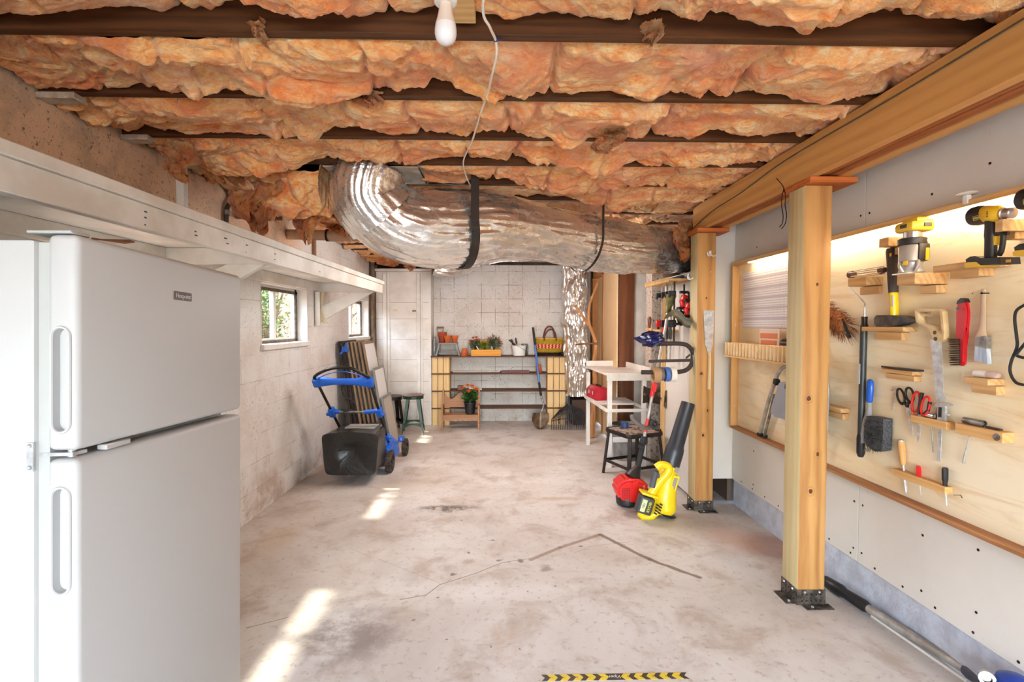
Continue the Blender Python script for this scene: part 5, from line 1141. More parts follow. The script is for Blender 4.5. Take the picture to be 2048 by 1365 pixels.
for k in range(4):
    for j in range(2): b.box(bp(1311+7*j+1.5*k, 1028-5.5*k-1.5*j, 3.555), (.018,.012,.010), (0,.5,0))
put(b, 'air_slot', black_plastic, lb)
# ------------------------------------------------------------------ folding hook with tape rolls on the second post
hk = thing('folding_hanger', 'dark tubular wall hanger with padded arms on the side of the second post', 'hanger', (1.48, 3.80, 1.13)); hm = mat('hanger_foam', (58,46,42), .7); Yh = 3.80
hx = lambda px, py, Y=Yh: at(px, py, Y=Y)
b = B(); b.tube(smoothpath([hx(1285,689), hx(1320,688), hx(1362,688), hx(1378,694), hx(1386,708), hx(1385,724), hx(1376,738), hx(1360,744), hx(1330,745), hx(1283,745)], 5), .017, 12); put(b, 'padded_loop', hm, hk)
b = B(); b.bar(hx(1298,723), V((1.479, Yh, hx(1390,721).z)), .022, .022); b.bar(hx(1372,722)+V((0,0,.02)), hx(1380,716)+V((0,0,.025)), .012, .012); put(b, 'square_arm', hm, hk)
b = B(); b.rng(1.472, 1.4795, Yh-.03, Yh+.03, 1.10, 1.19, .002); put(b, 'mounting_plate', dull_steel, hk)
def roll(label, px, r, w, m, m2=None):
    p = hx(px, 745); t = thing('tape_roll', label, 'tape', p-V((0,0,r)), 'tape rolls hanging on the hanger arm'); p = p - V((0,0,r*.62-.019))
    b = B(); b.lathe([(r*.62,-w/2),(r,-w/2),(r,w/2),(r*.62,w/2),(r*.62,-w/2)], p, (1,0,0), 28, False); put(b, 'tape', m, t)
    b = B(); b.lathe([(r*.62,-w/2-.0006),(r*.57,-w/2-.0006),(r*.57,w/2+.0006),(r*.62,w/2+.0006)], p, (1,0,0), 28, False); put(b, 'cardboard_core', m2 or mat('tape_core', (190,140,96), .7), t)
roll('clear brown packing tape roll at the free end of the hanger arm', 1312, .062, .055, mat('packing_tape', (176,140,104), .25)); roll('grey tape roll between the brown and the blue rolls', 1322, .052, .025, mat('grey_tape', (110,104,100), .4)); roll('blue masking tape roll on the hanger arm', 1333, .056, .03, mat('blue_tape', (72,112,190), .6)); roll('white masking tape roll on the hanger arm beside the post', 1345, .056, .04, mat('white_tape', (232,226,216), .6))
# blue crumpled bag on the upper arm
def bagb(u, v):
    a = 2*PI*v; r = math.sin(PI*u*.93+.1); nn = noise.noise(V((math.cos(a)*2.2, math.sin(a)*2.2, u*3)))*.35+noise.voronoi(V((math.cos(a)*2, math.sin(a)*2, u*4)))[0][0]*.55-.25
    c = at(1302, 690, Y=3.80); return c+V((math.cos(a)*.10*r*(1+nn), math.sin(a)*.06*r*(1+nn), .105-.125*u+.02*nn))
b = B(); b.grid(bagb, 30, 54, True); solo(b, 'blue_bag', mat('blue_gloss', (20,28,88), .2, coat=.4), 'crumpled glossy dark blue cap hung over the padded hanger arm', 'bag', at(1302, 676, Y=3.8), ang=25)
# ------------------------------------------------------------------ clamp rack on the inner wall (plane X = 1.54)
XI = 1.538
def ix(px, py, off=0): return at(px, py, X=XI-off)
comb = wood('clamp_rack_wood', (218,176,118), (184,136,78), 'Y', 1.2)
cr_ = thing('clamp_rack', 'notched wooden clamp rack board high on the wall beside the second post', 'rack', ix(1340, 566)); z0, z1 = 1.775, 1.815; y0, y1 = 3.99, 4.62
b = B(); b.rng(XI-.18, XI-.0005, y0, y1, z0, z0+.018, .002); put(b, 'shelf', comb, cr_); b = B()
for k in range(20): b.rng(XI-.198, XI-.181, y0+.0315*k+.003, y0+.0315*k+.021, z0-.012, z0+.026, .002)
put(b, 'tooth', comb, cr_)
r2 = thing('driver_rack', 'small notched wooden rack lower on the wall with one screwdriver', 'rack', ix(1310, 660)); b = B(); b.rng(XI-.16, XI-.0005, 4.28, 4.64, 1.36, 1.378, .002); put(b, 'shelf', comb, r2); b = B()
for k in range(7): b.rng(XI-.178, XI-.161, 4.48+.0235*k, 4.48+.0235*k+.014, 1.348, 1.388, .002)
put(b, 'tooth', comb, r2)
t = thing('screwdriver', 'amber handled screwdriver standing in the small notched rack', 'screwdriver', (1.40, 4.66, 1.35)); p = V((XI-.128, 4.60, 1.36))
p = V((XI-.168, 4.555, 1.379)); b = B(); b.lathe([(.008,0),(.013,.03),(.017,.06),(.018,.095),(.012,.112),(.001,.116)], p, n=14); put(b, 'handle', mat('amber_handle', (112,54,34), .3), t); b = B(); b.cyl(p+V((0,0,-.07)), p, .004, n=8); put(b, 'shaft', steel, t)
clm = [(1326,562,705,alu,4.42),(1341,565,720,dull_steel,4.28),(1350,560,722,alu,4.18),(1357,600,690,black_metal,4.10)]
lbs = ['long pale bar clamp nearest the far end of the clamp rack', 'dull bar clamp second along the clamp rack', 'pale bar clamp third along the clamp rack', 'black bar clamp on the clamp rack closest to the second post']
for (px, ya, yb, m, Y), L_ in zip(clm, lbs):
    p = V((XI-.10, Y, 0)); t = thing('bar_clamp', L_, 'clamp', (XI-.1, Y, 1.1), 'bar clamps hanging in the clamp rack')
    zb = 1.42-(yb-650)/1000*Y; b = B(); b.rng(p.x-.004, p.x+.004, Y-.011, Y+.011, zb, 1.80); put(b, 'bar', m, t)
    b = B(); b.rng(p.x-.045, p.x+.012, Y-.012, Y+.012, 1.66, 1.70, .004); b.rng(p.x-.05, p.x-.035, Y-.014, Y+.014, 1.645, 1.70, .003); put(b, 'fixed_jaw', black_plastic, t)
    b = B(); b.rng(p.x-.05, p.x+.015, Y-.014, Y+.014, 1.40, 1.46, .006); put(b, 'sliding_jaw', red_plastic if px in (1350, 1326) else black_plastic, t)
    b = B(); b.cyl((p.x-.03, Y, 1.30), (p.x-.03, Y, 1.40), .011, n=10); put(b, 'screw_handle', red_plastic if px == 1341 else black_plastic, t)
# cluster of red and black trigger clamps by the post
for i, (px, py, Y, m) in enumerate(((1368,596,4.02,red_plastic),(1377,612,3.98,red_plastic),(1362,628,4.06,black_plastic))):
    c = at(px, py, Y=Y); t = thing('trigger_clamp', ['upper red trigger clamp hanging next to the second post', 'lower red trigger clamp hanging next to the second post', 'black trigger clamp over the olive trimmer guard'][i], 'clamp', c, 'trigger clamps beside the second post')
    b = B(); b.box(c, (.045,.04,.05), (0,.3,.2), .010, 2); b.box(c+V((-.02,-.01,-.045)), (.03,.03,.06), (0,-.3,.1), .008, 2); put(b, 'clamp_body', m, t)
    b = B(); b.rng(c.x-.004, c.x+.004, c.y-.01, c.y+.01, c.z-.10, c.z+.11); b.box(c+V((.0,0,.045)), (.075,.03,.022), (0,0,.2), .005); b.box(c+V((.0,0,-.085)), (.10,.032,.02), (0,.05,.2), .005); put(b, 'clamp_bar', black_metal, t)
t = thing('hand_tool', 'red and black hand tool lying on top of the clamp rack', 'hand tool', (XI-.05, 4.15, z0+.018)); b = B(); b.cyl((XI-.062, 4.48, z0+.034), (XI-.062, 4.40, z0+.034), .016, n=12); put(b, 'red_end', red_plastic, t); b = B(); b.bar((XI-.062, 4.398, z0+.036), (XI-.06, 4.02, z0+.034), .03, .026, bev=.004); put(b, 'tool_body', black_plastic, t)
# drywall edge stud
b = B(); b.rng(1.505, 1.538, 4.60, 4.64, 0, 1.68, .002); solo(b, 'wall_batten', pinez, 'pale upright batten at the free edge of the inner drywall', 'batten', (1.52, 4.62, 0))
# ------------------------------------------------------------------ on the second post: pull saw, coat hook, nail
PY = 3.735
t = thing('pull_saw', 'pull saw with straight pale handle hanging on the second post', 'saw', at(1418, 780, Y=PY)); sx = lambda px, py: at(px, py, Y=PY-.012)
b = B(); b.plate([sx(1407,621), sx(1429,621), sx(1426,689), sx(1424,698), sx(1422,712), sx(1416,712), sx(1414,698), sx(1410,690)], (0,.0012,0)); put(b, 'blade', steel, t)
b = B(); b.tube([sx(1419,703), sx(1419,716), sx(1419,740), sx(1418,779)], [.011,.017,.019,.021], 10, sq=(1,.6)); put(b, 'handle', mat('rattan_handle', (232,206,160), .6, bump=.3, bs=100), t)
b = B(); b.cyl(at(1418,627,Y=PY-.012), at(1418,627,Y=PY+.002), .004, n=8); put(b, 'nail', nailmat, t)
t = thing('coat_hook', 'small white double coat hook near the top of the second post', 'hook', at(1420, 512, Y=PY)); p = at(1420, 508, Y=PY); b = B(); b.rng(p.x-.010, p.x+.010, PY-.004, PY-.0005, p.z-.012, p.z+.022, .002); put(b, 'backplate', white_paint, t)
b = B()
for sg in (-1, 1): b.tube(smoothpath([p+V((0,-.005,-.005)), p+V((sg*.014,-.022,-.02)), p+V((sg*.03,-.034,-.015)), p+V((sg*.036,-.036,.006))], 4), .005, 8)
put(b, 'prong', white_paint, t)
b = B(); p = at(1417, 545, Y=PY); b.tube(smoothpath([p+V((0,.0,.01)), p+V((0,-.02,-.004)), p+V((.004,-.03,.008))], 3), .003, 6); solo(b, 'cup_hook', chrome, 'tiny metal cup hook under the white coat hook', 'hook', p)
p = at(1391, 556, Y=3.80); p.x = 1.478; b = B(); b.tube(smoothpath([p, p+V((-.03,0,-.012)), p+V((-.045,0,.0)), p+V((-.04,0,.03))], 4), .005, 8); b.tube(smoothpath([p+V((0,.02,0)), p+V((-.02,.02,-.012)), p+V((-.028,.02,.012))], 4), .005, 8); solo(b, 'white_hook', white_paint, 'white metal hook on the side face of the second post', 'hook', p)
# ------------------------------------------------------------------ things on the floor along the right wall
t = thing('extension_pole', 'grey metal extension pole with dark ends lying along the wall', 'pole', at(1800, 1290, Z=.03)); a, e = at(1730, 1213, Z=.04), at(1935, 1342, Z=.04); d = (e-a).normalized()
b = B(); b.cyl(a, e, .019, n=16); put(b, 'pole_tube', alu, t)
b = B(); b.tube([a-d*.26, a-d*.24, a-d*.14, a-d*.12, a-d*.0, a+d*.02], [.018,.030,.033,.025,.029,.022], 14); put(b, 'front_coupling', black_plastic, t)
b = B(); b.tube([e-d*.01, e+d*.01, e+d*.16, e+d*.18], [.022,.029,.030,.02], 14); rc = put(b, 'rear_grip', mat('grip_slate', (70,74,88), .5), t); b = B(); b.box(e+d*.075+V((-.0,0,.026)), (.016,.07,.014), (0,0,-math.atan2(d.x, d.y)), .004, 2); put(b, 'release_button', red_plastic, rc)
a, e = at(1745, 1232, Z=.008), at(1935, 1362, Z=.008); b = B(); b.bar(a, e, .02, .012); solo(b, 'white_trim_strip', white_paint, 'narrow white trim strip on the floor beside the metal pole', 'strip', a)
p = at(2032, 1352, X=1.765); bx_, by_ = 1.765, p.y; k_ = 1.38
t = thing('hand_tool', 'blue and chrome hand tool standing by the wall near the pole end', 'power tool', (bx_, by_, 0))
b = B(); b.lathe([(r_, z_*k_) for r_, z_ in ((.001,0),(.052,0),(.055,.02),(.05,.07),(.001,.07))], (bx_, by_, 0), n=28); put(b, 'base', black_plastic, t)
b = B(); b.lathe([(r_, z_*k_) for r_, z_ in ((.05,.0705),(.062,.09),(.063,.12),(.05,.148),(.025,.158),(.001,.160))], (bx_, by_, 0), n=32); put(b, 'blue_shell', mat('deep_blue', (16,58,150), .3), t)
b = B(); q = V((bx_-.066, by_+.035, .185)); b.lathe([(.014,-.008),(.024,-.008),(.024,.008),(.014,.008)], q, (-.6,-.8,.2), 20, False); b.cyl(q+V((.004,.006,0)), q+V((.03,.04,-.01)), .014, n=12); put(b, 'chrome_collar', chrome, t)
# yellow and black chevron tape on the floor
p0, p1 = at(1083, 1355, Z=.0), at(1377, 1355, Z=.0); yy0, yy1 = at(1230, 1361, Z=0).y, at(1230, 1348.5, Z=0).y; L = p1.x-p0.x
t = thing('chevron_tape', 'yellow and black chevron tape strip with script lettering stuck on the floor', 'tape', ((p0.x+p1.x)/2, (yy0+yy1)/2, 0)); ty = mat('tape_yellow', (234,206,64), .55); tk = mat('tape_dark', (66,60,54), .55)
def chev(name, xa, xb, sk0, sk1, m, zt):
    ym = (yy0+yy1)/2; b = B(); b.prism([(xa, yy0), (xb, yy0), (xb+sk1, ym), (xb, yy1), (xa, yy1), (xa+sk0, ym)], 'Z', .0003, zt); return put(b, name, m, t)
pit = L*.087; s = .014
X = p0.x
for k in range(5): chev('dark_chevron', X, X+pit*.42, s, s, tk, .0012); chev('yellow_chevron', X+pit*.42, X+pit, s, s, ty, .0012); X += pit
cxm = X; half = L-10*pit; chev('lettered_panel', X, X+half, s, -s, tk, .0012); text(t, 'tape_lettering', 'Viper', .024, mat('print_white', (236,230,214), .6), (X+half/2, (yy0+yy1)/2, .0014), (0, 0, PI), .3, .0001); X += half
for k in range(5): chev('yellow_chevron', X, X+pit*.58, -s, -s, ty, .0012); chev('dark_chevron', X+pit*.58, X+pit, -s, -s, tk, .0012); X += pit
for k, body in enumerate(['14','13','12','11','10']): text(t, 'tape_number', body, .012, tk, (p0.x+pit*(k+.76), (yy0+yy1)/2, .0014), (0, 0, PI), 0, .0001)
for k, body in enumerate(['5','4','3','2','1']): text(t, 'tape_number', body, .012, tk, (cxm+half+pit*(k+.26), (yy0+yy1)/2, .0014), (0, 0, PI), 0, .0001)
# ------------------------------------------------------------------ lit plywood tool board on the right wall
PX = RW-.027
n = N('birch_ply'); v = n.mapv((1, .35, 1)); s1 = n.noise(2.2, 6, .6, 1.6, v); s2 = n.noise(9, 5, .65, 2.2, n.mapv((1,.14,1)))
c = n.mix(n.step(s1, .38, .66), (250,236,206), (242,218,174)); c = n.mix(n.math('MULTIPLY', n.step(s2, .5, .72), .55), c, (222,180,122)); c = n.mix(n.math('MULTIPLY', n.step(n.vor(7), .035, .02), .6), c, (130,92,56))
n.fin(c, .5, 0, n.bump(s2, .06, .003), .35); ply = n.m
TY0, TY1, TZ0, TZ1 = 1.0, 3.79, .63, 1.892
tb = thing('tool_board', 'framed plywood tool board lit by a light strip along its top edge', 'tool board', (PX, 2.4, TZ0))
b = B(); b.rng(PX, RW-.0148, TY0, TY1-.001, TZ0+.001, TZ1-.001); put(b, 'plywood_sheet', ply, tb)
frm = wood('frame_batten', (222,180,122), (190,140,84), 'Y', 1.2); frz = wood('frame_batten_upright', (214,168,108), (184,132,76), 'Z', 1.2); ledge = wood('frame_ledge', (186,132,88), (140,92,58), 'Y', 1.2)
b = B(); b.rng(1.764, PX-.0002, TY0, TY1, TZ1-.024, TZ1, .002); put(b, 'top_batten', frm, tb)
b = B(); b.rng(1.766, PX-.0002, TY1-.02, TY1, TZ0, TZ1-.0245, .002); put(b, 'side_batten', frz, tb)
b = B(); b.rng(1.766, PX-.0002, TY0, TY1-.0205, TZ0, TZ0+.019, .002); put(b, 'bottom_batten', ledge, tb)
b = B()
for z in (.8, 1.42, 1.84): b.cyl((1.794, TY1-.0215, z), (1.794, TY1-.019, z), .006, n=8)
put(b, 'screw', steel, tb)
led = N('led_warm'); led.t.nodes.remove(led.p); em = led.n('ShaderNodeEmission'); em.inputs[0].default_value = lin((255,232,198)); em.inputs[1].default_value = 60.0; led.l(em.outputs[0], led.out.inputs[0]); led = led.m
t = thing('led_strip', 'warm glowing light strip under the top edge of the plywood tool board', 'light strip', (1.785, 2.4, TZ1-.03))
b = B(); b.rng(1.778, 1.792, 1.02, 3.56, TZ1-.0285, TZ1-.0245); put(b, 'light_tape', led, t)
b = B(); b.tube([(1.785, 1.70, TZ1-.036), (1.785, 1.72, TZ1-.036), (1.785, 1.90, TZ1-.036), (1.785, 1.91, TZ1-.036)], [.008,.010,.010,.008], 10); put(b, 'diffuser_tube', led, t)
def wa(x, y, off=0): return at(1640+x/4.549, 360+y/4.549, X=PX-off)
def wb(x, y, off=0): return at(1640+x/4.549, 560+y/4.549, X=PX-off)
def wc(x, y, off=0): return at(1640+x/4.549, 740+y/4.549, X=PX-off)
def wd(x, y, off=0): return at(1780+x/6.825, 760+y/6.825, X=PX-off)
def we(x, y, off=0): return at(1860+x/6.824, 360+y/6.824, X=PX-off)
def w0(x, y, off=0): return at(x, y, X=PX-off)
def outline(b, f, pts, off, th): b.plate([f(x, y, off) for x, y in pts], (th, 0, 0)); return b
t = thing('white_bracket', 'white disc-topped plastic bracket clipped over the light strip', 'bracket', w0(1935, 395, .05)); p = w0(1934, 392, .055)
b = B(); b.lathe([(.001,.0),(.028,0),(.034,.004),(.03,.008),(.001,.009)], p+V((0,0,.004)), n=28); put(b, 'disc', white_paint, t)
b = B(); b.box(p+V((.0,.0,-.014)), (.018,.022,.034), None, .002); put(b, 'clip', white_paint, t)
blockm = wood('shelf_block', (218,176,122), (184,136,82), 'Y', 1.5)
def blk(b, x0, x1, yt, yb, d, bev=.0015):
    a, e = at(x0, yt, X=PX-d), at(x1, yt, X=PX-d); zt, zb = e.z, at(x1, yb, X=PX-d).z
    b.rng(PX-d, PX-.0005, min(a.y, e.y), max(a.y, e.y), zb, zt, bev); return zt, min(a.y, e.y), max(a.y, e.y)
def bracket(label, main, cleat=None, cat='shelf block', name='shelf_block', group='small wooden shelf blocks on the tool board'):
    d = main[4]; t = thing(name, label, cat, w0(main[0], main[2], d), group); b = B(); r = blk(b, *main); put(b, 'ledge', blockm, t)
    if cleat:
        b = B(); blk(b, *cleat)
        put(b, 'cleat', blockm, t)
    return r
r1 = bracket('small wooden block holding the roller cage beside the first post', (1696,1732,553,570,.083), (1720,1757,571.5,587,.02))
r2 = bracket('high wooden block above the maul handle', (1758,1777,474,492,.095), (1789,1803,493.5,507,.05))
r3 = bracket('wooden block with cleat under the splitting maul', (1723,1806,654.5,664,.066), (1752,1803,665,681,.035))
r5 = bracket('deep wooden block the router stands on', (1794,1830,546,568,.14), (1840,1873,570,586,.045))
r6 = bracket('long wooden ledge below the first drill', (1866,1968,519,533,.10), (1900,1958,535,552,.06))
r7 = bracket('wooden block holding the drill chuck', (1990,2006,438,462,.105), (2012,2030,463.5,478,.05))
r8 = bracket('thin wooden ledge carrying the flat file', (1763,1825,744,752,.045), (1772,1828,753,764,.035))
r9 = bracket('wooden ledge with a white marker tube', (1928,1976,759,772,.062), (1943,1993,773.5,792,.035))
r10 = bracket('stub of a wooden block peeping out behind the first post', (1640,1682,818,827,.05), (1650,1686,828.5,840,.03))
def rail(label, x0, x1, y1a, y1b, d):
    t = solo(B(), 'x', None, label, 'tool rail', (0,0,0)) if False else None
    b = B(); r = blk(b, x0, x1, y1a, y1b, d); return solo(b, 'tool_rail', wood('rail_wood', (226,178,118), (196,144,84), 'Y', 1.3) if 'rail_wood' not in bpy.data.materials else bpy.data.materials['rail_wood'], label, 'tool rail', w0(x1, y1b, d), 'drilled wooden rails on the tool board'), r
ra, rra = rail('wooden rail holding both scissors and the caliper', 1820, 1893, 845, 861, .035); rb, rrb = rail('wooden rail with a round washer, nearest the light cord', 1910, 2005, 866, 888, .045); rc, rrc = rail('lowest wooden rail holding chisel and two screwdrivers', 1784, 1890, 975, 990, .033)
# --- paint roller on black pole
t = thing('paint_roller', 'paint roller frame on a black extension pole hanging beside the first post', 'paint roller', w0(1722, 912, .03))
b = B(); b.tube([w0(1728,652,.03), w0(1722,875,.03)], .0155, 14); put(b, 'pole_tube', mat('pole_charcoal', (52,56,58), .4), t)
b = B(); b.tube([w0(1722.5,868,.03), w0(1722,876,.03), w0(1721.5,906,.03), w0(1721,914,.03)], [.016,.019,.019,.012], 14); b.tube([w0(1729,634,.03), w0(1729,638,.03), w0(1729,648,.03), w0(1729,654,.03)], [.015,.013,.013,.018], 14); put(b, 'end_grip', black_plastic, t)
b = B(); b.tube(smoothpath([w0(1700,572,.05), w0(1702,578,.05), w0(1728,605,.04), w0(1729.5,612,.03), w0(1729,640,.03)], 4), .0035, 8); put(b, 'wire_frame', steel, t)
a, e = w0(1703, 550, .055), w0(1766, 536, .055); e.z = a.z = r1[0]+.022; d = (e-a).normalized(); q = d.orthogonal().normalized(); b = B()
for k in range(5):
    o = q.copy(); o.rotate(M.Rotation(2*PI*k/5, 3, d)); b.cyl(a+o*.017, e+o*.017, .0025, n=6)
put(b, 'cage_rod', alu, t)
b = B(); b.cyl(a-d*.01, a+d*.014, .019, n=14); b.cyl(e-d*.012, e+d*.012, .019, .012, n=14); put(b, 'end_cap', mat('cap_brown', (92,60,48), .5), t)
b = B(); b.rng(PX-.0475, PX-.046, w0(1724,760,.03).y-.008, w0(1724,760,.03).y+.008, w0(1724,768,.03).z, w0(1724,728,.03).z); put(b, 'pole_label', mat('label_pale', (196,196,192), .5), t)
# --- duster
dm = wood('duster_fibre', (156,92,48), (74,42,26), 'Z', 3, .8); t = thing('bristle_duster', 'reddish brown fuzzy bristle duster half hidden behind the first post', 'duster', w0(1680, 645, .06)); b = B(); random.seed(9)
c = w0(1668, 640, .05); b.ball(c, (.035,.10,.05), 10, (R(35),0,0))
for k in range(420):
    a = random.uniform(0, 6.28); h = random.uniform(-1, 1); p = c+V((math.cos(a)*.03, -h*.095, -h*.045+math.sin(a)*.045)); d = V((math.cos(a)*.5, -.45-h*.3, math.sin(a)*.7-.45)).normalized(); L = random.uniform(.025,.055)
    b.tube([p, p+d*L*.6, p+d*L+V((0,0,-.008))], [.0013,.001,.0005], 3, False)
put(b, 'bristles', dm, t); b = B(); b.cyl(w0(1690, 640, .05)+V((0,.02,.0)), w0(1700,676,.05), .008, n=8); put(b, 'dark_tuft', black_plastic, t)
# --- splitting maul
t = thing('splitting_maul', 'splitting maul with yellow handle and charcoal grip standing head down', 'maul', (PX-.038, w0(1789,650,.038).y, r3[0])); X = PX-.038
yl, yr = w0(1758,645,.038).y, w0(1830,645,.038).y; z = r3[0]+.001
b = B(); b.prism([(yl+.0,z+.012),(yl-.012,z),(yl-.10,z),(yl-.15,z+.008),(yr,z+.028),(yr,z+.034),(yl-.15,z+.048),(yl-.10,z+.052),(yl-.012,z+.054),(yl,z+.042)], 'X', X-.026, X+.026, .006); put(b, 'head', mat('maul_steel', (66,64,66), .5, .4, var=(104,100,98), vs=30), t)
b = B(); b.tube([w0(1789,636,.038), w0(1789,610,.038), w0(1787,584,.038)], [.019,.018,.019], 16, sq=(.8,1)); put(b, 'handle', yellow_plastic, t)
b = B(); b.tube([w0(1787,586,.038), w0(1786,560,.038), w0(1785,530,.038), w0(1784,503,.038), w0(1784,497,.038)], [.0205,.0225,.0235,.0255,.022], 16, sq=(.8,1)); put(b, 'grip', mat('maul_grip', (70,60,58), .6, bump=.3, bs=90), t)
b = B(); p = w0(1786,602,.054); b.box(p+V((-.001,0,0)), (.003,.010,.05), (0,.0,0)); put(b, 'handle_label', white_paint, t); b = B(); b.box(w0(1781,510,.060), (.002,.010,.014)); put(b, 'yellow_logo', tool_yellow, t)
# --- router
t = thing('trim_router', 'yellow and black cordless trim router standing on a deep wooden block', 'router', (PX-.085, 2.075, r5[0])); c = V((PX-.085, 2.08, r5[0]+.001)); ms = mat('router_black', (40,36,34), .45)
b = B(); b.rng(c.x-.05, c.x+.05, c.y-.04, c.y+.045, c.z, c.z+.006, .002); put(b, 'base_plate', mat('clear_base', (226,222,214), .2), t)
b = B(); b.lathe([(.044,.006),(.046,.012),(.040,.022),(.036,.03),(.036,.05)], c, n=28, cap=False); put(b, 'base_ring', steel, t)
b = B(); b.tube(smoothpath([c+V((-.045,-.01,.008)), c+V((-.05,0,.03)), c+V((-.04,.01,.055)), c+V((-.01,.03,.06))], 5), .007, 8); b.tube(smoothpath([c+V((-.02,-.042,.008)), c+V((-.015,-.05,.035)), c+V((-.005,-.04,.06)), c+V((.01,-.03,.085))], 5), .007, 8); put(b, 'base_arm', alu, t)
b = B(); b.lathe([(.028,.02),(.034,.024),(.034,.045),(.028,.05)], c, n=28); put(b, 'collet', ms, t)
b = B(); b.lathe([(.040,.05),(.046,.056),(.047,.115),(.044,.122)], c, n=32); put(b, 'motor_body', mat('router_grey', (170,160,150), .4, .3), t)
b = B(); b.box(c+V((.012,-.035,.09)), (.05,.035,.075), None, .01, 2); put(b, 'side_grip', ms, t)
b = B(); b.box(c+V((.02,-.0545,.08)), (.016,.004,.05), None, .001); put(b, 'yellow_panel', tool_yellow, t); b = B(); b.box(c+V((-.042,-.018,.046)), (.006,.018,.018), (0,0,.4), .002); put(b, 'yellow_badge', tool_yellow, t)
b = B(); b.lathe([(.047,.122),(.051,.126),(.051,.148),(.047,.152)], c, n=32); put(b, 'black_band', ms, t)
text(t, 'band_lettering', 'XR', .016, white_paint, c+V((.03,-.0425,.137)), (PI/2, 0, R(36)))
b = B(); b.lathe([(.034,.152),(.034,.178)], c, n=28); put(b, 'neck', chrome, t)
b = B(); b.box(c+V((.004,-.004,.198)), (.10,.096,.042), None, .012, 2); b.box(c+V((.012,-.01,.224)), (.07,.08,.02), None, .006, 2); put(b, 'motor_cap', mat('router_yellow', (222,178,44), .4), t)
b = B(); b.box(c+V((.02,-.0535,.202)), (.03,.004,.016)); b.box(c+V((-.048,-.01,.2)), (.004,.03,.014)); put(b, 'cap_slot', ms, t)
# --- cordless drills (built on the board plane)
def drill(label):
    o = .085; t = thing('cordless_drill', label, 'drill', we(840, 1200, o), 'cordless drills hanging on the tool board'); X = PX-o; dk = mat('drill_black', (34,30,28), .5) if 'drill_black' not in bpy.data.materials else bpy.data.materials['drill_black']
    P = lambda x, y: we(x, y, o)
    sc = (P(0,0)-P(100,0)).length/100
    b = B(); a, e = P(575, 500), P(750, 478); b.tube([a, a.lerp(e, .15), a.lerp(e, .5), e, e+(e-a)*.2], [.026, .034, .036, .033, .030], 24); put(b, 'motor_cap', dk, t)
    b = B(); f0, f1 = P(735, 472), P(990, 458); b.tube([f0, f0.lerp(f1, .1), f0.lerp(f1, .85), f1], [.027, .031, .029, .022], 20); put(b, 'gear_housing', tool_yellow, t)
    b = B(); g0, g1 = P(985, 458), P(1150, 448); b.tube([g0, g0.lerp(g1, .25), g0.lerp(g1, .3), g0.lerp(g1, .9), g1], [.019,.022,.019,.019,.010], 18); put(b, 'chuck', mat('chuck_grey', (176,160,150), .3, .6) if 'chuck_grey' not in bpy.data.materials else bpy.data.materials['chuck_grey'], t)
    b = B(); pts = [P(835,540), P(838,640), P(832,760), P(830,900), P(826,1060)]; b.tube(smoothpath(pts, 4), [.020]*9+[.0185]*8, 16, sq=(1,.9)); put(b, 'grip', dk, t)
    b = B(); b.tube(smoothpath([P(880,720), P(985,730), P(1000,800), P(975,960), P(940,1030)], 4), .0085, 10); b.tube([P(900,735), P(1075,728)], [.009,.006], 10); put(b, 'belt_clip', dk, t)
    b = B(); b.plate([we(935,765,o-.012), we(970,770,o-.012), we(950,890,o-.012), we(915,895,o-.012)], (-.02,0,0)); put(b, 'yellow_side', tool_yellow, t)
    b = B(); b.plate([we(x, y, o-.035) for x, y in ((740,1090),(800,1050),(870,1040),(960,1070),(1230,1055),(1240,1150),(980,1165),(760,1180))], (-.07,0,0)); put(b, 'battery_shoe', dk, t)
    b = B(); b.plate([we(x, y, o-.037) for x, y in ((735,1150),(770,1130),(900,1120),(950,1160),(940,1180),(780,1202),(742,1190))], (-.074,0,0)); put(b, 'battery', tool_yellow, t)
    b = B(); b.plate([we(x, y, o+.0395) for x, y in ((1040,1090),(1105,1085),(1105,1125),(1040,1130))], (-.002,0,0)); put(b, 'battery_badge', mat('badge_amber', (204,140,40), .4) if 'badge_amber' not in bpy.data.materials else bpy.data.materials['badge_amber'], t)
    b = B(); q = [we(x, y, o+.036) for x, y in ((585,505),(700,475),(700,525),(592,560))]; b.tube(q, .0012, 4, closed=True); b.plate([we(x, y, o+.0355) for x, y in ((598,518),(690,493),(690,515),(602,542))], (-.001,0,0)); put(b, 'cap_badge', mat('badge_gold', (190,160,70), .4) if 'badge_gold' not in bpy.data.materials else bpy.data.materials['badge_gold'], t)
    b = B()
    for k in range(4): b.plate([we(770+12*(k%1), 430+22*k, o+.0315), we(790, 430+22*k, o+.0315), we(790, 442+22*k, o+.0315), we(770, 442+22*k, o+.0315)], (-.001,0,0))
    put(b, 'cooling_slot', dk, t); return t
d1 = drill('black and yellow cordless drill hanging next to the trim router'); d2 = dup(d1); d2.location = d1.location + V((0, -.172, .018)); d2['label'] = 'second cordless drill, next one along from the drill beside the router'
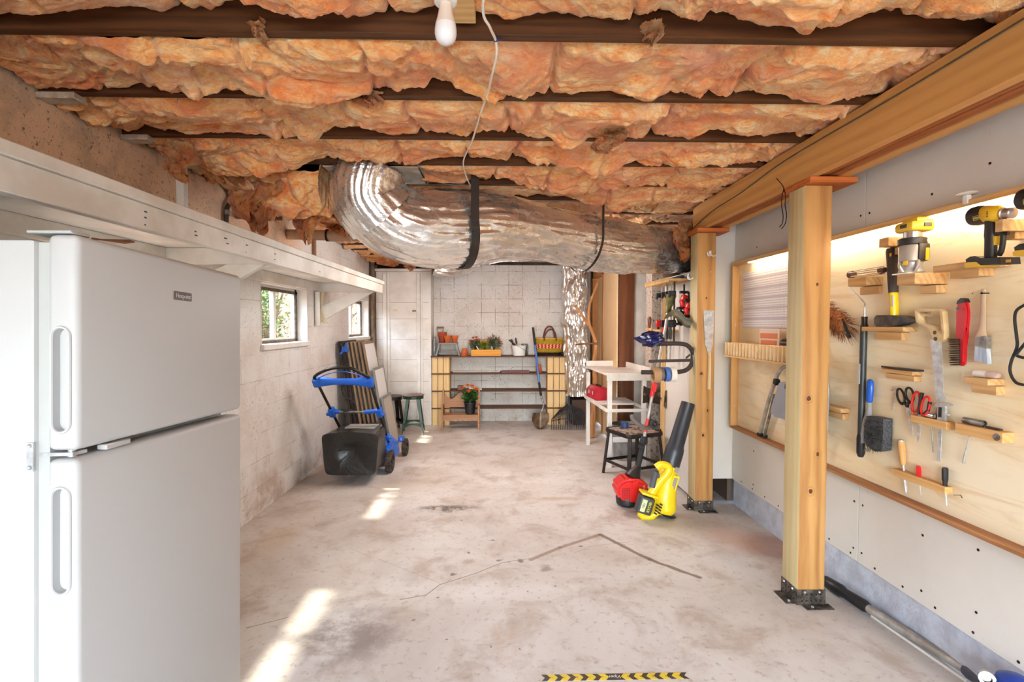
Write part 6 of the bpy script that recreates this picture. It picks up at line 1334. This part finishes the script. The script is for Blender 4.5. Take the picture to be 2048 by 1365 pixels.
# --- hand saw
t = thing('hand_saw', 'hand saw with pale wooden closed handle hanging blade down', 'saw', w0(1875, 800, .03))
hp = [(857,268),(900,258),(1000,262),(1090,264),(1112,285),(1122,400),(1128,490),(1124,545),(1105,564),(1062,565),(1032,545),(1005,485),(990,440),(895,402),(870,378),(864,330)]
b = B(); outline(b, wb, hp, .045, .022); o = put(b, 'handle', mat('saw_handle_wood', (228,204,160), .45, var=(206,174,122), vs=14), t)
c_ = B(); c_.plate([V(wb(x, y, .06))-chain_loc(t) for x, y in ((884,342),(905,330),(960,336),(1048,346),(1058,418),(1000,414),(950,408),(900,392))], (.06,0,0)); 
cc = put(c_, 'cutter', None); cc.parent = t; md = o.modifiers.new('b','BOOLEAN'); md.object = cc; md.operation = 'DIFFERENCE'; md.solver = 'EXACT'; dg = bpy.context.evaluated_depsgraph_get(); dg.update(); me = bpy.data.meshes.new_from_object(o.evaluated_get(dg)); o.modifiers.clear(); o.data = me; bpy.data.objects.remove(cc)
b = B(); outline(b, wb, [(1000,545),(1105,540),(1112,700),(1122,1040),(1150,1075),(1135,1105),(1108,1098),(1095,1112),(1062,1112),(1048,1000),(1022,720)], .035, .0014); put(b, 'blade', steel, t)
b = B()
for x, y in ((1042,480),(1050,538)): p = wb(x, y, .046); b.cyl(p, p+V((.003,0,0)), .0085, n=14)
put(b, 'rivet', mat('rivet_dark', (96,84,66), .4, .7), t); text(t, 'handle_lettering', 'STANLEY', .013, mat('print_brown', (140,106,66), .6), wb(962, 302, .0455), (PI/2, 0, -PI/2))
# --- red wire brush
t = thing('red_brush', 'red handled brush with black bristle rows hanging on the board', 'brush', w0(1925, 735, .03)); b = B()
outline(b, wb, [(1240,300),(1238,235),(1246,192),(1275,166),(1308,170),(1326,205),(1340,300),(1328,430),(1302,520),(1300,600),(1306,740),(1298,780),(1275,790),(1255,780),(1268,700),(1272,545),(1218,522),(1246,465),(1250,400)], .036, .018); bmesh.ops.bevel(b.bm, geom=[e for e in b.bm.edges], offset=.005, segments=2, affect='EDGES', clamp_overlap=True); rbm = put(b, 'handle', mat('brush_red', (196,22,34), .35, coat=.3), t)
b = B(); outline(b, wb, [(1240,222),(1250,190),(1276,167),(1306,171),(1322,205)], .0375, .021); put(b, 'end_cap', black_plastic, t)
b = B(); b.cyl(wb(1256,262,.047), wb(1256,262,.044), .006, n=12); put(b, 'hang_hole', black_plastic, t)
b = B(); random.seed(4)
for k in range(15):
    for j in range(4):
        p = wb(1275, 542+16.5*k, .042-.007*j); e = wb(1160+random.uniform(-4,22)+k*1.5, 540+16.5*k+random.uniform(-4,6), .044-.008*j); b.tube([p, p.lerp(e, .6), e], [.0022,.0018,.0008], 5)
put(b, 'bristles', black_plastic, t)
# --- angled paint brush
t = thing('paint_brush', 'angled paint brush with pale bristles hanging from a nail', 'paint brush', w0(1960, 728, .02)); b = B(); b.tube([wb(1488,82,.014), wb(1486,100,.014), wb(1484,250,.014), wb(1478,400,.014), wb(1474,450,.014), wb(1466,490,.014), wb(1462,515,.014)], [.006,.0095,.0095,.0115,.014,.021,.0245], 12, sq=(1,.45)); put(b, 'handle', mat('brush_handle', (196,170,142), .5), t)
b = B(); outline(b, wb, [(1412,515),(1512,512),(1512,628),(1408,600)], .024, .018); put(b, 'ferrule', dull_steel, t); n = N('bristle_pale'); n.fin(n.ramp(n.noise(90, 3, .5, 0, n.mapv((1,1,.08))), [(.3,(148,166,190)),(.7,(206,216,226))]), .6); b = B(); outline(b, wb, [(1408,598),(1512,626),(1524,766),(1402,738)], .023, .016); put(b, 'bristles', n.m, t)
b = B(); p = wb(1468, 122, .03); b.cyl(p, p+V((.03,0,0)), .002, n=6); b.cyl(p, p+V((.002,0,0)), .004, n=8); b.cyl(wb(1388,124,.02), wb(1388,124,.0), .0016, n=6); put(b, 'nail', nailmat, t)
# --- cord
b = B(); b.tube(smoothpath([w0(2120,585,.03), w0(2075,598,.03), w0(2048,611,.03), w0(2033,622,.03), w0(2029.5,640,.03), w0(2033,672,.03), w0(2034,694,.03), w0(2023,722,.03), w0(2020,742,.03), w0(2027,760,.03), w0(2040,769,.03), w0(2070,768,.03), w0(2090,740,.03), w0(2068,712,.03), w0(2048,716,.03), w0(2034,712,.03)], 6), .0048, 8); b.tube(smoothpath([w0(2030,712,.034), w0(2048,690,.034), w0(2080,655,.034), w0(2110,640,.034)], 5), .0048, 8)
solo(b, 'power_cable', dark_rubber, 'dark looped power cable hanging on the tool board', 'cable', w0(2035, 690, .03))
# --- marker tube, file, block items
t = thing('marker_tube', 'white marker tube lying on the thin wooden ledge under the paint brush', 'marker', (PX-.03, w0(1975,752,.03).y, r9[0])); z = r9[0]+.0135; a, e = w0(1951,752,.03).y, w0(1998,752,.03).y; b = B(); b.tube([(PX-.03,a,z),(PX-.03,a+(e-a)*.55,z)], .0135, 14); put(b, 'tube', white_paint, t); b = B(); b.tube([(PX-.03,a+(e-a)*.55,z),(PX-.03,a+(e-a)*.9,z),(PX-.03,e,z)], [.0135,.0125,.008], 14); put(b, 'cap', mat('marker_cap', (196,170,160), .4), t)
z = r8[0]+.001; b = B(); ya, ye = w0(1758,742,.03).y, w0(1838,742,.03).y; b.plate([(PX-.02,ya,z),(PX-.045,ya-.10,z),(PX-.045,ye,z),(PX-.008,ye,z),(PX-.008,ya-.1,z)], (0,0,.008)); solo(b, 'flat_file', mat('file_steel', (76,66,62), .55, .5), 'dark flat file lying on the thin wooden ledge', 'file', (PX-.03, ye, z))
# --- blue handled brush
t = thing('bench_brush', 'bench brush with blue grip and dark grey bristles beside the black pole', 'brush', w0(1745, 900, .05)); b = B(); b.tube([wb(460,908,.03), wb(458,925,.03), wb(455,1010,.03), wb(449,1100,.03), wb(447,1120,.03)], [.008,.0165,.019,.017,.012], 12, sq=(1,.75)); put(b, 'grip', blue_plastic, t)
b = B(); b.tube([wb(447,1115,.03), wb(448,1160,.03), wb(440,1240,.03)], [.014,.013,.02], 12, sq=(1,.7)); b.tube(smoothpath([wc(432,420,.03), wc(408,480,.03), wc(398,560,.03), wc(388,620,.03), wc(395,670,.03)], 4), [.012]*17, 10); put(b, 'brush_back', mat('brush_grey', (150,152,154), .5), t)
n = N('bristle_dark'); nb = n.noise(120, 3, .6, .3, n.mapv((1,.12,1))); n.fin(n.ramp(nb, [(.35,(34,36,40)),(.7,(96,100,106))]), .6, 0, n.bump(nb, .8, .006)); b = B(); random.seed(12); outline(b, wc, [(430,420),(500,430),(575,448),(572,600),(562,735),(500,745),(420,690),(400,610),(412,500)], .055, .045)
for k in range(260):
    x, y = random.uniform(400, 575), random.uniform(430, 735); p = wc(x, y, .056); e = wc(x+random.uniform(-12,18), y+random.uniform(10,40), .060); b.tube([p, e], [.0012,.0006], 3, False)
put(b, 'bristles', n.m, t)
# --- tweezers, scissors, caliper, sockets, rods
t = thing('hook_tool', 'small steel hook tool hanging left of the black scissors', 'hand tool', w0(1785, 820, .01)); b = B(); b.tube(smoothpath([wd(70,120,.012), wd(50,150,.012), wd(20,130,.012), wd(25,105,.012), wd(70,95,.012), wd(110,100,.012), wd(118,120,.012)], 4), .0016, 6); b.tube([wd(72,120,.012), wd(50,260,.012), wd(28,410,.012)], [.002,.003,.002], 6); put(b, 'hook_shaft', chrome, t)
def scissor(label, f, loops, blades, hm, pivot, off=.02, shank=()):
    t = thing('scissors', label, 'scissors', f(*pivot, off), 'scissors in the wooden rail')
    for i, (cx, cy, rx, ry, tilt, m) in enumerate(loops):
        b = B(); pts = []
        for k in range(24):
            a = 2*PI*k/24; x, y = rx*math.cos(a), ry*math.sin(a); pts.append(f(cx+x*math.cos(tilt)-y*math.sin(tilt), cy+x*math.sin(tilt)+y*math.cos(tilt), off+.004*i))
        b.tube(pts, .0048, 8, closed=True); put(b, 'finger_loop', m, t)
    for s_ in shank: b = B(); b.tube([f(x, y, off+.003) for x, y in s_], [.0075, .0065, .005][:len(s_)], 8); put(b, 'shank', hm, t)
    for i, bl in enumerate(blades): b = B(); b.plate([f(x, y, off+.002*i) for x, y in bl], (-.0016,0,0)); put(b, 'blade', steel, t)
    b = B(); p = f(*pivot, off+.004); b.cyl(p, p+V((-.004,0,0)), .004, n=10); put(b, 'pivot_screw', chrome, t); return t
scissor('black handled steel scissors in the upper tool rail', wd, [(148,228,46,108,-.25,black_plastic),(268,205,52,98,-.22,black_plastic)], [[(205,330),(250,340),(275,470),(332,750),(315,750),(245,560),(222,430)],[(215,345),(240,345),(300,600),(310,752),(298,745),(250,580)]], black_plastic, (244, 438), .022, [[(165,330),(200,310),(230,370)],[(270,300),(240,330),(240,380)]])
scissor('red and black handled kitchen scissors in the upper tool rail', wd, [(352,305,50,142,.12,red_plastic),(484,355,54,128,.22,red_plastic)], [[(375,490),(420,490),(425,640),(410,800),(385,858),(372,850),(374,640)]], black_plastic, (405, 486), .03, [[(440,180),(410,330),(390,480)],[(545,300),(520,420),(450,480)]])
t = thing('caliper', 'steel digital caliper hanging through the upper tool rail', 'caliper', w0(1878, 922, .02)); b = B(); outline(b, wd, [(672,320),(712,320),(705,700),(682,1115),(638,1112),(655,700)], .018, .004); put(b, 'beam', steel, t); b = B(); outline(b, wd, [(590,350),(640,325),(700,318),(790,322),(840,352),(800,362),(750,360),(750,575),(640,570),(650,375),(600,372)], .024, .010); put(b, 'slide', steel, t); b = B(); outline(b, wd, [(660,375),(705,378),(698,512),(655,508)], .0255, .002); put(b, 'display', mat('lcd_dark', (52,54,52), .2), t); b = B(); p = wd(770,475,.02); b.cyl(p, p+V((0,-.012,0)), .005, n=10); put(b, 'thumb_wheel', steel, t)
b = B(); a = wd(500,470,.024); e = wd(610,505,.024); a.z = e.z = rra[0]+.0115; d = (e-a); b.tube([a, e], .010, 14, cap=False); b.tube([a, e], .0075, 14); solo(b, 'socket', chrome, 'short chrome socket lying on the upper tool rail next to the caliper', 'socket', a)
b = B(); a = wd(590,990,.02); b.cyl(wd(568,640,.02), a, .0032, n=8); solo(b, 'steel_rod', dull_steel, 'thin steel rod hanging between the red scissors and the caliper', 'rod', a)
b = B(); b.tube([wd(1090,770,.02), wd(1050,920,.02), wd(1020,1050,.02), wd(1005,1140,.02)], [.003,.003,.005,.005], 8); solo(b, 'punch', alu, 'thin silver punch hanging from the rail with the washer', 'punch', wd(1005, 1140, .02))
b = B(); a, e = w0(1928,846,.024), w0(1968,856,.024); a.z = e.z = rrb[0]+.0135; b.tube([a, e], .012, 14, cap=False); b.tube([a+(e-a)*.02, e-(e-a)*.1], .009, 14); solo(b, 'metal_tube', dull_steel, 'short open metal tube lying on the rail with the washer', 'tube', a)
b = B(); a, e = w0(1974,860,.02), w0(2002,866,.02); a.z = e.z = rrb[0]+.004; b.bar(a, e, .014, .005); solo(b, 'dark_file', mat('file_dark', (58,46,40), .6), 'thin dark file lying beside the metal tube on the rail', 'file', a)
b = B(); p = w0(1993, 875, .0455); b.lathe([(.0045,-.001),(.013,-.001),(.013,.001),(.0045,.001)], p, (1,0,0), 20, False); b.cyl(p+V((-.003,0,0)), p, .005, n=10); solo(b, 'washer', dull_steel, 'round grey washer screwed to the end of a wooden rail', 'washer', p)
# --- chisel and screwdrivers
ow2 = wood('chisel_handle', (222,170,108), (190,132,72), 'Z', 2)
t = thing('chisel', 'wood handled chisel standing in the lowest tool rail', 'chisel', w0(1811, 985, .018)); b = B(); b.tube([wc(738,648,.018), wc(742,690,.018), wc(750,780,.018), wc(756,850,.018), wc(758,870,.018)], [.012,.0145,.0135,.012,.007], 14); put(b, 'handle', ow2, t); b = B(); b.tube([wc(738,640,.018), wc(738,662,.018)], .0125, 14); b.tube([wc(758,868,.018), wc(764,935,.018)], [.006,.004], 10); b.cyl(wc(770,1000,.018), wc(784,1120,.018), .0055, n=8); put(b, 'blade', steel, t)
t = thing('screwdriver', 'short red screwdriver standing in the lowest tool rail', 'screwdriver', w0(1838, 985, .018), 'screwdrivers in the lowest tool rail'); b = B(); b.tube([wc(896,876,.018), wc(896,890,.018), wc(899,950,.018), wc(902,985,.018)], [.008,.0095,.0095,.006], 6); put(b, 'handle', red_plastic, t); b = B(); b.cyl(wc(902,980,.018), wc(918,1140,.018), .0022, n=8); put(b, 'shaft', steel, t)
t = thing('screwdriver', 'black screwdriver standing in the lowest tool rail', 'screwdriver', w0(1890, 1015, .018), 'screwdrivers in the lowest tool rail'); b = B(); b.tube([wc(1138,890,.018), wc(1138,905,.018), wc(1138,1000,.018), wc(1138,1030,.018), wc(1138,1078,.018)], [.008,.0115,.011,.008,.0095], 8); put(b, 'handle', black_plastic, t); b = B(); b.cyl(wc(1140,1070,.018), wc(1152,1235,.018), .003, n=8); put(b, 'shaft', steel, t)
b = B(); b.tube([wc(1215,1140,.02), wc(1280,1142,.02), wc(1294,1168,.02)], .002, 6); solo(b, 'hex_key', dull_steel, 'small bent hex key sticking out of the end of the lowest rail', 'hex key', wc(1280, 1142, .02))
# ------------------------------------------------------------------ bay between the two posts
n = N('peg_board'); s = n.n('ShaderNodeSeparateXYZ'); n.l(n.obj, s.inputs[0])
fy = n.math('ABSOLUTE', n.math('SUBTRACT', n.math('FRACT', n.math('MULTIPLY', s.outputs[1], 62.0)), .5)); fz = n.math('ABSOLUTE', n.math('SUBTRACT', n.math('FRACT', n.math('MULTIPLY', s.outputs[2], 62.0)), .5))
hole = n.math('SUBTRACT', 1.0, n.step(n.math('SQRT', n.math('ADD', n.math('MULTIPLY', fy, fy), n.math('MULTIPLY', fz, fz))), .16, .22))
bandz = n.math('FRACT', n.math('ADD', n.math('MULTIPLY', s.outputs[2], 14.0), .2)); band = n.math('SUBTRACT', 1.0, n.step(bandz, .24, .27)); solid = n.math('SUBTRACT', 1.0, band)
c = n.mix(n.math('MULTIPLY', band, .8), (238,232,232), (196,180,190)); c = n.mix(n.math('MULTIPLY', hole, n.math('ADD', n.math('MULTIPLY', solid, .8), .1)), c, (96,80,84)); n.fin(c, .45)
p0, p1 = w0(1487, 600, .01), w0(1600, 600, .01); z0, z1 = w0(1487, 656, .01).z, w0(1487, 547, .01).z
b = B(); b.rng(PX-.012, PX-.004, 2.82, p0.y, z0, z1, .001); solo(b, 'peg_board', n.m, 'white perforated peg board with grey bands in the bay between the posts', 'peg board', (PX-.01, 3.2, z0))
rk2 = thing('bit_rack', 'pale wooden slotted rack below the peg board', 'rack', (1.7, 3.2, 1.19)); XF = 1.632; ya, ye = 2.72, at(1448, 700, X=XF).y
b = B(); b.rng(XF, PX-.001, ya, ye, 1.190, 1.203, .001); b.rng(PX-.02, PX-.001, ya, ye, 1.2035, 1.29); put(b, 'shelf', pine, rk2); b = B(); k = 0; y = ye-.008
while y > ya+.02:
    b.rng(XF+.002, XF+.075, y-.014, y, 1.2035, 1.292+.0*k, .001); y -= .043; k += 1
put(b, 'divider', mat('divider_wood', (238,212,168), .55, var=(224,190,140), vs=9), rk2)
b = B(); b.rng(XF+.0755, XF+.083, ya, ye, 1.2035, 1.285); put(b, 'middle_rail', pine, rk2)
b = B()
for q in (3.5, 3.1): b.rng(PX-.06, PX-.0205, q, q+.04, 1.178, 1.1895)
put(b, 'batten', pine, rk2)
t = thing('bit_package', 'orange and white bit package standing in the slotted rack', 'package', at(1538, 690, X=XF+.11)); p = at(1537, 676, X=XF+.115); yq0, yq1 = at(1519, 676, X=XF+.115).y, at(1557, 676, X=XF+.115).y; b = B(); b.rng(p.x, p.x+.006, yq1, yq0, 1.2045, 1.395, .001); put(b, 'card', mat('card_pale', (240,214,196), .6), t); b = B(); b.rng(p.x-.001, p.x, yq1+.01, yq0-.01, 1.33, 1.365); b.rng(p.x-.003, p.x, yq1+.02, yq0-.02, 1.26, 1.32, .001); put(b, 'printed_panel', mat('card_orange', (226,128,72), .5), t)
t = thing('bit_holder', 'dark bit holder lying in the slotted rack next to the package', 'bit holder', at(1574, 688, X=XF+.11)); p = at(1572, 687, X=XF+.11); b = B(); b.cyl(p+V((0,.035,-.0)), p+V((0,-.05,0)), .020, .014, 12); b.ball(p+V((0,.02,.015)), .018, 7); put(b, 'holder_body', mat('holder_dark', (66,44,34), .5), t); b = B(); b.rng(p.x-.015, p.x+.015, p.y-.05, p.y+.05, 1.2045, p.z-.012); put(b, 'holder_base', mat('holder_base', (150,104,70), .6), t)
# folded step ladder hanging in the bay
lt = thing('step_ladder', 'folded grey step ladder leaning in the bay between the two posts', 'step ladder', at(1520, 880, X=1.78)); alum = alu
def lx(px, py, X): return at(px, py, X=X)
f0 = V((1.795, lx(1520, 876, 1.795).y, TZ0+.025)); 
b = B(); b.tube(smoothpath([f0+V((0,0,.012)), lx(1538,800,1.76), lx(1551,762,1.745), lx(1556,748,1.74), lx(1566,736,1.74), lx(1580,731,1.74), lx(1610,731,1.74), lx(1640,740,1.74), lx(1652,760,1.745), lx(1655,800,1.76), lx(1643,905,1.79)], 5), .0115, 10); put(b, 'rail', alum, lt)
b = B(); b.tube([lx(1549,790,1.785), f0+V((.0,-.06,.012))], .009, 10); b.tube([lx(1640,800,1.785), lx(1628,905,1.80)], .009, 10); put(b, 'rear_leg', dull_steel, lt)
b = B(); b.plate([lx(x, y, 1.735) for x, y in ((1557,768),(1562,764),(1650,775),(1648,862),(1548,834),(1541,824),(1543,812))], (.022,0,0)); put(b, 'step_plate', mat('ladder_grey', (156,162,172), .5, bump=.05, bs=60), lt)
b = B(); b.plate([lx(x, y, 1.7345) for x, y in ((1570,769),(1590,771),(1590,780),(1569,778))], (-.002,0,0)); put(b, 'brand_label', mat('label_dark', (92,92,98), .5), lt)
b = B(); b.box(f0+V((0,0,.008)), (.03,.035,.022), (0,0,0), .004); b.box(f0+V((.005,-.06,.008)), (.022,.026,.022), None, .004); b.box(lx(1553,764,1.744), (.032,.036,.04), (.3,0,0), .006); put(b, 'plastic_joint', dark_rubber, lt)
# ------------------------------------------------------------------ light
w = bpy.data.worlds.new('sky'); S.world = w; w.use_nodes = True; nt = w.node_tree; nt.nodes.clear()
sky = nt.nodes.new('ShaderNodeTexSky'); sky.sky_type = 'NISHITA'; sky.sun_disc = False; sky.sun_elevation = R(56); sky.sun_rotation = R(250); sky.air_density = 1.2; sky.dust_density = 2.0
bg = nt.nodes.new('ShaderNodeBackground'); bg.inputs[1].default_value = 2.8; o = nt.nodes.new('ShaderNodeOutputWorld'); nt.links.new(sky.outputs[0], bg.inputs[0]); nt.links.new(bg.outputs[0], o.inputs[0])
def light(name, kind, loc, energy, col=(255,255,255), rot=(0,0,0), **k):
    l = bpy.data.lights.new(name, kind); l.energy = energy; l.color = lin(col)[:3]
    for a, v in k.items(): setattr(l, a, v)
    o = bpy.data.objects.new(name, l); COL.objects.link(o); o.location = loc; o.rotation_euler = rot; return o
sd = V((.62, -.14, -1.0)).normalized()
s = light('sun', 'SUN', (-6, 3, 8), 10.0, (255,244,226), angle=R(3.0)); s.rotation_euler = V((0,0,-1)).rotation_difference(sd).to_euler()
# added fill lamp, unseen, standing in for daylight through the doorway
light('doorway_fill', 'AREA', (0, -8.0, 2.0), 1200, (250,250,255), (PI/2, 0, 0), shape='RECTANGLE', size=7.0, size_y=5.0)
# second bulb, added unseen behind the foil duct to brighten the far end
t = thing('fill_bulb', 'added bare fill bulb in a white lampholder hidden behind the foil duct', 'light fixture', (.05, 4.62, 2.2)); t['group'] = 'added fill bulbs overhead'
b = B(); b.lathe([(.001,.085),(.058,.085),(.062,.075),(.060,.062),(.034,.045),(.031,.0),(.001,-.004)], (.05, 4.62, 2.24), n=28); put(b, 'lampholder', white_paint, t)
bm_ = N('fill_bulb_glow'); bm_.p.inputs['Emission Color'].default_value = lin((255,244,228)); bm_.p.inputs['Emission Strength'].default_value = 30; b = B(); b.lathe([(.001,-.112),(.010,-.111),(.020,-.106),(.027,-.096),(.0300,-.084),(.0300,-.074),(.0282,-.060),(.0185,-.02),(.0165,-.004)], (.05, 4.62, 2.24), n=24); put(b, 'bulb_globe', bm_.m, t)
light('fill_bulb_light', 'POINT', (.05, 4.62, 2.10), 108, (252,250,250), shadow_soft_size=.45)
# portals: they only tell the renderer where the sky comes in
for a, e in WINS:
    o = light('window_portal', 'AREA', (LW-.15, (a+e)/2, (WZ0+WZ1)/2), 1, (255,255,255), (0, -PI/2, 0), shape='RECTANGLE', size=WZ1-WZ0, size_y=e-a); o.data.cycles.is_portal = True
S.view_settings.view_transform = 'Standard'; S.view_settings.look = 'None'; S.view_settings.exposure = -.06; S.view_settings.gamma = 1.0; S.view_settings.use_curve_mapping = False
cy = S.cycles; cy.max_bounces = 7; cy.diffuse_bounces = 4; cy.glossy_bounces = 3; cy.transmission_bounces = 4; cy.use_adaptive_sampling = True; cy.adaptive_threshold = .1; cy.adaptive_min_samples = 12; cy.transparent_max_bounces = 8; cy.sample_clamp_indirect = 4.0; cy.use_denoising = True; cy.caustics_reflective = False; cy.caustics_refractive = False
